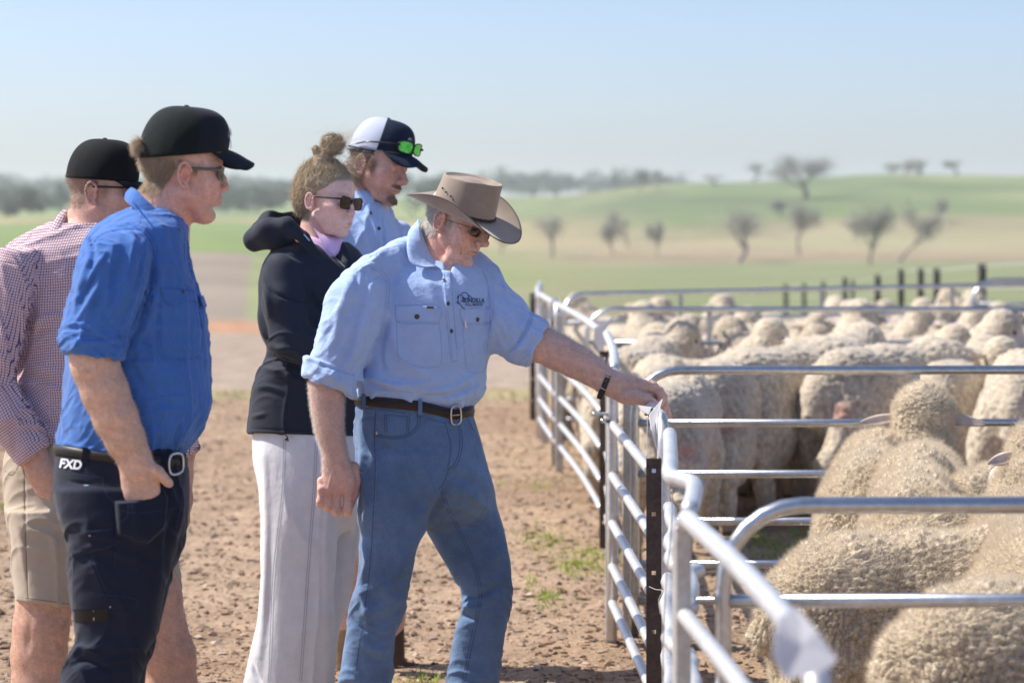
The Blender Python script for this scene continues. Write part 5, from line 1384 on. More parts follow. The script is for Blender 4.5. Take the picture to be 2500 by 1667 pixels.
    S = lambda p, w_, a: stroke(V, N, p, w_, a * K)
    V = smoothmesh(V, Q, 1); N = vnormals(V, Q)
    # pockets, placket, yoke
    pk1 = [(965, 745), (1070, 748), (1070, 788), (1042, 790), (975, 788), (966, 775)]; pk1b = [(968, 788), (1073, 790), (1078, 860), (1070, 895), (1010, 892), (970, 868)]
    pk2 = [(1122, 755), (1196, 752), (1202, 778), (1190, 790), (1135, 792), (1124, 775)]; pk2b = [(1130, 790), (1195, 790), (1190, 850), (1182, 905), (1150, 908), (1137, 890)]
    for p, a in ((pk1b, 1.6), (pk1, 2.8), (pk2b, 1.6), (pk2, 2.8)): raise_poly(V, N, p, a, 2.0)
    raise_poly(V, N, [(1078, 662), (1101, 658), (1107, 760), (1118, 880), (1102, 884), (1090, 780)], 3.2, 2)
    groove(V, N, [(905, 652), (935, 672), (944, 700), (940, 760)], 2.2, -2.4)
    groove(V, N, [(1178, 660), (1192, 700), (1196, 790)], 2.2, -2.2)
    shirt = P.obj('shirt', V, Q, LBLUE); bv = bvh(V, Q)
    # rolled cuff edges and stitching
    ln = [[(905, 652), (935, 672), (944, 700), (940, 760)], [(911, 650), (940, 668), (951, 698), (947, 756)], pk1 + [pk1[0]], [(967, 784), (1068, 786)], pk1b[1:], [(968, 788), (970, 866)], pk2 + [pk2[0]], [(1129, 788), (1192, 788)], [pk2b[0], pk2b[5], pk2b[4], pk2b[3], pk2b[2], pk2b[1]],
          [(1078, 668), (1090, 780), (1102, 884)], [(1084, 668), (1096, 780), (1106, 882)], [(1101, 662), (1107, 760), (1118, 880)], [(1102, 884), (1118, 880)], [(880, 640), (930, 612), (985, 596)], [(764, 884), (800, 898), (868, 918)], [(744, 908), (790, 940), (850, 966)], [(1178, 660), (1192, 700), (1196, 790)],
          [(885, 930), (888, 960), (905, 972)], [(1300, 776), (1290, 806), (1262, 842), (1240, 862)], [(1330, 806), (1325, 850), (1300, 880)]]
    seams(P, ln, bv, STITCHL, 'stitching', shirt, 1.5)
    for x, y in [(1083, 684), (1094, 741), (1102, 808)]: disc(P, bv, x, y, 5.2, BTN, 'button', shirt, sx=.8)
    disc(P, bv, 1018, 773, 6.4, BTN, 'button', shirt); disc(P, bv, 1166, 780, 5.6, BTN, 'button', shirt, sx=.85); disc(P, bv, 1056, 650, 4, BTN, 'button', shirt)
    # pocket tab, pen clip
    drape(P, [(np.array([(1042, 747), (1059, 748), (1059, 754), (1042, 753)]), np.array([(0, 1, 2, 3)]))], bv, BTN, 'label', shirt, 1.6)
    drape(P, [(np.array([(1134, 784), (1137, 783), (1140, 800), (1137, 801)]), np.array([(0, 1, 2, 3)]))], bv, STEEL, 'pen_clip', shirt, 4.0)
    # embroidered name and ram's head
    def word(s_, x, y, size, bold, sx=1.0, rot=0.0):
        v, t = text_poly(s_, size, bold=bold); c, q = math.cos(R(rot)), math.sin(R(rot)); v = np.stack([v[:, 0] * sx, -v[:, 1]], 1); v = np.stack([v[:, 0] * c - v[:, 1] * q, v[:, 0] * q + v[:, 1] * c], 1) + (x, y); return v, t
    EMB = mat('embroidery_navy', (0.03, 0.06, 0.16), rough=.8)
    drape(P, [word('BUNDILLA', 1129, 738, 15.5, .35, .74, 1), word('POLL MERINO', 1136, 747, 9.5, .12, .72, 0)], bv, EMB, 'embroidery', shirt, 2.0)
    ram = [[(1116, 728), (1120, 722), (1118, 736), (1123, 742), (1127, 748), (1131, 752), (1136, 753)], [(1116, 728), (1122, 720), (1127, 721), (1131, 725), (1127, 729)], [(1126, 717), (1134, 714), (1141, 717), (1145, 724), (1139, 729), (1131, 726)], [(1124, 736), (1130, 733)], [(1142, 722), (1148, 723), (1152, 728)], [(1119, 733), (1116, 739), (1120, 742)]]
    drape(P, [ribbon(l, 1.7) for l in ram], bv, EMB, 'embroidery', shirt, 2.0)
    # --- collar
    inn = [(1030, 540, -34), (1026, 552, 0), (1032, 580, 22), (1047, 618, 34), (1064, 648, 46), (1082, 664, 52)]
    out = [(1016, 544, -36), (998, 566, 8), (993, 602, 52), (1003, 640, 76), (1030, 652, 82), (1064, 648, 74)]
    strip(P, inn, out, LBLUE, 'collar', shirt, 3.0, bul=2)
    strip(P, [(1022, 536, -30), (1026, 560, 8), (1046, 612, 30), (1070, 650, 44), (1090, 672, 44)], [(1000, 575, -20), (1014, 600, 30), (1040, 640, 56), (1064, 668, 66), (1084, 690, 62)], LBLUE, 'collar_stand', shirt, 4)
    strip(P, [(1092, 672, 46), (1104, 664, 34), (1126, 655, 8), (1136, 646, -20)], [(1104, 686, 58), (1118, 684, 52), (1134, 672, 34), (1142, 652, 0)], LBLUE, 'collar', shirt, 3.0, bul=2)
    # --- jeans
    Fj = Field((815, 940, -140), (1275, 1830, 150), 3.4)
    Fj.add(loft([(975, 876, 1146, -98, 90), (1000, 872, 1150, -102, 94), (1050, 869, 1164, -106, 100), (1135, 871, 1188, -108, 106), (1195, 884, 1202, -102, 102), (1230, 892, 1196, -84, 80), (1262, 920, 1170, -50, 40), (1285, 985, 1110, -25, 10)], n=2.4, cap=10))
    Fj.add(loft([(1120, 890, 1080, -10, 100), (1170, 876, 1070, -10, 112), (1230, 880, 1052, -2, 118), (1291, 880, 1039, 0, 116), (1345, 877, 1016, 4, 113), (1400, 875, 1004, 8, 110), (1445, 868, 995, 10, 108), (1500, 852, 981, 10, 106), (1560, 843, 965, 12, 104), (1634, 833, 957, 12, 104), (1720, 826, 955, 12, 106), (1800, 822, 958, 12, 110)], n=2.25, cap=6), 34)
    Fj.add(loft([(1130, 1000, 1175, -95, 15), (1190, 1000, 1203, -106, 10), (1240, 1020, 1216, -108, 6), (1291, 1043, 1232, -106, 2), (1340, 1068, 1241, -104, -2), (1400, 1100, 1250, -102, -4), (1453, 1126, 1248, -100, -8), (1497, 1128, 1241, -100, -10), (1536, 1114, 1234, -102, -12), (1634, 1093, 1219, -106, -14), (1720, 1080, 1208, -110, -14), (1800, 1068, 1200, -114, -14)], n=2.25, cap=6), 26)
    V, Q = Fj.mesh(1); N = vnormals(V, Q)
    wrinkle(V, N, 75, 200, 60, 5, None, 11); kn_ = np.exp(-((V[:, 1] - 1470) / 70) ** 2); wrinkle(V, N, -15, 90, 22, 7.0, kn_, 12); bot = np.clip((V[:, 1] - 1560) / 90, 0, 1); wrinkle(V, N, 25, 100, 28, 7, bot, 13)
    hp_ = np.clip((940 - V[:, 0]) / 50, 0, 1) * (V[:, 1] < 1340); wrinkle(V, N, 105, 90, 20, 7, hp_, 14)
    S = lambda p, w_, a: stroke(V, N, p, w_, a * 1.7)
    S([(1105, 1155), (1085, 1200), (1040, 1280)], 8, -6); S([(1110, 1160), (1160, 1180), (1200, 1230)], 12, -5); S([(1100, 1175), (1150, 1210), (1210, 1250)], 7, 4)
    S([(1040, 1290), (1000, 1340), (960, 1420)], 16, 5); S([(1070, 1200), (1020, 1260), (980, 1300)], 12, 4); S([(1130, 1453), (1160, 1460), (1200, 1440)], 6, -7); S([(1128, 1475), (1165, 1485), (1205, 1470)], 6, 6); S([(1128, 1500), (1160, 1510)], 5, -6)
    S([(1235, 1330), (1200, 1370), (1190, 1430)], 14, 5); S([(872, 1430), (890, 1470), (900, 1540)], 8, 6); S([(855, 1500), (880, 1530), (930, 1545)], 7, -5); S([(985, 1480), (950, 1500), (900, 1510)], 8, -4)
    S([(878, 1040), (890, 1100), (880, 1170)], 8, 7); S([(885, 1180), (900, 1240), (885, 1300)], 7, 6); S([(884, 1320), (896, 1370), (880, 1430)], 7, 6)
    wrinkle(V, N, 80, 120, 20, 1.8, None, 19, 3)
    for q in range(6): S([(1050 + q * 6, 1215 + q * 12), (1100 + q * 10, 1205 + q * 16), (1180 + q * 6, 1230 + q * 20)], 5, 1.6 * (-1) ** q)
    for q in range(7): S([(1140, 1425 + q * 17), (1175, 1432 + q * 16), (1225, 1410 + q * 18)], 5, 2.0 * (-1) ** q)
    for q in range(6): S([(875 + q * 4, 1480 + q * 22), (915, 1500 + q * 22), (955, 1485 + q * 24)], 6, 2.0 * (-1) ** q)
    V = smoothmesh(V, Q, 1); N = vnormals(V, Q); raise_poly(V, N, [(1085, 1030), (1116, 1028), (1122, 1070), (1118, 1110), (1105, 1138), (1094, 1140), (1100, 1090)], 3, 3)
    groove(V, N, [(916, 1010), (917, 1060), (935, 1064), (970, 1066), (1000, 1058), (1018, 1035), (1018, 1012)], 2.2, -3)
    jeans = P.obj('jeans', V, Q, DENIM); bj = bvh(V, Q)
    lines = [[(918, 995), (914, 1060), (916, 1150), (910, 1280), (903, 1380), (893, 1470), (880, 1560), (866, 1660)], [(917, 1058), (940, 1064), (975, 1065), (1002, 1056), (1018, 1036), (1020, 1010)], [(917, 1063), (940, 1069), (975, 1070), (1005, 1061), (1023, 1040), (1025, 1012)],
             [(938, 1012), (940, 1054)], [(943, 1012), (945, 1054)], [(995, 1016), (992, 1058)], [(1000, 1016), (997, 1058)], [(938, 1012), (1000, 1017)], [(1086, 1030), (1101, 1090), (1093, 1140)], [(1116, 1028), (1123, 1070), (1118, 1112), (1104, 1138), (1098, 1146)], [(1121, 1028), (1129, 1070), (1124, 1115), (1108, 1144)],
             [(1096, 1140), (1085, 1175), (1072, 1192)], [(1073, 1192), (1095, 1250), (1130, 1320), (1158, 1390), (1170, 1450), (1162, 1500), (1145, 1580), (1128, 1667)], [(1078, 1190), (1101, 1248), (1136, 1318), (1164, 1388), (1176, 1450), (1168, 1502), (1151, 1582), (1134, 1667)],
             [(876, 1024), (900, 1018), (916, 1020)], [(876, 1029), (900, 1023), (916, 1025)], [(880, 995), (950, 1002), (1030, 1018), (1110, 1040)], [(1136, 1012), (1150, 1040), (1158, 1052)]]
    seams(P, lines, bj, DENIMS, 'stitching', jeans, 1.7)
    seams(P, [[(921, 996), (917, 1060), (919, 1150), (913, 1280), (906, 1380), (896, 1470)]], bj, mat('denim_pale_seam', (.16, .26, .40), rough=.9), 'stitching', jeans, 1.2, off=.7)
    disc(P, bj, 920, 1057, 4, BRASS, 'rivet', jeans)
    # back pocket flap sticking out behind
    strip(P, [(874, 1071, 20), (886, 1058, 40), (889, 1066, 52)], [(870, 1080, 24), (878, 1100, 46), (884, 1104, 56)], DENIM, 'back_pocket', jeans, 3)
    # belt
    yf = lambda x: np.interp(x, [860, 880, 1021, 1110, 1146, 1165], [976, 977, 990, 1013, 1004, 1000])
    belt = band(P, 1012, 141, 101, -6, yf, 13, 5, LEATHB, 'belt'); band(P, 1012, 145.5, 105.5, -6, yf, 6.0, 1.5, LEATH, 'belt_stripe', belt)
    for x, a in ((888, 0), (1026, 3)):
        z = sback(x, 1012, 148, 108) - 5; y = float(yf(x))
        mb = MB(); mb.box((x, y + 2, z), (5.2, 19, 3.2)); P.mb(mb, 'belt_loop', DENIM, jeans, smooth=False)
    mb = MB(); z = sback(1113, 1012, 148, 108) - 5
    fr = [(1103, 996, z + 6), (1122, 993, z - 6), (1124, 1030, z - 7), (1104, 1034, z + 5)]; mb.tube(catmull(fr, 5, closed=True), 2.6, 8, closed=True); bk = P.mb(mb, 'buckle', BRASS, belt)
    mb = MB(); mb.tube([(1104, 1014, z + 6), (1124, 1012, z - 4)], 1.8, 6); P.mb(mb, 'buckle_pin', BRASS, bk)
    # boots (below the frame)
    for (x, z) in ((888, 60), (1130, -62)):
        blob(P, 'boot', BOOT, [(cone((x, 1770, z), (x + 8, 1792, z), 36, 40), 0), (cone((x + 10, 1790, z), (x + 110, 1792, z + 8), 34, 24), 20)], (x - 60, 1700, z - 50), (x + 160, 1830, z + 60), 5)
    # --- watch worn with its strap tail hanging
    t = np.array((.86, .51, 0)); t /= np.linalg.norm(t); w1 = np.array((-t[1], t[0], 0)); c = np.array((1480, 931, 20.0))
    def ring(c, rr, rz, hw, th, m, name, par, a0=0, a1=360, skew=0.18):
        al = np.radians(np.linspace(a0, a1, 49)); G = []
        for (q, o_) in ((0, -hw), (th, -hw), (th, hw), (0, hw)):
            G.append([c + w1 * ((rr + q) * math.cos(a)) + np.array((0, 0, 1)) * ((rz + q) * math.sin(a)) + t * (o_ + skew * rr * math.cos(a)) for a in al])
        V = np.array(G).transpose(1, 0, 2).reshape(-1, 3); n = len(al); Qv = np.array([(i * 4 + j, i * 4 + (j + 1) % 4, (i + 1) * 4 + (j + 1) % 4, (i + 1) * 4 + j) for i in range(n - 1) for j in range(4)])
        q = Qv[1]; nn = np.cross(V[q[2]] - V[q[0]], V[q[3]] - V[q[1]]); Qv = Qv if nn @ (V[q[0]] - c) > 0 else Qv[:, ::-1]
        return P.obj(name, V, Qv, m, par)
    wt = ring(c, 31.5, 27.5, 7.2, 2.6, BLACKP, 'watch', rt)
    for aa in (100, 150): ring(c, 33.8, 29.8, 8.6 if aa == 100 else 8, 1.4, STEEL, 'keeper', wt, aa - 4, aa + 5) if False else None
    # keeper bars across the strap
    for (p, q) in [((1474, 917, 49), (1492, 923, 47)), ((1463, 944, 46), (1480, 953, 44))]:
        mb = MB(); mb.tube([p, q], 1.4, 6); P.mb(mb, 'keeper', STEEL, wt)
    strip(P, [(1465, 948, 44), (1459, 962, 40), (1457, 972, 36)], [(1478, 954, 44), (1473, 966, 40), (1467, 975, 36)], BLACKP, 'strap_tail', wt, 2.4)
    # --- sunglasses under the brim
    glasses(P, H, rt, mat('frame_bronze', (.10, .07, .05), rough=.3, metal=.5), mat('lens_brown', (.03, .018, .014), rough=.1, spec=.6), w=20, h=12.5, fwd=101, y=2, zc=33, arm_y=12, wrap=.25, armr=(1.1, 1.0), zside=76)
    # --- hat
    hat(P, H)
    return P
def hat(P, H):
    """felt hat with rolled brim: all curves set from the photograph, crown round a tilted axis"""
    rt = P.root; Hh = Head((1085, 563, 56), .80, 26, 23, roll=15)
    # crown: section rings from band level to rim; local mm
    na = 96; al = np.linspace(0, 2 * math.pi, na, endpoint=False); V = []
    prof = [(0.0, 1.0, 1.0), (.12, .995, .995), (.3, .975, .97), (.5, .95, .94), (.7, .925, .90), (.85, .915, .87), (.95, .915, .85), (1.0, .905, .84), (1.02, .88, .81), (.99, .84, .76), (.93, .78, .68), (.88, .66, .55), (.885, .5, .38), (.90, .32, .22), (.905, .15, .10), (.905, .0, .0)]
    for (t, sx, sz) in prof:
        for a in al:
            ca, sa = math.cos(a), math.sin(a); 
            hgt = 106 + 14 * ca * t * sx; pinch = 1.0
            ax_ = 103 * sx; az_ = 84 * sz
            f = math.exp(-((abs(a if a < math.pi else a - 2 * math.pi) - .85) / .33) ** 2) * np.clip((t - .45) * 2, 0, 1)   # front dents
            x = 4 + ax_ * ca * (1 - .10 * f) + 6 * t * ca * (ca > 0); z = az_ * sa * (1 - .13 * f)
            dome = 0.0
            if sx < .8: dome = 15 * max(0, 1 - (sx / .6) ** 2)
            V.append((x, 58 + hgt * t + dome * (sx < .6), z))
    V = np.array(V); nr = len(prof); Q = np.array([(i * na + j, i * na + (j + 1) % na, (i + 1) * na + (j + 1) % na, (i + 1) * na + j) for i in range(nr - 1) for j in range(na)])
    F_ = Hh.A(V); c = Hh.P(4, 100, 0); q = Q[0]; nn = np.cross(F_[q[2]] - F_[q[0]], F_[q[3]] - F_[q[1]])
    if nn @ (F_[q[0]] - c) < 0: Q = Q[:, ::-1]
    crown = P.obj('hat', F_, Q, FELT)
    crown.modifiers.new('s', 'SUBSURF').render_levels = 1
    # brim: inner edge at the crown, outer edge swept out, sides rolled up, front and back dipping
    nu, nv = 120, 16; al = np.linspace(0, 2 * math.pi, nu, endpoint=False); G = np.zeros((nu, nv, 3))
    for i, a in enumerate(al):
        ca, sa = math.cos(a), math.sin(a)
        ix, iz = 4 + 97 * ca, 79 * sa
        W_ = 84 + 14 * max(ca, 0) + 2 * max(-ca, 0)
        roll = abs(sa) ** 2.3
        for j in range(nv):
            w_ = j / (nv - 1)
            # distance outwards and height: sides curl upwards
            curl = roll * 1.0
            th = curl * w_ * 1.2
            out = W_ * (w_ if curl < 1e-3 else math.sin(th) / (curl * 1.2)); up = 0 if curl < 1e-3 else W_ * (1 - math.cos(th)) / (curl * 1.2)
            dip = -26 * max(ca, 0) ** 2 * w_ ** 1.4 - 6 * max(-ca, 0) ** 2 * w_ + 22 * roll * w_ ** 2 * .4
            nx, nz = ca / 102, sa / 83.5; l = math.hypot(nx, nz); nx /= l; nz /= l
            G[i, j] = (ix + nx * out, 57 + up + dip - 3 * w_ * (1 - roll), iz + nz * out)
    T = G.copy(); B = G.copy(); B[..., 1] -= 2.8
    V = np.concatenate([T.reshape(-1, 3), B.reshape(-1, 3)]); K = nu * nv; Q = []; MI = []
    for i in range(nu):
        for j in range(nv - 1):
            q = (i * nv + j, ((i + 1) % nu) * nv + j, ((i + 1) % nu) * nv + j + 1, i * nv + j + 1); Q += [q, tuple(x + K for x in q[::-1])]; MI += [0, 0]
        b = i * nv + nv - 1; b2 = ((i + 1) % nu) * nv + nv - 1; Q.append((b, b2, b2 + K, b + K)); MI.append(1)
    F_ = Hh.A(V); Q = np.array(Q); q = Q[0]; nn = np.cross(F_[q[2]] - F_[q[0]], F_[q[3]] - F_[q[1]])
    if nn @ Hh.M[1] < 0: Q = Q[:, ::-1]
    P.obj('brim', F_, Q, [FELT, FELTD], crown, mi=MI)
    # bound edge and braided band
    mb = MB(); mb.tube(Hh.A(G[:, -1] + (0, -1.4, 0)), 1.9 * Hh.k, 8, closed=True); P.mb(mb, 'brim_edge', FELTD, crown)
    mb = MB(); a = np.linspace(0, 2 * math.pi, 160, endpoint=False)
    for dy, ph in ((0, 0), (4.2, 1.6)): mb.tube(Hh.A(np.stack([4 + (105 + .8 * np.sin(30 * a + ph)) * np.cos(a), 63 + dy + .6 * np.cos(30 * a + ph), (86 + .8 * np.sin(30 * a + ph)) * np.sin(a)], 1)), 2.6 * Hh.k, 6, closed=True)
    P.mb(mb, 'hat_band', mat('braid', (.035, .026, .024), rough=.6), crown)
    # three eyelets on the near side
    for (x, y) in ((-52, 118), (-33, 113), (-11, 108)):
        mb = MB(); zz = 81 * math.sqrt(max(0, 1 - ((x - 4) / 99) ** 2)); p = Hh.P(x, y, zz + 1); a = np.linspace(0, 6.283, 12, endpoint=False)
        mb.tube([p + (math.cos(q) * 1.7, math.sin(q) * 1.9, 0) for q in a], 1.0, 6, closed=True); mb.add(np.array([p + (math.cos(q) * 1.7, math.sin(q) * 1.9, .2) for q in a] + [p + (0, 0, .2)]), np.array([(i, (i + 1) % 12, 12) for i in range(12)])); P.mb(mb, 'eyelet', FELTD, crown)
old_man()
print('TIME old man', time.time() - T0)
# ------------------------------------------------------------------ big man in royal blue, hand in his pocket
def blue_man():
    P = Person(6.2, 'person in royal blue shirt and dark cap, hand in the pocket of navy trousers', (330, 1000, 0)); rt = P.root
    H = Head((457, 428, 66), 1.02, -10, 5)
    Fd = Field((130, 330, -170), (650, 1240, 240), 2.6, fine=[(1, 370, 560, 2.0), (0, 380, 580, 2.1)])
    head_sdf(Fd, H, nose=.93, jaw=1.15, chin=-2, cdx=-17, fat=8, earr=1.02, neck=[(425, 470, -10, 62), (398, 515, -10, 68), (375, 580, -10, 84)])
    k = H.k
    Fd.add(ell(H.P(50, -92, 0), np.array((38, 17, 34)) * k, H.M), 18 * k); Fd.add(ell(H.P(-40, -60, 0), np.array((40, 60, 52)) * k, H.M), 24 * k)
    Fd.sub(cone(H.P(28, -70, 66), H.P(-4, -112, 60), 2.0 * k, 2.0 * k), 6 * k)
    chain(Fd, [(370, 590, -10, 90), (340, 800, -10, 120), (310, 1050, -10, 110)], 20)
    chain(Fd, [(260, 700, 150, 62), (228, 860, 172, 58), (232, 890, 174, 58), (256, 955, 174, 57), (282, 1018, 172, 54), (306, 1072, 168, 48), (328, 1118, 162, 40), (336, 1145, 160, 40)], 14, zf=.9)
    chain(Fd, [(332, 1138, 158, 40), (342, 1165, 156, 46), (344, 1205, 152, 46), (344, 1236, 150, 40)], 10, zf=.55)
    chain(Fd, [(362, 1142, 168, 22), (385, 1152, 172, 15), (398, 1165, 172, 12), (410, 1177, 170, 10.5), (414, 1181, 169, 9)], 7)
    Fd.sub(cone((386, 1170, 176), (384, 1200, 172), 3, 3), 4)
    V, Q = Fd.mesh(1); N = vnormals(V, Q)
    stroke(V, N, [(300, 1090), (318, 1150), (316, 1210)], 6, 2); stroke(V, N, [(330, 1150), (340, 1200)], 5, 1.6); stroke(V, N, [(350, 1150), (365, 1195)], 5, 1.6)
    for q in range(5): stroke(V, N, [(322 + q * 3, 1196 + q * 3.5), (352, 1192 + q * 3.5), (384, 1178 + q * 4)], 1.9, -.9)
    stroke(V, N, [(230, 900), (262, 960), (300, 1040)], 9, 2.5)
    L = H.inv(V)
    sandy = lambda x, y, z: np.clip((-22 - x + (y - 10) * .5) / 10, 0, 1) * np.clip((y + 58 + (x + 60) * .2) / 18, 0, 1) * (np.linalg.norm(np.stack([x, y, z]), axis=0) < 150) + .5 * np.exp(-(((x - 24) / 14) ** 2 + ((y - 18) / 20) ** 2 + ((np.abs(z) - 64) / 16) ** 2))
    C = skin_col(V, N, H, (.74, .46, .375), red=.75, lips=.45, hairf=sandy, haircol=(.42, .31, .21), seed=13, freck=.22, stubble=((.50, .33, .26), lambda x, y, z: .35 * np.exp(-(((x - 70) / 40) ** 2 + ((y + 75) / 28) ** 2))))
    arm = (np.linalg.norm(L, axis=1) > 260); C[arm] = (np.array((.69, .445, .335)) * (1 + .3 * (n3(V, 9, 5) + .6 * n3(V, 3.5, 6)))[:, None] * (1 + .3 * n3(V, 40, 8))[:, None])[arm]
    P.obj('body', V, Q, SKIN, vcol=np.clip(C, .02, .9))
    armhair(P, V, Q, (V[:, 1] > 895) & (V[:, 1] < 1130) & (V[:, 0] < 380) & (V[:, 2] > 120), (.25, .6, .1), 2600, 9, HAIRG, 'arm_hair', rt, 1, .3)
    # hair at the nape and the tuft through the cap opening
    i = np.where((sandy(*L.T) > .4) & (L[:, 1] < 40) & (np.linalg.norm(L, axis=1) < 150) & ~((np.abs(L[:, 0] + 4) < 24) & (L[:, 1] < 34) & (L[:, 2] > 68)))[0]; r = np.random.default_rng(4); i = r.choice(i, 3400)
    d = N[i] * .35 + H.M[0] * -.55 + H.M[1] * -.8
    v1, q1 = strands(V[i] - N[i], d, 22, .55, seg=4, grav=.4, jit=.22, curl=.16, seed=5)
    c = H.P(-112, 62, 20); rt_ = r.normal(0, 1, (1500, 3)); rt_ /= np.linalg.norm(rt_, axis=1)[:, None]; pts = c + rt_ * r.random((1500, 1)) * np.array((9, 17, 18)) * k
    v2, q2 = strands(pts, rt_ * .8 + np.array((-1.0, .15, 0)), 26, .42, seg=6, grav=1.0, jit=.6, curl=.35, seed=6)
    P.obj('hair', np.concatenate([v1, v2]), np.concatenate([q1, q2 + len(v1)]), HAIRG)
    # shirt
    Fs = Field((120, 450, -240), (545, 1150, 270), 3.0)
    Fs.add(loft([(505, 318, 432, -75, 62), (530, 268, 446, -130, 110), (560, 226, 458, -165, 150), (600, 200, 459, -182, 168), (650, 186, 467, -186, 172), (700, 180, 480, -184, 166), (760, 172, 500, -178, 158), (830, 168, 508, -172, 150), (900, 162, 513, -168, 146), (960, 155, 515, -166, 146), (1000, 150, 512, -164, 146), (1040, 145, 496, -160, 142), (1071, 141, 474, -154, 138), (1100, 140, 450, -148, 132), (1116, 146, 440, -140, 124)], n=2.25, cap=12))
    Fs.add(loft([(566, 236, 350, 80, 190), (600, 210, 362, 78, 226), (640, 193, 371, 82, 238), (700, 179, 368, 88, 244), (750, 165, 351, 92, 246), (790, 152, 332, 96, 246), (822, 148, 314, 98, 246)], n=2.2, cap=8), 20)
    Fs.add(loft([(808, 144, 312, 98, 250), (830, 143, 309, 96, 252), (872, 154, 306, 100, 248)], n=2.25, tilt=(.05, .10), cap=8), 1.5)
    Fs.sub(loft([(852, 166, 294, 110, 238), (920, 166, 294, 112, 236)], n=2.2), 2); Fs.sub(cone((430, 450, -10), (400, 515, -8), 66, 70), 8)
    V, Q = Fs.mesh(1); N = vnormals(V, Q)
    sl = np.clip((V[:, 2] - 120) / 30, 0, 1) * (V[:, 1] < 880) * (V[:, 0] < 372); low = np.clip((V[:, 1] - 960) / 80, 0, 1)
    wrinkle(V, N, 110, 170, 36, 6.5, sl * np.clip((V[:, 1] - 560) / 80, 0, 1), 21); wrinkle(V, N, 40, 80, 24, 4, sl, 22); cf = np.clip(1 - np.abs(V[:, 1] - 840) / 36, 0, 1) * sl; wrinkle(V, N, 12, 80, 15, 9, cf, 23)
    wrinkle(V, N, 84, 240, 50, 5, 1 - sl, 24); wrinkle(V, N, 120, 110, 30, 6, low, 25); wrinkle(V, N, -25, 90, 26, 4, 1 - sl, 26)
    wrinkle(V, N, 115, 110, 18, 5, sl, 27, 4); wrinkle(V, N, 80, 120, 18, 2.5, 1 - sl, 28, 4); wrinkle(V, N, 100, 80, 16, 4, low, 29, 4); V = smoothmesh(V, Q, 1); N = vnormals(V, Q)
    S = lambda p, w_, a: stroke(V, N, p, w_, a)
    S([(375, 615), (372, 690), (345, 765), (316, 812)], 8, -13); S([(390, 640), (380, 720), (350, 800)], 12, 6); S([(366, 700), (420, 730), (470, 700)], 12, -3); S([(300, 545), (340, 560), (372, 600)], 8, 6)
    S([(230, 600), (200, 690), (180, 770)], 10, 8); S([(250, 640), (215, 700), (190, 745)], 6, -9); S([(262, 610), (232, 660), (205, 720)], 6, 7); S([(240, 700), (205, 760), (180, 790)], 7, 8); S([(150, 800), (190, 790), (250, 810)], 7, 8)
    S([(200, 570), (225, 600), (222, 660)], 7, -7); S([(330, 560), (310, 680), (290, 780)], 16, 6); S([(300, 600), (270, 720)], 12, -6); S([(170, 830), (220, 820), (300, 850)], 5, -7); S([(175, 850), (230, 838), (290, 832)], 5, 6)
    S([(430, 560), (440, 640), (470, 740)], 10, 4); S([(320, 830), (380, 900), (440, 930)], 14, 5); S([(310, 880), (370, 960), (450, 1000)], 10, -4); S([(470, 900), (490, 980), (470, 1060)], 14, -5)
    S([(440, 1100), (452, 1050), (490, 1000)], 6, 7); S([(425, 1105), (430, 1060), (450, 1020)], 5, -6); S([(150, 1080), (220, 1096), (290, 1100)], 6, 7); S([(390, 1100), (396, 1060)], 6, 5)
    N = vnormals(V, Q)
    fl = [(391, 702), (430, 704), (480, 716), (482, 735), (455, 735), (420, 746), (398, 732)]; pkt = [(392, 735), (480, 735), (492, 800), (485, 868), (420, 872), (392, 845)]
    raise_poly(V, N, pkt, 1.6, 2); raise_poly(V, N, fl, 5, 2.5); groove(V, N, [(312, 545), (352, 570), (374, 610), (370, 700), (345, 770)], 2.6, -3); groove(V, N, [(222, 600), (250, 572), (300, 560), (345, 562)], 2.4, -2.6)
    groove(V, N, [(462, 566), (462, 640), (484, 720), (494, 800)], 3.4, -5)
    V = V.copy(); shirt = P.obj('shirt', V, Q, RBLUE); bv = bvh(V, Q)
    seams(P, [[(312, 545), (352, 570), (374, 610), (370, 700), (345, 770)], [(320, 543), (360, 566), (382, 608), (378, 700)], [(222, 600), (250, 572), (300, 560), (345, 562)], fl + [fl[0]], pkt[1:] + [pkt[0]], [(386, 738), (386, 850), (416, 878), (490, 874)], [(322, 492), (345, 515), (340, 550)], [(452, 560), (452, 640), (474, 720), (484, 800)], [(160, 868), (230, 866), (304, 868)], [(150, 822), (220, 830), (308, 822)]], bv, STITCHR, 'stitching', shirt, 1.6)
    disc(P, bv, 438, 560, 5, BTN, 'button', shirt); disc(P, bv, 447, 712, 4.5, BTN, 'button', shirt)
    strip(P, [(322, 458, 0), (336, 466, 40), (362, 492, 62), (400, 522, 60), (434, 545, 40)], [(305, 488, -10), (316, 500, 60), (346, 528, 92), (380, 556, 94), (410, 568, 74)], RBLUE, 'collar', shirt, 4, bul=6)
    strip(P, [(436, 545, 30), (450, 552, 0), (458, 556, -30)], [(440, 566, 40), (455, 566, 8), (462, 566, -28)], RBLUE, 'collar', shirt, 4, bul=2)
    strip(P, [(488, 728, 60), (494, 722, 30), (495, 722, 0)], [(497, 752, 66), (503, 748, 34), (504, 748, 0)], RBLUE, 'pocket_flap', shirt, 4)
    # trousers
    Fj = Field((95, 1070, -210), (490, 2120, 220), 4.0)
    Fj.add(loft([(1092, 138, 447, -146, 134), (1120, 132, 453, -152, 142), (1155, 128, 459, -158, 150), (1220, 132, 462, -162, 158), (1275, 150, 458, -150, 150), (1330, 190, 440, -100, 100)], n=2.35, cap=10))
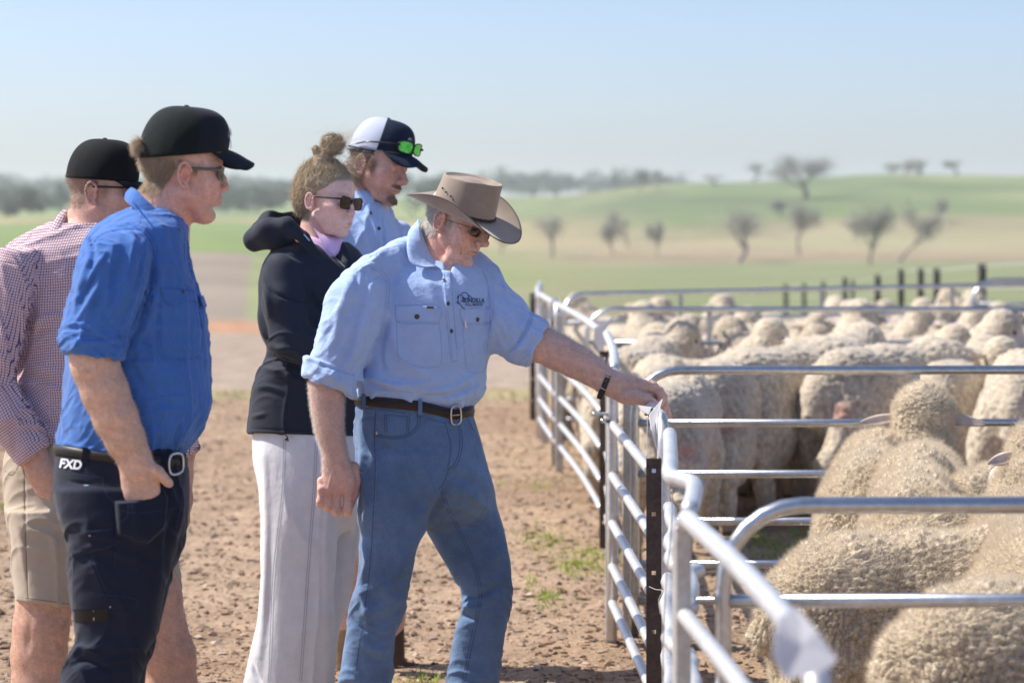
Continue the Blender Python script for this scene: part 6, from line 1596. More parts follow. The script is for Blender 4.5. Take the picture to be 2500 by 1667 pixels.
    Fj.add(loft([(1200, 140, 440, 0, 160), (1277, 152, 440, 4, 172), (1326, 166, 432, 6, 172), (1389, 168, 416, 8, 170), (1448, 170, 402, 10, 168), (1511, 180, 388, 12, 164), (1560, 184, 372, 14, 160), (1610, 162, 354, 14, 162), (1663, 147, 343, 14, 164), (1760, 130, 330, 14, 164), (2080, 110, 310, 14, 164)], n=2.2, cap=8), 24)
    Fj.add(loft([(1230, 240, 455, -170, -10), (1326, 246, 447, -168, -14), (1370, 240, 431, -166, -16), (1420, 234, 417, -164, -18), (1487, 228, 397, -160, -20), (1555, 222, 382, -158, -20), (1624, 214, 362, -158, -20), (1760, 200, 345, -158, -20), (2080, 185, 330, -158, -20)], n=2.2, cap=8), 20)
    V, Q = Fj.mesh(1); N = vnormals(V, Q)
    wrinkle(V, N, 80, 220, 60, 6, None, 31); wrinkle(V, N, 15, 110, 30, 6, np.clip((V[:, 1] - 1230) / 60, 0, 1) * np.clip((1460 - V[:, 1]) / 60, 0, 1), 32); wrinkle(V, N, -20, 90, 24, 8, np.exp(-((V[:, 1] - 1590) / 60) ** 2), 33)
    S = lambda p, w_, a: stroke(V, N, p, w_, a)
    S([(175, 1600), (200, 1580), (250, 1600)], 7, 9); S([(165, 1630), (210, 1610), (280, 1640)], 6, -8); S([(430, 1240), (410, 1300), (400, 1400)], 9, -8); S([(446, 1180), (440, 1260), (425, 1330)], 8, 6); S([(140, 1240), (200, 1290), (270, 1300)], 12, 5)
    S([(404, 1300), (385, 1420), (360, 1540)], 12, 6); S([(150, 1160), (170, 1175), (230, 1182)], 4, -4); S([(280, 1225), (282, 1300), (284, 1400)], 3, -4)
    N = vnormals(V, Q); raise_poly(V, N, [(279, 1222), (300, 1221), (330, 1218), (362, 1210), (386, 1198), (396, 1188), (410, 1215), (402, 1290), (360, 1330), (286, 1310)], 17, 9); raise_poly(V, N, [(176, 1345), (216, 1345), (262, 1450), (330, 1462), (328, 1500), (176, 1490)], 4, 3)
    raise_poly(V, N, [(168, 1300), (278, 1288), (280, 1330), (168, 1362)], 3, 3)
    tr = P.obj('trousers', V, Q, NAVY); bj = bvh(V, Q)
    seams(P, [[(281, 1226), (330, 1224), (386, 1202), (394, 1192)], [(281, 1226), (283, 1300), (280, 1390)], [(312, 1226), (310, 1262), (286, 1275)], [(134, 1156), (180, 1158), (250, 1165)], [(136, 1186), (190, 1188), (250, 1190), (262, 1205)], [(250, 1165), (256, 1200), (279, 1226)], [(168, 1362), (280, 1330)], [(216, 1345), (262, 1450)], [(181, 1366), (178, 1400)], [(240, 1450), (330, 1462), (328, 1490)], [(285, 1242), (340, 1252), (440, 1238)], [(169, 1304), (278, 1290)], [(405, 1135), (440, 1175), (445, 1220), (430, 1290)]], bj, NAVYS, 'stitching', tr, 1.5)
    drape(P, [ribbon([(182, 1504), (264, 1500)], 30, 0)], bj, mat('webbing_black', (.006, .006, .007), rough=.6), 'strap', tr, 2.5, 2); drape(P, [ribbon([(228, 1490), (229, 1514)], 1.6, 0)], bj, STEEL, 'buckle_glint', tr, 4.0, 2)
    drape(P, [ribbon([(205, 1184), (216, 1184)], 2.0, 0)], bj, STITCHL, 'label', tr, 2.5, 2)
    for x, y in ((219, 1307), (269, 1481)): disc(P, bj, x, y, 1.9, mat('rivet_pale', (.6, .6, .6)), 'rivet', tr)
    # patch with the three letters
    pt = [(138, 1106), (198, 1114), (196, 1150), (138, 1144)]
    drape(P, [(np.array(pt), np.array([(0, 1, 2, 3)]))], bj, mat('patch_navy', (.008, .01, .016), rough=.6), 'patch', tr, 3.0, 2)
    WL = mat('logo_white', (.72, .74, .78), rough=.5); v, t = text_poly('FXD', 31, bold=1.0, font_shear=.12); v = np.stack([v[:, 0] * .92, -v[:, 1]], 1); a = R(6); v = np.stack([v[:, 0] * math.cos(a) - v[:, 1] * math.sin(a), v[:, 0] * math.sin(a) + v[:, 1] * math.cos(a)], 1) + (143, 1140)
    drape(P, [(v, t)], bj, WL, 'logo', tr, 4.4, 2)
    yf = lambda x: np.interp(x, [128, 150, 210, 270, 350, 406, 455], [1094, 1098, 1109, 1118, 1123, 1127, 1129])
    belt = band(P, 294, 160, 145, -6, yf, 12, 5, LEATH, 'belt')
    zb = lambda x: sback(x, 294, 165, 150) - 6
    for x in (208, 400):
        mb = MB(); mb.box((x, float(yf(x)) + 3, zb(x) + 2), (7, 20, 3.2)); P.mb(mb, 'belt_loop', NAVY, tr, smooth=False)
    mb = MB(); mb.tube(catmull([(433, 1106, zb(433) + 8), (417, 1112, zb(417) + 8), (412, 1135, zb(412) + 8), (417, 1156, zb(417) + 8), (432, 1157, zb(432) + 8), (445, 1148, zb(445) + 8), (447, 1130, zb(447) + 8), (445, 1112, zb(445) + 8)], 5, closed=True), 3.2, 8, closed=True); P.mb(mb, 'buckle', STEEL, belt)
    for (x, z) in ((200, 85), (255, -90)): blob(P, 'boot', BOOT, [(cone((x, 2040, z), (x + 10, 2085, z), 52, 52), 0), (cone((x + 10, 2078, z), (x + 150, 2088, z), 44, 34), 24)], (x - 80, 1960, z - 70), (x + 210, 2140, z + 80), 7)
    glasses(P, H, rt, FRAMEG, LENS, w=24, h=15, fwd=98, y=10, zc=33, wrap=.6, armr=(4.6, 2.4), zside=74, arm_y=20)
    cap = cap_mesh(P, H, rt, CAPM, CAPG, CAPG, hem=(68, 33), top=164, ax=109, az=88, cx=-2, L=66, brimdrop=22, side=26, split=.72, hi=1.2)
    # small ram's head stitched on the front panel
    LG = mat('logo_pale', (.35, .38, .42), rough=.7); mb = MB()
    for l in ([(98, 120, 38), (103, 108, 36), (99, 98, 40), (97, 108, 44), (100, 116, 42)], [(104, 96, 34), (108, 84, 30), (109, 72, 26)], [(102, 122, 32), (106, 112, 28), (108, 102, 26)]): mb.tube(catmull(H.A(l), 4), .9, 5)
    P.mb(mb, 'logo', LG, cap)
    return P
blue_man()
print('TIME blue man', time.time() - T0)
# ------------------------------------------------------------------ man in checked shirt and khaki shorts
def check_mat():
    m = bpy.data.materials.new('check_cotton'); m.use_nodes = True; N = m.node_tree.nodes; L = m.node_tree.links; b = N['Principled BSDF']
    b.inputs['Roughness'].default_value = .85; b.inputs['Specular IOR Level'].default_value = .15; b.inputs['Sheen Weight'].default_value = .2
    a = N.new('ShaderNodeAttribute'); a.attribute_name = 'weave'
    sp = N.new('ShaderNodeSeparateXYZ'); L.new(a.outputs['Vector'], sp.inputs[0])
    def line(o, per, wd):
        d = N.new('ShaderNodeMath'); d.operation = 'DIVIDE'; L.new(o, d.inputs[0]); d.inputs[1].default_value = per
        f = N.new('ShaderNodeMath'); f.operation = 'FRACT'; L.new(d.outputs[0], f.inputs[0])
        c = N.new('ShaderNodeMath'); c.operation = 'LESS_THAN'; L.new(f.outputs[0], c.inputs[0]); c.inputs[1].default_value = wd; return c.outputs[0]
    u = line(sp.outputs[0], 6.6, .21); v = line(sp.outputs[1], 6.6, .21)
    m1 = N.new('ShaderNodeMix'); m1.data_type = 'RGBA'; m1.inputs[6].default_value = (.74, .58, .60, 1); m1.inputs[7].default_value = (.10, .09, .22, 1); L.new(u, m1.inputs[0])
    m2 = N.new('ShaderNodeMix'); m2.data_type = 'RGBA'; L.new(m1.outputs[2], m2.inputs[6]); m2.inputs[7].default_value = (.20, .06, .10, 1); L.new(v, m2.inputs[0])
    L.new(m2.outputs[2], b.inputs['Base Color'])
    tc = N.new('ShaderNodeTexCoord'); t = N.new('ShaderNodeTexNoise'); t.inputs['Scale'].default_value = 26; L.new(tc.outputs['Object'], t.inputs[0]); bn = N.new('ShaderNodeBump'); bn.inputs['Strength'].default_value = .3; bn.inputs['Distance'].default_value = .006; L.new(t.outputs[0], bn.inputs['Height']); L.new(bn.outputs[0], b.inputs['Normal'])
    return m
CHECK = check_mat()
def weave(o, W_):
    at_ = o.data.attributes.new('weave', 'FLOAT_VECTOR', 'POINT'); at_.data.foreach_set('vector', np.column_stack([W_, np.zeros(len(W_))]).astype(np.float32).ravel())
def check_man():
    P = Person(6.95, 'person in pink checked shirt, khaki shorts and black cap, half hidden at the left', (150, 1000, -40)); rt = P.root
    H = Head((230, 472, 40), .87, 13, 4)
    Fd = Field((-90, 370, -190), (500, 1950, 190), 3.6, fine=[(1, 380, 560, 2.0), (0, 150, 330, 2.1), (2, -60, 75, 2.4)])
    head_sdf(Fd, H, nose=1, fat=3, earr=1.05, neck=[(225, 500, -25, 55), (222, 545, -25, 58), (205, 600, -25, 76)])
    chain(Fd, [(205, 610, -25, 80), (170, 850, -20, 110), (150, 1080, -20, 100)], 20)
    # near arm: elbow out of frame, hand hooked at the pocket
    chain(Fd, [(40, 720, 90, 30), (-20, 930, 100, 36), (40, 1060, 110, 36), (80, 1105, 112, 33), (100, 1150, 112, 36), (114, 1190, 110, 32)], 12, zf=.8)
    for (x, z) in ((124, 118), (134, 104), (140, 90), (142, 76)): chain(Fd, [(x - 10, 1180, z, 13), (x - 2, 1215, z, 11.5), (x + 2, 1240, z, 10.5), (x, 1250, z - 4, 9.5)], 4)
    # far arm
    chain(Fd, [(300, 760, -130, 46), (420, 960, -150, 40), (446, 1100, -140, 30), (442, 1160, -135, 28), (446, 1220, -132, 24), (448, 1270, -130, 14), (447, 1294, -130, 9)], 12)
    # legs
    chain(Fd, [(110, 1300, 60, 84), (108, 1470, 60, 66), (100, 1530, 60, 66), (95, 1600, 56, 66), (92, 1680, 56, 62), (88, 1800, 50, 48), (85, 1900, 48, 36), (85, 1925, 48, 36)], 20, zf=.95)
    chain(Fd, [(330, 1290, -70, 84), (376, 1460, -84, 66), (390, 1530, -86, 62), (410, 1600, -90, 65), (420, 1680, -92, 60), (425, 1800, -95, 46), (428, 1900, -95, 36), (428, 1925, -95, 36)], 20, zf=.95)
    V, Q = Fd.mesh(1); N = vnormals(V, Q); L = H.inv(V)
    for x in (92, 412): stroke(V, N, [(x, 1500), (x + 8, 1560), (x - 5, 1600)], 20, 4); stroke(V, N, [(x - 20, 1520), (x - 26, 1600)], 8, -3)
    buzz = lambda x, y, z: .75 * np.clip((8 - x + (y - 20) * .6) / 14, 0, 1) * np.clip((y + 66) / 46, 0, 1) * (np.linalg.norm(np.stack([x, y, z]), axis=0) < 140) * (1 - np.exp(-(((x + 5) / 24) ** 2 + (y / 34) ** 2)) * (z > 70)) + .55 * np.exp(-(((x - 28) / 14) ** 2 + ((y - 10) / 26) ** 2 + ((np.abs(z) - 64) / 16) ** 2))
    C = skin_col(V, N, H, (.72, .45, .35), red=.55, hairf=buzz, haircol=(.20, .15, .12), seed=23, freck=.2, stubble=((.30, .20, .16), lambda x, y, z: .42 * np.exp(-(((x - 60) / 50) ** 2 + ((y + 55) / 40) ** 2)) * (np.linalg.norm(np.stack([x, y, z]), axis=0) < 150)))
    arm = (np.linalg.norm(L, axis=1) > 260); C[arm] = (np.array((.66, .39, .28)) * (1 + .35 * (n3(V, 9, 5) + .6 * n3(V, 3.5, 6)))[:, None] * (1 + .3 * n3(V, 40, 8))[:, None])[arm]
    P.obj('body', V, Q, SKIN, vcol=np.clip(C, .02, .9))
    armhair(P, V, Q, (V[:, 1] > 1470), (.0, .8, .2), 5200, 9, HAIRD, 'leg_hair', rt, 1, .3)
    i = np.where((buzz(*L.T) > .3) & (L[:, 1] < 50))[0]; r = np.random.default_rng(4); i = r.choice(i, 2600)
    v1, q1 = strands(V[i] - N[i] * .3, N[i] * .5 + H.M[1] * -.6 - H.M[0] * .3, 5, .3, seg=2, jit=.3, seed=5); P.obj('hair', v1, q1, HAIRD)
    # shirt
    Fs = Field((-110, 490, -200), (510, 1170, 200), 3.4)
    Fs.add(loft([(545, 118, 300, -90, 40), (575, 60, 330, -130, 80), (620, 12, 345, -150, 110), (700, 0, 350, -155, 120), (800, 10, 345, -150, 120), (900, 22, 335, -145, 118), (1000, 14, 335, -145, 118), (1060, 12, 330, -145, 116), (1100, 18, 325, -140, 110)], n=2.3, cap=10))
    Fs.add(loft([(610, -12, 95, 30, 130), (650, -30, 96, 30, 145), (735, -55, 82, 40, 152), (847, -85, 50, 50, 156), (930, -95, 30, 55, 156)], n=2.2, cap=12), 20)
    chain(Fs, [(-35, 920, 105, 58), (20, 1015, 110, 56), (62, 1076, 112, 52)], 14, zf=.85); Fs.add(cyl((40, 1050, 112), (84, 1108, 112), 54, 50, .85, 6), 2); Fs.sub(cyl((66, 1084, 112), (120, 1160, 112), 42, 40, .85, 4), 2)
    chain(Fs, [(310, 720, -130, 62), (400, 930, -155, 54), (440, 1060, -145, 40)], 14); Fs.add(cyl((432, 1050, -145), (456, 1112, -142), 44, 38, 1, 5), 2)
    V, Q = Fs.mesh(1); N = vnormals(V, Q)
    sl = np.clip((V[:, 2] - 70) / 30, 0, 1) * (V[:, 0] < 80 - (V[:, 1] - 700) * .1)
    wrinkle(V, N, 70, 140, 34, 8, sl, 41); wrinkle(V, N, -15, 120, 40, 7, (1 - sl), 42); wrinkle(V, N, 75, 160, 40, 5, 1 - sl, 43)
    S = lambda p, w_, a: stroke(V, N, p, w_, a)
    wrinkle(V, N, 70, 90, 18, 4, sl, 47, 4); wrinkle(V, N, -15, 90, 18, 3, 1 - sl, 48, 4); N = vnormals(V, Q)
    S([(95, 690), (78, 780), (62, 850), (40, 930)], 8, -14); S([(80, 800), (110, 775), (160, 770)], 8, 8); S([(75, 830), (120, 805), (165, 800)], 6, -7); S([(60, 880), (100, 900), (150, 900)], 10, 6); S([(60, 920), (110, 930), (150, 935)], 7, -7); S([(60, 1010), (100, 1040), (130, 1060)], 8, 7); S([(20, 700), (10, 800), (0, 900)], 12, 7)
    N = vnormals(V, Q); groove(V, N, [(0, 640), (45, 650), (80, 700), (84, 760)], 2.4, -2.6)
    o = P.obj('shirt', V, Q, CHECK)
    a = .22; u = V[:, 0] + .55 * (V[:, 2] - 60) + 14 * n3(V, 60, 3); v = V[:, 1] + 14 * n3(V, 70, 6) + .08 * V[:, 0]
    u2 = (V[:, 0] * math.cos(a) + V[:, 1] * math.sin(a)) + .6 * V[:, 2]; v2 = (-V[:, 0] * math.sin(a) + V[:, 1] * math.cos(a))
    fo = V[:, 1] > 940; b_ = -.62; u3 = (V[:, 0] * math.cos(b_) + V[:, 1] * math.sin(b_)) + .6 * V[:, 2]; v3 = (-V[:, 0] * math.sin(b_) + V[:, 1] * math.cos(b_))
    sm = sl > .5; sf = (V[:, 2] > 78) & fo & (V[:, 0] < 118)
    uu = np.where(sm, u2, u); vv = np.where(sm, v2, v); uu = np.where(sf, u3, uu); vv = np.where(sf, v3, vv)
    weave(o, np.stack([uu, vv], 1)); bv = bvh(V, Q)
    for (A, B, nm) in [([(166, 516, -34), (158, 530, 6), (158, 562, 34), (170, 598, 58), (190, 624, 62)], [(152, 520, -40), (130, 545, 14), (118, 584, 62), (124, 640, 98), (182, 632, 88)], 'collar')]:
        c = strip(P, A, B, CHECK, nm, o, 4, bul=6, nv=8); n = len(c.data.vertices); co_ = np.zeros(n * 3, np.float32); c.data.vertices.foreach_get('co', co_); co_ = co_.reshape(-1, 3) / P.s; weave(c, np.stack([co_[:, 0] * .95 - co_[:, 2] * .3, co_[:, 2] * .95 + co_[:, 0] * .3], 1))
    # shorts
    Fj = Field((-30, 1075, -190), (480, 1500, 180), 3.6)
    Fj.add(loft([(1085, 18, 330, -140, 112), (1145, 8, 345, -150, 126), (1220, 12, 360, -155, 134), (1290, 22, 372, -140, 130), (1330, 60, 380, -110, 90)], n=2.35, cap=10))
    Fj.add(loft([(1250, 16, 210, -20, 140), (1340, 28, 196, -30, 142), (1400, 32, 186, -32, 142), (1474, 36, 176, -34, 142)], n=2.3, tilt=(0, .12), cap=4), 26)
    Fj.add(loft([(1250, 220, 400, -170, -20), (1355, 280, 430, -176, -22), (1400, 296, 436, -178, -22), (1456, 300, 441, -178, -22)], n=2.3, cap=4), 26)
    Fj.sub(loft([(1440, 44, 168, -24, 132), (1520, 44, 168, -24, 132)], n=2.3), 2); Fj.sub(loft([(1430, 308, 433, -168, -32), (1500, 308, 433, -168, -32)], n=2.3), 2)
    V, Q = Fj.mesh(1); N = vnormals(V, Q); wrinkle(V, N, 85, 220, 60, 6, None, 51); wrinkle(V, N, 20, 100, 30, 4, None, 52)
    stroke(V, N, [(24, 1240), (50, 1300), (60, 1400)], 10, 5); stroke(V, N, [(60, 1150), (62, 1300), (68, 1460)], 3, -3)
    sh = P.obj('shorts', V, Q, KHAKI); bj = bvh(V, Q)
    seams(P, [[(58, 1120), (62, 1300), (68, 1466)], [(12, 1148), (30, 1160), (48, 1130)], [(38, 1456), (100, 1464), (170, 1474)], [(130, 1150), (136, 1250)]], bj, KHAKIS, 'stitching', sh, 1.6)
    for (x, z) in ((95, 48), (438, -95)): blob(P, 'boot', BOOT, [(cone((x - 10, 1860, z), (x, 1915, z), 42, 46), 0), (cone((x, 1912, z), (x + 120, 1925, z), 36, 28), 22)], (x - 80, 1790, z - 60), (x + 170, 1960, z + 70), 6)
    glasses(P, H, rt, FRAMEK, LENS, w=24, h=15, fwd=98, y=6, zc=33, wrap=.4, armr=(3.4, 2.8), zside=76, arm_y=22, armlen=84)
    cap_mesh(P, H, rt, CAPB, CAPB, CAPB, hem=(40, 40), top=154, ax=103, az=88, cx=2, L=66, brimdrop=18, side=24)
    return P
check_man()
print('TIME check man', time.time() - T0)
# ------------------------------------------------------------------ woman with a messy bun
def woman():
    P = Person(8.25, 'person with blond bun, dark hooded jacket, sunglasses and wide pale trousers', (740, 1000, 0)); rt = P.root
    H = Head((762, 492, 54), .755, 34, 7)
    Fd = Field((690, 375, -110), (900, 700, 115), 1.9)
    head_sdf(Fd, H, nose=.93, jaw=.84, chin=3, cdx=-6, fat=5, browk=.7, earr=.88, soft=0, neck=[(778, 520, -8, 38), (775, 560, -10, 39), (768, 610, -12, 50)])
    k = H.k
    Fd.add(ell(H.P(66, -55, 0), np.array((29, 30, 42)) * k, H.M), 16 * k); Fd.add(ell(H.P(40, -50, 0), np.array((40, 36, 56)) * k, H.M), 18 * k); Fd.add(ell(H.P(99, -57, 0), np.array((6, 7, 14)) * k, H.M), 4 * k)
    chain(Fd, [(768, 610, -12, 52), (760, 690, -10, 70)], 14)
    V, Q = Fd.mesh(1); N = vnormals(V, Q); L = H.inv(V)
    scalp = lambda x, y, z: np.clip((y - 72 + np.clip(66 - x, 0, 60) * .85 - np.clip(x - 66, 0, 99) * .3) / 10, 0, 1) * (1 - np.exp(-(((x + 4) / 20) ** 2 + ((y - 2) / 30) ** 2)) * (np.abs(z) > 70)) * (y > -70)
    scalp2 = lambda x, y, z: np.maximum(scalp(x, y, z), np.clip((-22 - x) / 8, 0, 1) * np.clip((y + 72) / 10, 0, 1) * (np.linalg.norm(np.stack([x, y, z]), axis=0) < 140))
    C = skin_col(V, N, H, (.82, .54, .46), red=.55, lips=1.3, seed=33, freck=.10, hairf=scalp2, haircol=(.31, .235, .16))
    P.obj('body', V, Q, SKIN, vcol=np.clip(C, .02, .9))
    # hair: volume on the scalp plus bun, covered with curling strands
    r = np.random.default_rng(9)
    hv = Field((680, 300, -90), (900, 560, 100), 2.4)
    hv.add(ell(H.P(-16, 58, 0), np.array((98, 84, 80)) * k, H.M)); hv.add(ell(H.P(-62, 8, 0), np.array((56, 62, 66)) * k, H.M), 20)
    hv.sub(ell(H.P(112, 18, 0), np.array((70, 58, 120)) * k, H.M), 5); hv.sub(ell(H.P(40, -44, 60), np.array((64, 66, 70)) * k, H.M), 5); hv.sub(ell(H.P(2, -8, 92), np.array((24, 34, 26)) * k, H.M), 3)
    BC = np.array((812, 353, 14.0)); B2 = np.array((770, 360, 10.0))
    hv.add(ell(BC, (27, 25, 24)), 3); hv.add(cone((786, 392, 10), (800, 372, 12), 22, 15), 8); hv.add(cone((784, 388, 14), (770, 362, 12), 13, 9), 5); hv.sub(ell((792, 352, 30), (7, 9, 20)), 4)
    HV, HQ = hv.mesh(1); HN = vnormals(HV, HQ); lump = n3(HV, 9, 4) * 7 + n3(HV, 4, 7) * 4; HV += HN * lump[:, None]
    hair = P.obj('hair', HV, HQ, mat('hair_base', (.34, .265, .175), rough=.6, noise=[(60, .35), (200, .3)]))
    i = r.integers(0, len(HV), 8500); base = np.array((790, 384, 8.0)); to = base - HV[i]; to /= np.linalg.norm(to, axis=1)[:, None] + 1e-6
    inb = np.linalg.norm(HV[i] - BC, axis=1) < 34; tan = np.cross(HN[i], np.array((.3, .2, 1.0))); d = np.where(inb[:, None], tan, to * .9) + HN[i] * .22
    v1, q1 = strands(HV[i], d, np.where(inb, 15, 24), .42, seg=5, curl=.15, jit=.22, seed=11)
    hl = r.integers(0, len(HV), 3200); nap = HV[hl]; ok = (nap[:, 0] < 742) & (nap[:, 1] > 410); hl = hl[ok]
    v2, q2 = strands(HV[hl], HN[hl] * .7 + np.array((-.1, .6, 0)), 12, .4, seg=5, curl=.55, jit=.4, seed=12)
    v9, q9 = strands(HV[i[:1600]] + HN[i[:1600]], HN[i[:1600]] * .8 + np.array((.5, -.2, 0)), 17, .24, seg=6, curl=.5, jit=.5, seed=21); P.obj('flyaways', v9, q9, HAIRB, hair); nn_ = len(q1) // 15; pick = np.repeat(np.random.default_rng(2).random(nn_) < .5, 15); P.obj('strands', v1, q1[pick], HAIRD, hair); P.obj('strands', v1, q1[~pick], HAIRB, hair); P.obj('curls', v2, q2, HAIRB, hair)
    # sun-bleached streaks and flyaway wisps blown to the right
    h3 = r.integers(0, len(HV), 2600); ok = (HN[h3][:, 0] < .2) | (HN[h3][:, 1] < -.5); h3 = h3[ok]; to = base - HV[h3]; to /= np.linalg.norm(to, axis=1)[:, None] + 1e-6
    v3, q3 = strands(HV[h3] + HN[h3] * 1.5, to * .9 + HN[h3] * .3, 17, .4, seg=5, curl=.32, jit=.25, seed=13); P.obj('streaks', v3, q3, HAIRB, hair)
    ws = np.concatenate([BC + r.normal(0, 1, (130, 3)) * (16, 14, 10), np.array((850, 400, 10)) + r.normal(0, 1, (60, 3)) * (14, 10, 20)])
    v4, q4 = strands(ws, np.tile((.9, -.25, 0.0), (len(ws), 1)), 60, .3, seg=8, curl=.28, jit=.35, seed=14); P.obj('wisps', v4, q4, HAIRB, hair)
    # pink shirt at the neck
    strip(P, [(752, 575, 30), (775, 582, 44), (800, 600, 40), (820, 615, 25)], [(770, 640, 60), (800, 655, 66), (830, 668, 60), (850, 660, 40)], PINKSH, 'shirt', rt, 4, bul=5, nv=10)
    strip(P, [(766, 556, 28), (786, 572, 40), (808, 576, 30), (826, 572, 10)], [(784, 596, 52), (808, 622, 58), (826, 618, 50), (836, 588, 30)], PINKSH, 'shirt_collar', rt, 3, bul=5)
    # jacket
    Fs = Field((560, 490, -140), (930, 1100, 150), 3.0)
    Fs.add(loft([(590, 700, 850, -70, 46), (615, 660, 880, -100, 74), (650, 640, 900, -115, 92), (700, 630, 908, -120, 98), (763, 630, 908, -120, 98), (810, 636, 906, -116, 96), (850, 650, 900, -112, 94), (880, 642, 898, -112, 94), (925, 624, 895, -114, 98), (990, 611, 893, -118, 102), (1062, 602, 890, -120, 106)], n=2.3, tilt=(0, .03), cap=5))
    chain(Fs, [(700, 660, 60, 54), (695, 740, 84, 52), (712, 830, 96, 50)], 18); chain(Fs, [(712, 830, 96, 50), (790, 862, 104, 44), (860, 880, 100, 38)], 16)
    # hood lying on the back
    chain(Fs, [(620, 585, 0, 24), (652, 560, 44, 26), (700, 552, 62, 20), (742, 580, 70, 14), (790, 640, 84, 8)], 10); chain(Fs, [(620, 585, 0, 26), (665, 548, -20, 32), (715, 540, -50, 22), (770, 570, -70, 14)], 12)
    Fs.add(ell((668, 575, 10), (58, 34, 58)), 14); Fs.sub(cone((770, 520, -8), (752, 560, -6), 46, 50), 8); Fs.sub(ell((706, 530, 0), (44, 26, 40)), 10); Fs.sub(cone((806, 590, 50), (842, 650, 92), 26, 12), 10)
    Fs.sub(loft([(1045, 618, 878, -108, 94), (1120, 618, 878, -108, 94)], n=2.3), 2)
    V, Q = Fs.mesh(1); N = vnormals(V, Q)
    wrinkle(V, N, 100, 150, 40, 3.5, None, 61); wrinkle(V, N, 25, 90, 24, 5, np.clip((V[:, 1] - 780) / 60, 0, 1) * np.clip((1000 - V[:, 1]) / 60, 0, 1), 62)
    S = lambda p, w_, a: stroke(V, N, p, w_, a)
    S([(638, 640), (650, 700), (660, 780)], 8, 8); S([(650, 620), (690, 610), (740, 640)], 6, -8); S([(655, 690), (680, 720), (760, 740)], 4, -6); S([(640, 830), (680, 850), (720, 850)], 8, 8); S([(640, 870), (690, 880), (740, 900)], 8, -8); S([(636, 900), (680, 905), (730, 930)], 8, 8); S([(625, 950), (660, 945), (700, 960)], 7, 6); S([(745, 700), (790, 780), (810, 850)], 9, -9); S([(610, 1020), (650, 1010)], 6, 5); S([(625, 740), (640, 800), (660, 840)], 9, 9)
    N = vnormals(V, Q); groove(V, N, [(602, 1046), (700, 1050), (880, 1054)], 2.2, -2); groove(V, N, [(646, 640), (655, 700), (700, 730), (790, 742)], 2.4, -2.4)
    jk = P.obj('jacket', V, Q, JACKET); bv = bvh(V, Q)
    drape(P, [ribbon([(742, 572), (756, 588)], 3, 0), ribbon([(800, 612), (842, 652)], 1.6, 0)], bv, STEEL, 'zip', jk, 1.4)
    mb = MB(); mb.tube(catmull([(696, 1060, 106), (702, 1068, 108), (696, 1072, 108), (704, 1076, 108), (700, 1064, 108)], 4), 1.3, 6); mb.box((701, 1070, 109), (2.6, 3.4, 2.6)); P.mb(mb, 'drawcord', BLACKP, jk)
    # wide trousers
    Fj = Field((560, 1040, -150), (910, 1760, 150), 3.4)
    Fj.add(loft([(1045, 620, 884, -104, 94), (1110, 620, 892, -110, 104), (1180, 632, 892, -112, 108), (1240, 640, 886, -100, 100), (1300, 680, 860, -70, 60)], n=2.35, cap=10))
    Fj.add(loft([(1066, 650, 830, -10, 78), (1120, 632, 845, -10, 98), (1218, 636, 834, -10, 116), (1267, 638, 826, -8, 118), (1389, 634, 818, -6, 118), (1450, 630, 812, -6, 118), (1511, 625, 814, -6, 120), (1595, 608, 816, -6, 122), (1663, 596, 815, -6, 124), (1740, 584, 816, -6, 126)], n=2.25, cap=5), 24)
    Fj.add(loft([(1150, 720, 888, -115, 0), (1242, 730, 884, -116, -6), (1355, 722, 870, -116, -8), (1477, 710, 846, -114, -10), (1550, 700, 826, -112, -10), (1740, 690, 800, -112, -10)], n=2.25, cap=5), 20)
    V, Q = Fj.mesh(1); N = vnormals(V, Q); wrinkle(V, N, 92, 320, 44, 7, np.clip((V[:, 1] - 1150) / 100, 0, 1), 71); wrinkle(V, N, 88, 500, 90, 7, None, 72)
    for l, w_, a in [([(640, 1080), (650, 1200), (648, 1400), (634, 1600)], 8, 6), ([(800, 1230), (800, 1400), (802, 1660)], 12, 8), ([(610, 1600), (622, 1640), (640, 1667)], 5, -8), ([(660, 1280), (655, 1500), (640, 1667)], 12, -4)]: stroke(V, N, l, w_, a)
    tr = P.obj('trousers', V, Q, IVORY); bj = bvh(V, Q)
    seams(P, [[(692, 1071), (688, 1200), (667, 1389), (660, 1540), (655, 1663)], [(697, 1071), (693, 1200), (672, 1389), (665, 1540), (660, 1663)], [(770, 1071), (764, 1200), (750, 1389), (740, 1540), (731, 1663)], [(775, 1071), (769, 1200), (755, 1389), (745, 1540), (736, 1663)]], bj, IVORYS, 'stitching', tr, 1.1)
    glasses(P, H, rt, FRAMEK, LENS, w=29, h=19, fwd=103, y=8, zc=33, wrap=.12, armr=(3.4, 2.4), zside=75, arm_y=20, cat_=5)
    for x, z in ((700, 60), (750, -60)): blob(P, 'boot', BOOT, [(cone((x - 20, 1728, z), (x + 90, 1732, z), 24, 18), 0)], (x - 60, 1690, z - 40), (x + 130, 1760, z + 40), 5)
    return P
woman()
print('TIME woman', time.time() - T0)
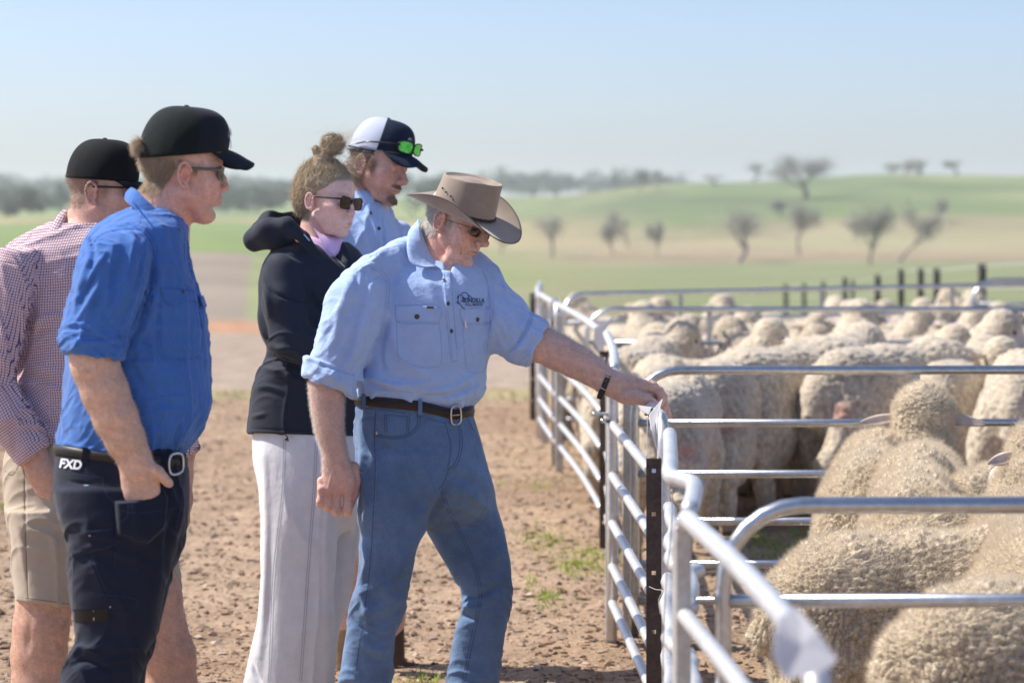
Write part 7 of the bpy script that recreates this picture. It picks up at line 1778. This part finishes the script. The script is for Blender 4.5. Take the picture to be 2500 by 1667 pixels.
# ------------------------------------------------------------------ young man at the back
def young_man():
    P = Person(8.9, 'person in white-and-navy cap with green mirrored glasses resting on it, at the back', (900, 1000, 0)); rt = P.root
    H = Head((887, 402, 52), .77, 33, 14)
    Fd = Field((780, 300, -120), (1060, 1650, 120), 3.2, fine=[(1, 340, 520, 1.8), (0, 850, 1010, 1.8), (2, -60, 90, 2.0)])
    head_sdf(Fd, H, nose=1.03, jaw=.9, chin=0, fat=-3, earr=1.0, neck=[(900, 440, -12, 40), (900, 480, -12, 42), (895, 530, -12, 52)])
    chain(Fd, [(895, 540, -12, 56), (900, 800, -12, 80), (900, 1100, -12, 80)], 20)
    chain(Fd, [(862, 1150, 20, 46), (860, 1330, 20, 34), (846, 1420, 20, 33), (834, 1520, 20, 24), (832, 1600, 20, 22)], 14); chain(Fd, [(945, 1150, -40, 46), (955, 1330, -40, 34), (960, 1500, -40, 28), (962, 1620, -40, 22)], 14)
    chain(Fd, [(812, 620, 40, 30), (806, 820, 62, 28), (822, 960, 78, 22), (836, 1050, 84, 16), (840, 1090, 84, 20), (842, 1120, 82, 12)], 8); chain(Fd, [(968, 620, -70, 30), (978, 820, -84, 28), (970, 960, -76, 22), (962, 1050, -70, 16), (960, 1090, -70, 20), (958, 1120, -72, 12)], 8)
    V, Q = Fd.mesh(1); N = vnormals(V, Q); L = H.inv(V)
    side = lambda x, y, z: np.clip((10 - x + (y - 10) * .5) / 9, 0, 1) * np.clip((y + 48) / 12, 0, 1) * (1 - np.exp(-(((x + 5) / 22) ** 2 + (y / 32) ** 2)) * (z > 68)) * (np.linalg.norm(np.stack([x, y, z]), axis=0) < 140) + 1.0 * np.exp(-(((x - 30) / 14) ** 2 + ((y - 10) / 28) ** 2 + ((np.abs(z) - 62) / 16) ** 2))
    st = lambda x, y, z: 1.0 * np.clip(1.5 * np.exp(-(((x - 96) / 14) ** 2 + ((y + 43) / 7) ** 2 + (z / 30) ** 2)) - .25, 0, 1) + .85 * np.exp(-(((x - 88) / 22) ** 2 + ((y + 88) / 17) ** 2 + (z / 26) ** 2)) + .25 * np.exp(-(((x - 60) / 40) ** 2 + ((y + 70) / 26) ** 2))
    C = skin_col(V, N, H, (.72, .44, .36), red=.6, lips=.5, seed=43, freck=.16, hairf=side, haircol=(.10, .07, .05), stubble=((.13, .08, .055), st), brow=(.10, .065, .045))
    P.obj('body', V, Q, SKIN, vcol=np.clip(C, .02, .9))
    r = np.random.default_rng(4)
    for sel, m, ln, n, dv, sd_ in [((st(*L.T) > .45) & (L[:, 0] > 60), HAIRD, 4.5, 1200, (.1, .9, .1), 1), ((side(*L.T) > .4) & (L[:, 1] < 45), HAIRD, 10, 1500, (-.5, .7, 0), 2)]:
        i = r.choice(np.where(sel)[0], n); v, q = strands(V[i] - N[i] * .3, N[i] * .4 + np.array(dv), ln, .32, seg=3, curl=.15, jit=.3, seed=sd_); P.obj('beard' if sd_ == 1 else 'hair', v, q, m)
    # long sun-bleached mullet blowing forward under the ear
    c = H.P(-52, -30, 58); pts = c + r.normal(0, 1, (1500, 3)) * (11, 14, 16)
    v, q = strands(pts, np.tile((.55, .5, .3), (1500, 1)), 34, .42, seg=7, curl=.24, grav=.05, jit=.3, seed=7); P.obj('hair', v, q, mat('hair_bleached', (.62, .49, .36), rough=.5, trans=.25))
    Fs = Field((780, 440, -150), (1010, 1150, 130), 3.2)
    Fs.add(loft([(485, 860, 935, -60, 36), (515, 815, 952, -95, 60), (550, 795, 966, -115, 80), (600, 790, 985, -125, 92), (700, 792, 992, -125, 95), (900, 800, 990, -120, 95), (1100, 805, 985, -115, 95)], n=2.3, cap=8)); chain(Fs, [(818, 570, 40, 40), (806, 700, 56, 38), (805, 850, 66, 36)], 14); chain(Fs, [(962, 575, -70, 40), (968, 700, -80, 38), (974, 850, -82, 36)], 14); Fs.sub(cone((905, 440, -12), (902, 500, -8), 42, 42), 6)
    V, Q = Fs.mesh(1); N = vnormals(V, Q); wrinkle(V, N, 80, 160, 40, 7, None, 81); wrinkle(V, N, 130, 90, 30, 5, None, 82); stroke(V, N, [(925, 500), (935, 560), (940, 620)], 4, -5)
    sh = P.obj('shirt', V, Q, LBLUE); bv = bvh(V, Q)
    disc(P, bv, 905, 520, 4.6, BTN, 'button', sh); disc(P, bv, 925, 558, 4.6, BTN, 'button', sh)
    strip(P, [(872, 458, 10), (888, 462, 30), (903, 470, 36), (919, 478, 32)], [(862, 500, 30), (876, 512, 56), (892, 514, 58), (903, 509, 54)], LBLUE, 'collar', sh, 3.4, bul=4)
    strip(P, [(921, 500, 32), (930, 495, 14), (938, 488, -10)], [(928, 528, 50), (938, 522, 30), (944, 508, 0)], LBLUE, 'collar', sh, 3.4, bul=3)
    blob(P, 'shorts', KHAKI, [(loft([(1090, 808, 982, -110, 90), (1200, 805, 990, -110, 90), (1290, 812, 990, -105, 85)], n=2.3), 0)], (780, 1060, -140), (1010, 1310, 120), 5)
    SOCK = mat('boot_tan', (.36, .24, .13), rough=.8, noise=(20, .2))
    for (x, z) in ((834, 20), (962, -40)):
        blob(P, 'boot', SOCK if x < 900 else BOOT, [(cone((x, 1530, z), (x, 1600, z), 25, 26), 0), (cone((x, 1615, z), (x + 4, 1628, z), 26, 27), 6), (cone((x + 4, 1632, z), (x + 62, 1636, z), 22, 17), 10)], (x - 40, 1490, z - 40), (x + 100, 1665, z + 40), 3.5)
        blob(P, 'sole', BLACKP, [(cone((x - 6, 1650, z), (x + 66, 1650, z), 20, 16, 1.0), 0)], (x - 40, 1641, z - 30), (x + 100, 1657, z + 30), 3.5)
    cap = cap_mesh(P, H, rt, CAPW, CAPN, CAPN, hem=(64, 36), top=160, ax=106, az=87, cx=0, L=70, brimdrop=20, side=26, split=.62, hi=1.5)
    # strap band at the back, side arms of the parked glasses
    a = np.linspace(R(72), R(158), 14)
    for yy in (50, 40):
        mb = MB(); mb.tube(H.A(np.stack([107.5 * np.cos(a), yy - (a - a[0]) * 3, 88.5 * np.sin(a)], 1)), 2.2 * H.k, 6); P.mb(mb, 'strap', CAPN, cap)
    g = None
    for z in (1, -1):
        pts = [(108 - .0045 * (abs(z * 34 + p) - 8) ** 2, 86 + q, z * 35 + p) for p, q in [(32 * math.copysign(abs(math.cos(t)) ** .6, math.cos(t)), 19 * math.copysign(abs(math.sin(t)) ** .7, math.sin(t))) for t in np.linspace(0, 6.283, 28, endpoint=False)]]
        pts = [(p[0] + 11, p[1], p[2]) for p in pts]
        mb = MB(); mb.tube(H.A(pts), 2.2 * H.k, 8, closed=True); o = P.mb(mb, 'sunglasses' if g is None else 'rim', FRAMEK, rt if g is None else g); g = g or o
        V_ = H.A(pts + [tuple(np.mean(pts, 0) + (5, 0, 0))]); n = len(pts); T = np.array([(i, (i + 1) % n, n) for i in range(n)]); nn = np.cross(V_[T[0][1]] - V_[T[0][0]], V_[T[0][2]] - V_[T[0][0]]); T = T if nn @ H.M[0] > 0 else T[:, ::-1]
        P.obj('lens', V_, T, LENSG, g)
        mb = MB(); mb.tube(catmull(H.A([(110, 90, z * 66), (95, 88, z * 82), (40, 80, z * 93), (0, 72, z * 95), (-40, 58, z * 88)]), 6), np.linspace(3.6, 2, 25) * H.k, 8); P.mb(mb, 'temple', FRAMEK, g)
    # little ram logo
    mb = MB()
    for l in ([(114, 108, 18), (113, 113, 24), (112, 110, 32)], [(114, 111, 12), (112, 117, 18), (111, 115, 26)]): mb.tube(catmull(H.A(l), 4), 1.0, 5)
    P.mb(mb, 'logo', mat('logo_grey', (.35, .38, .45), rough=.7), cap)
    return P
young_man()
print('TIME all people', time.time() - T0)
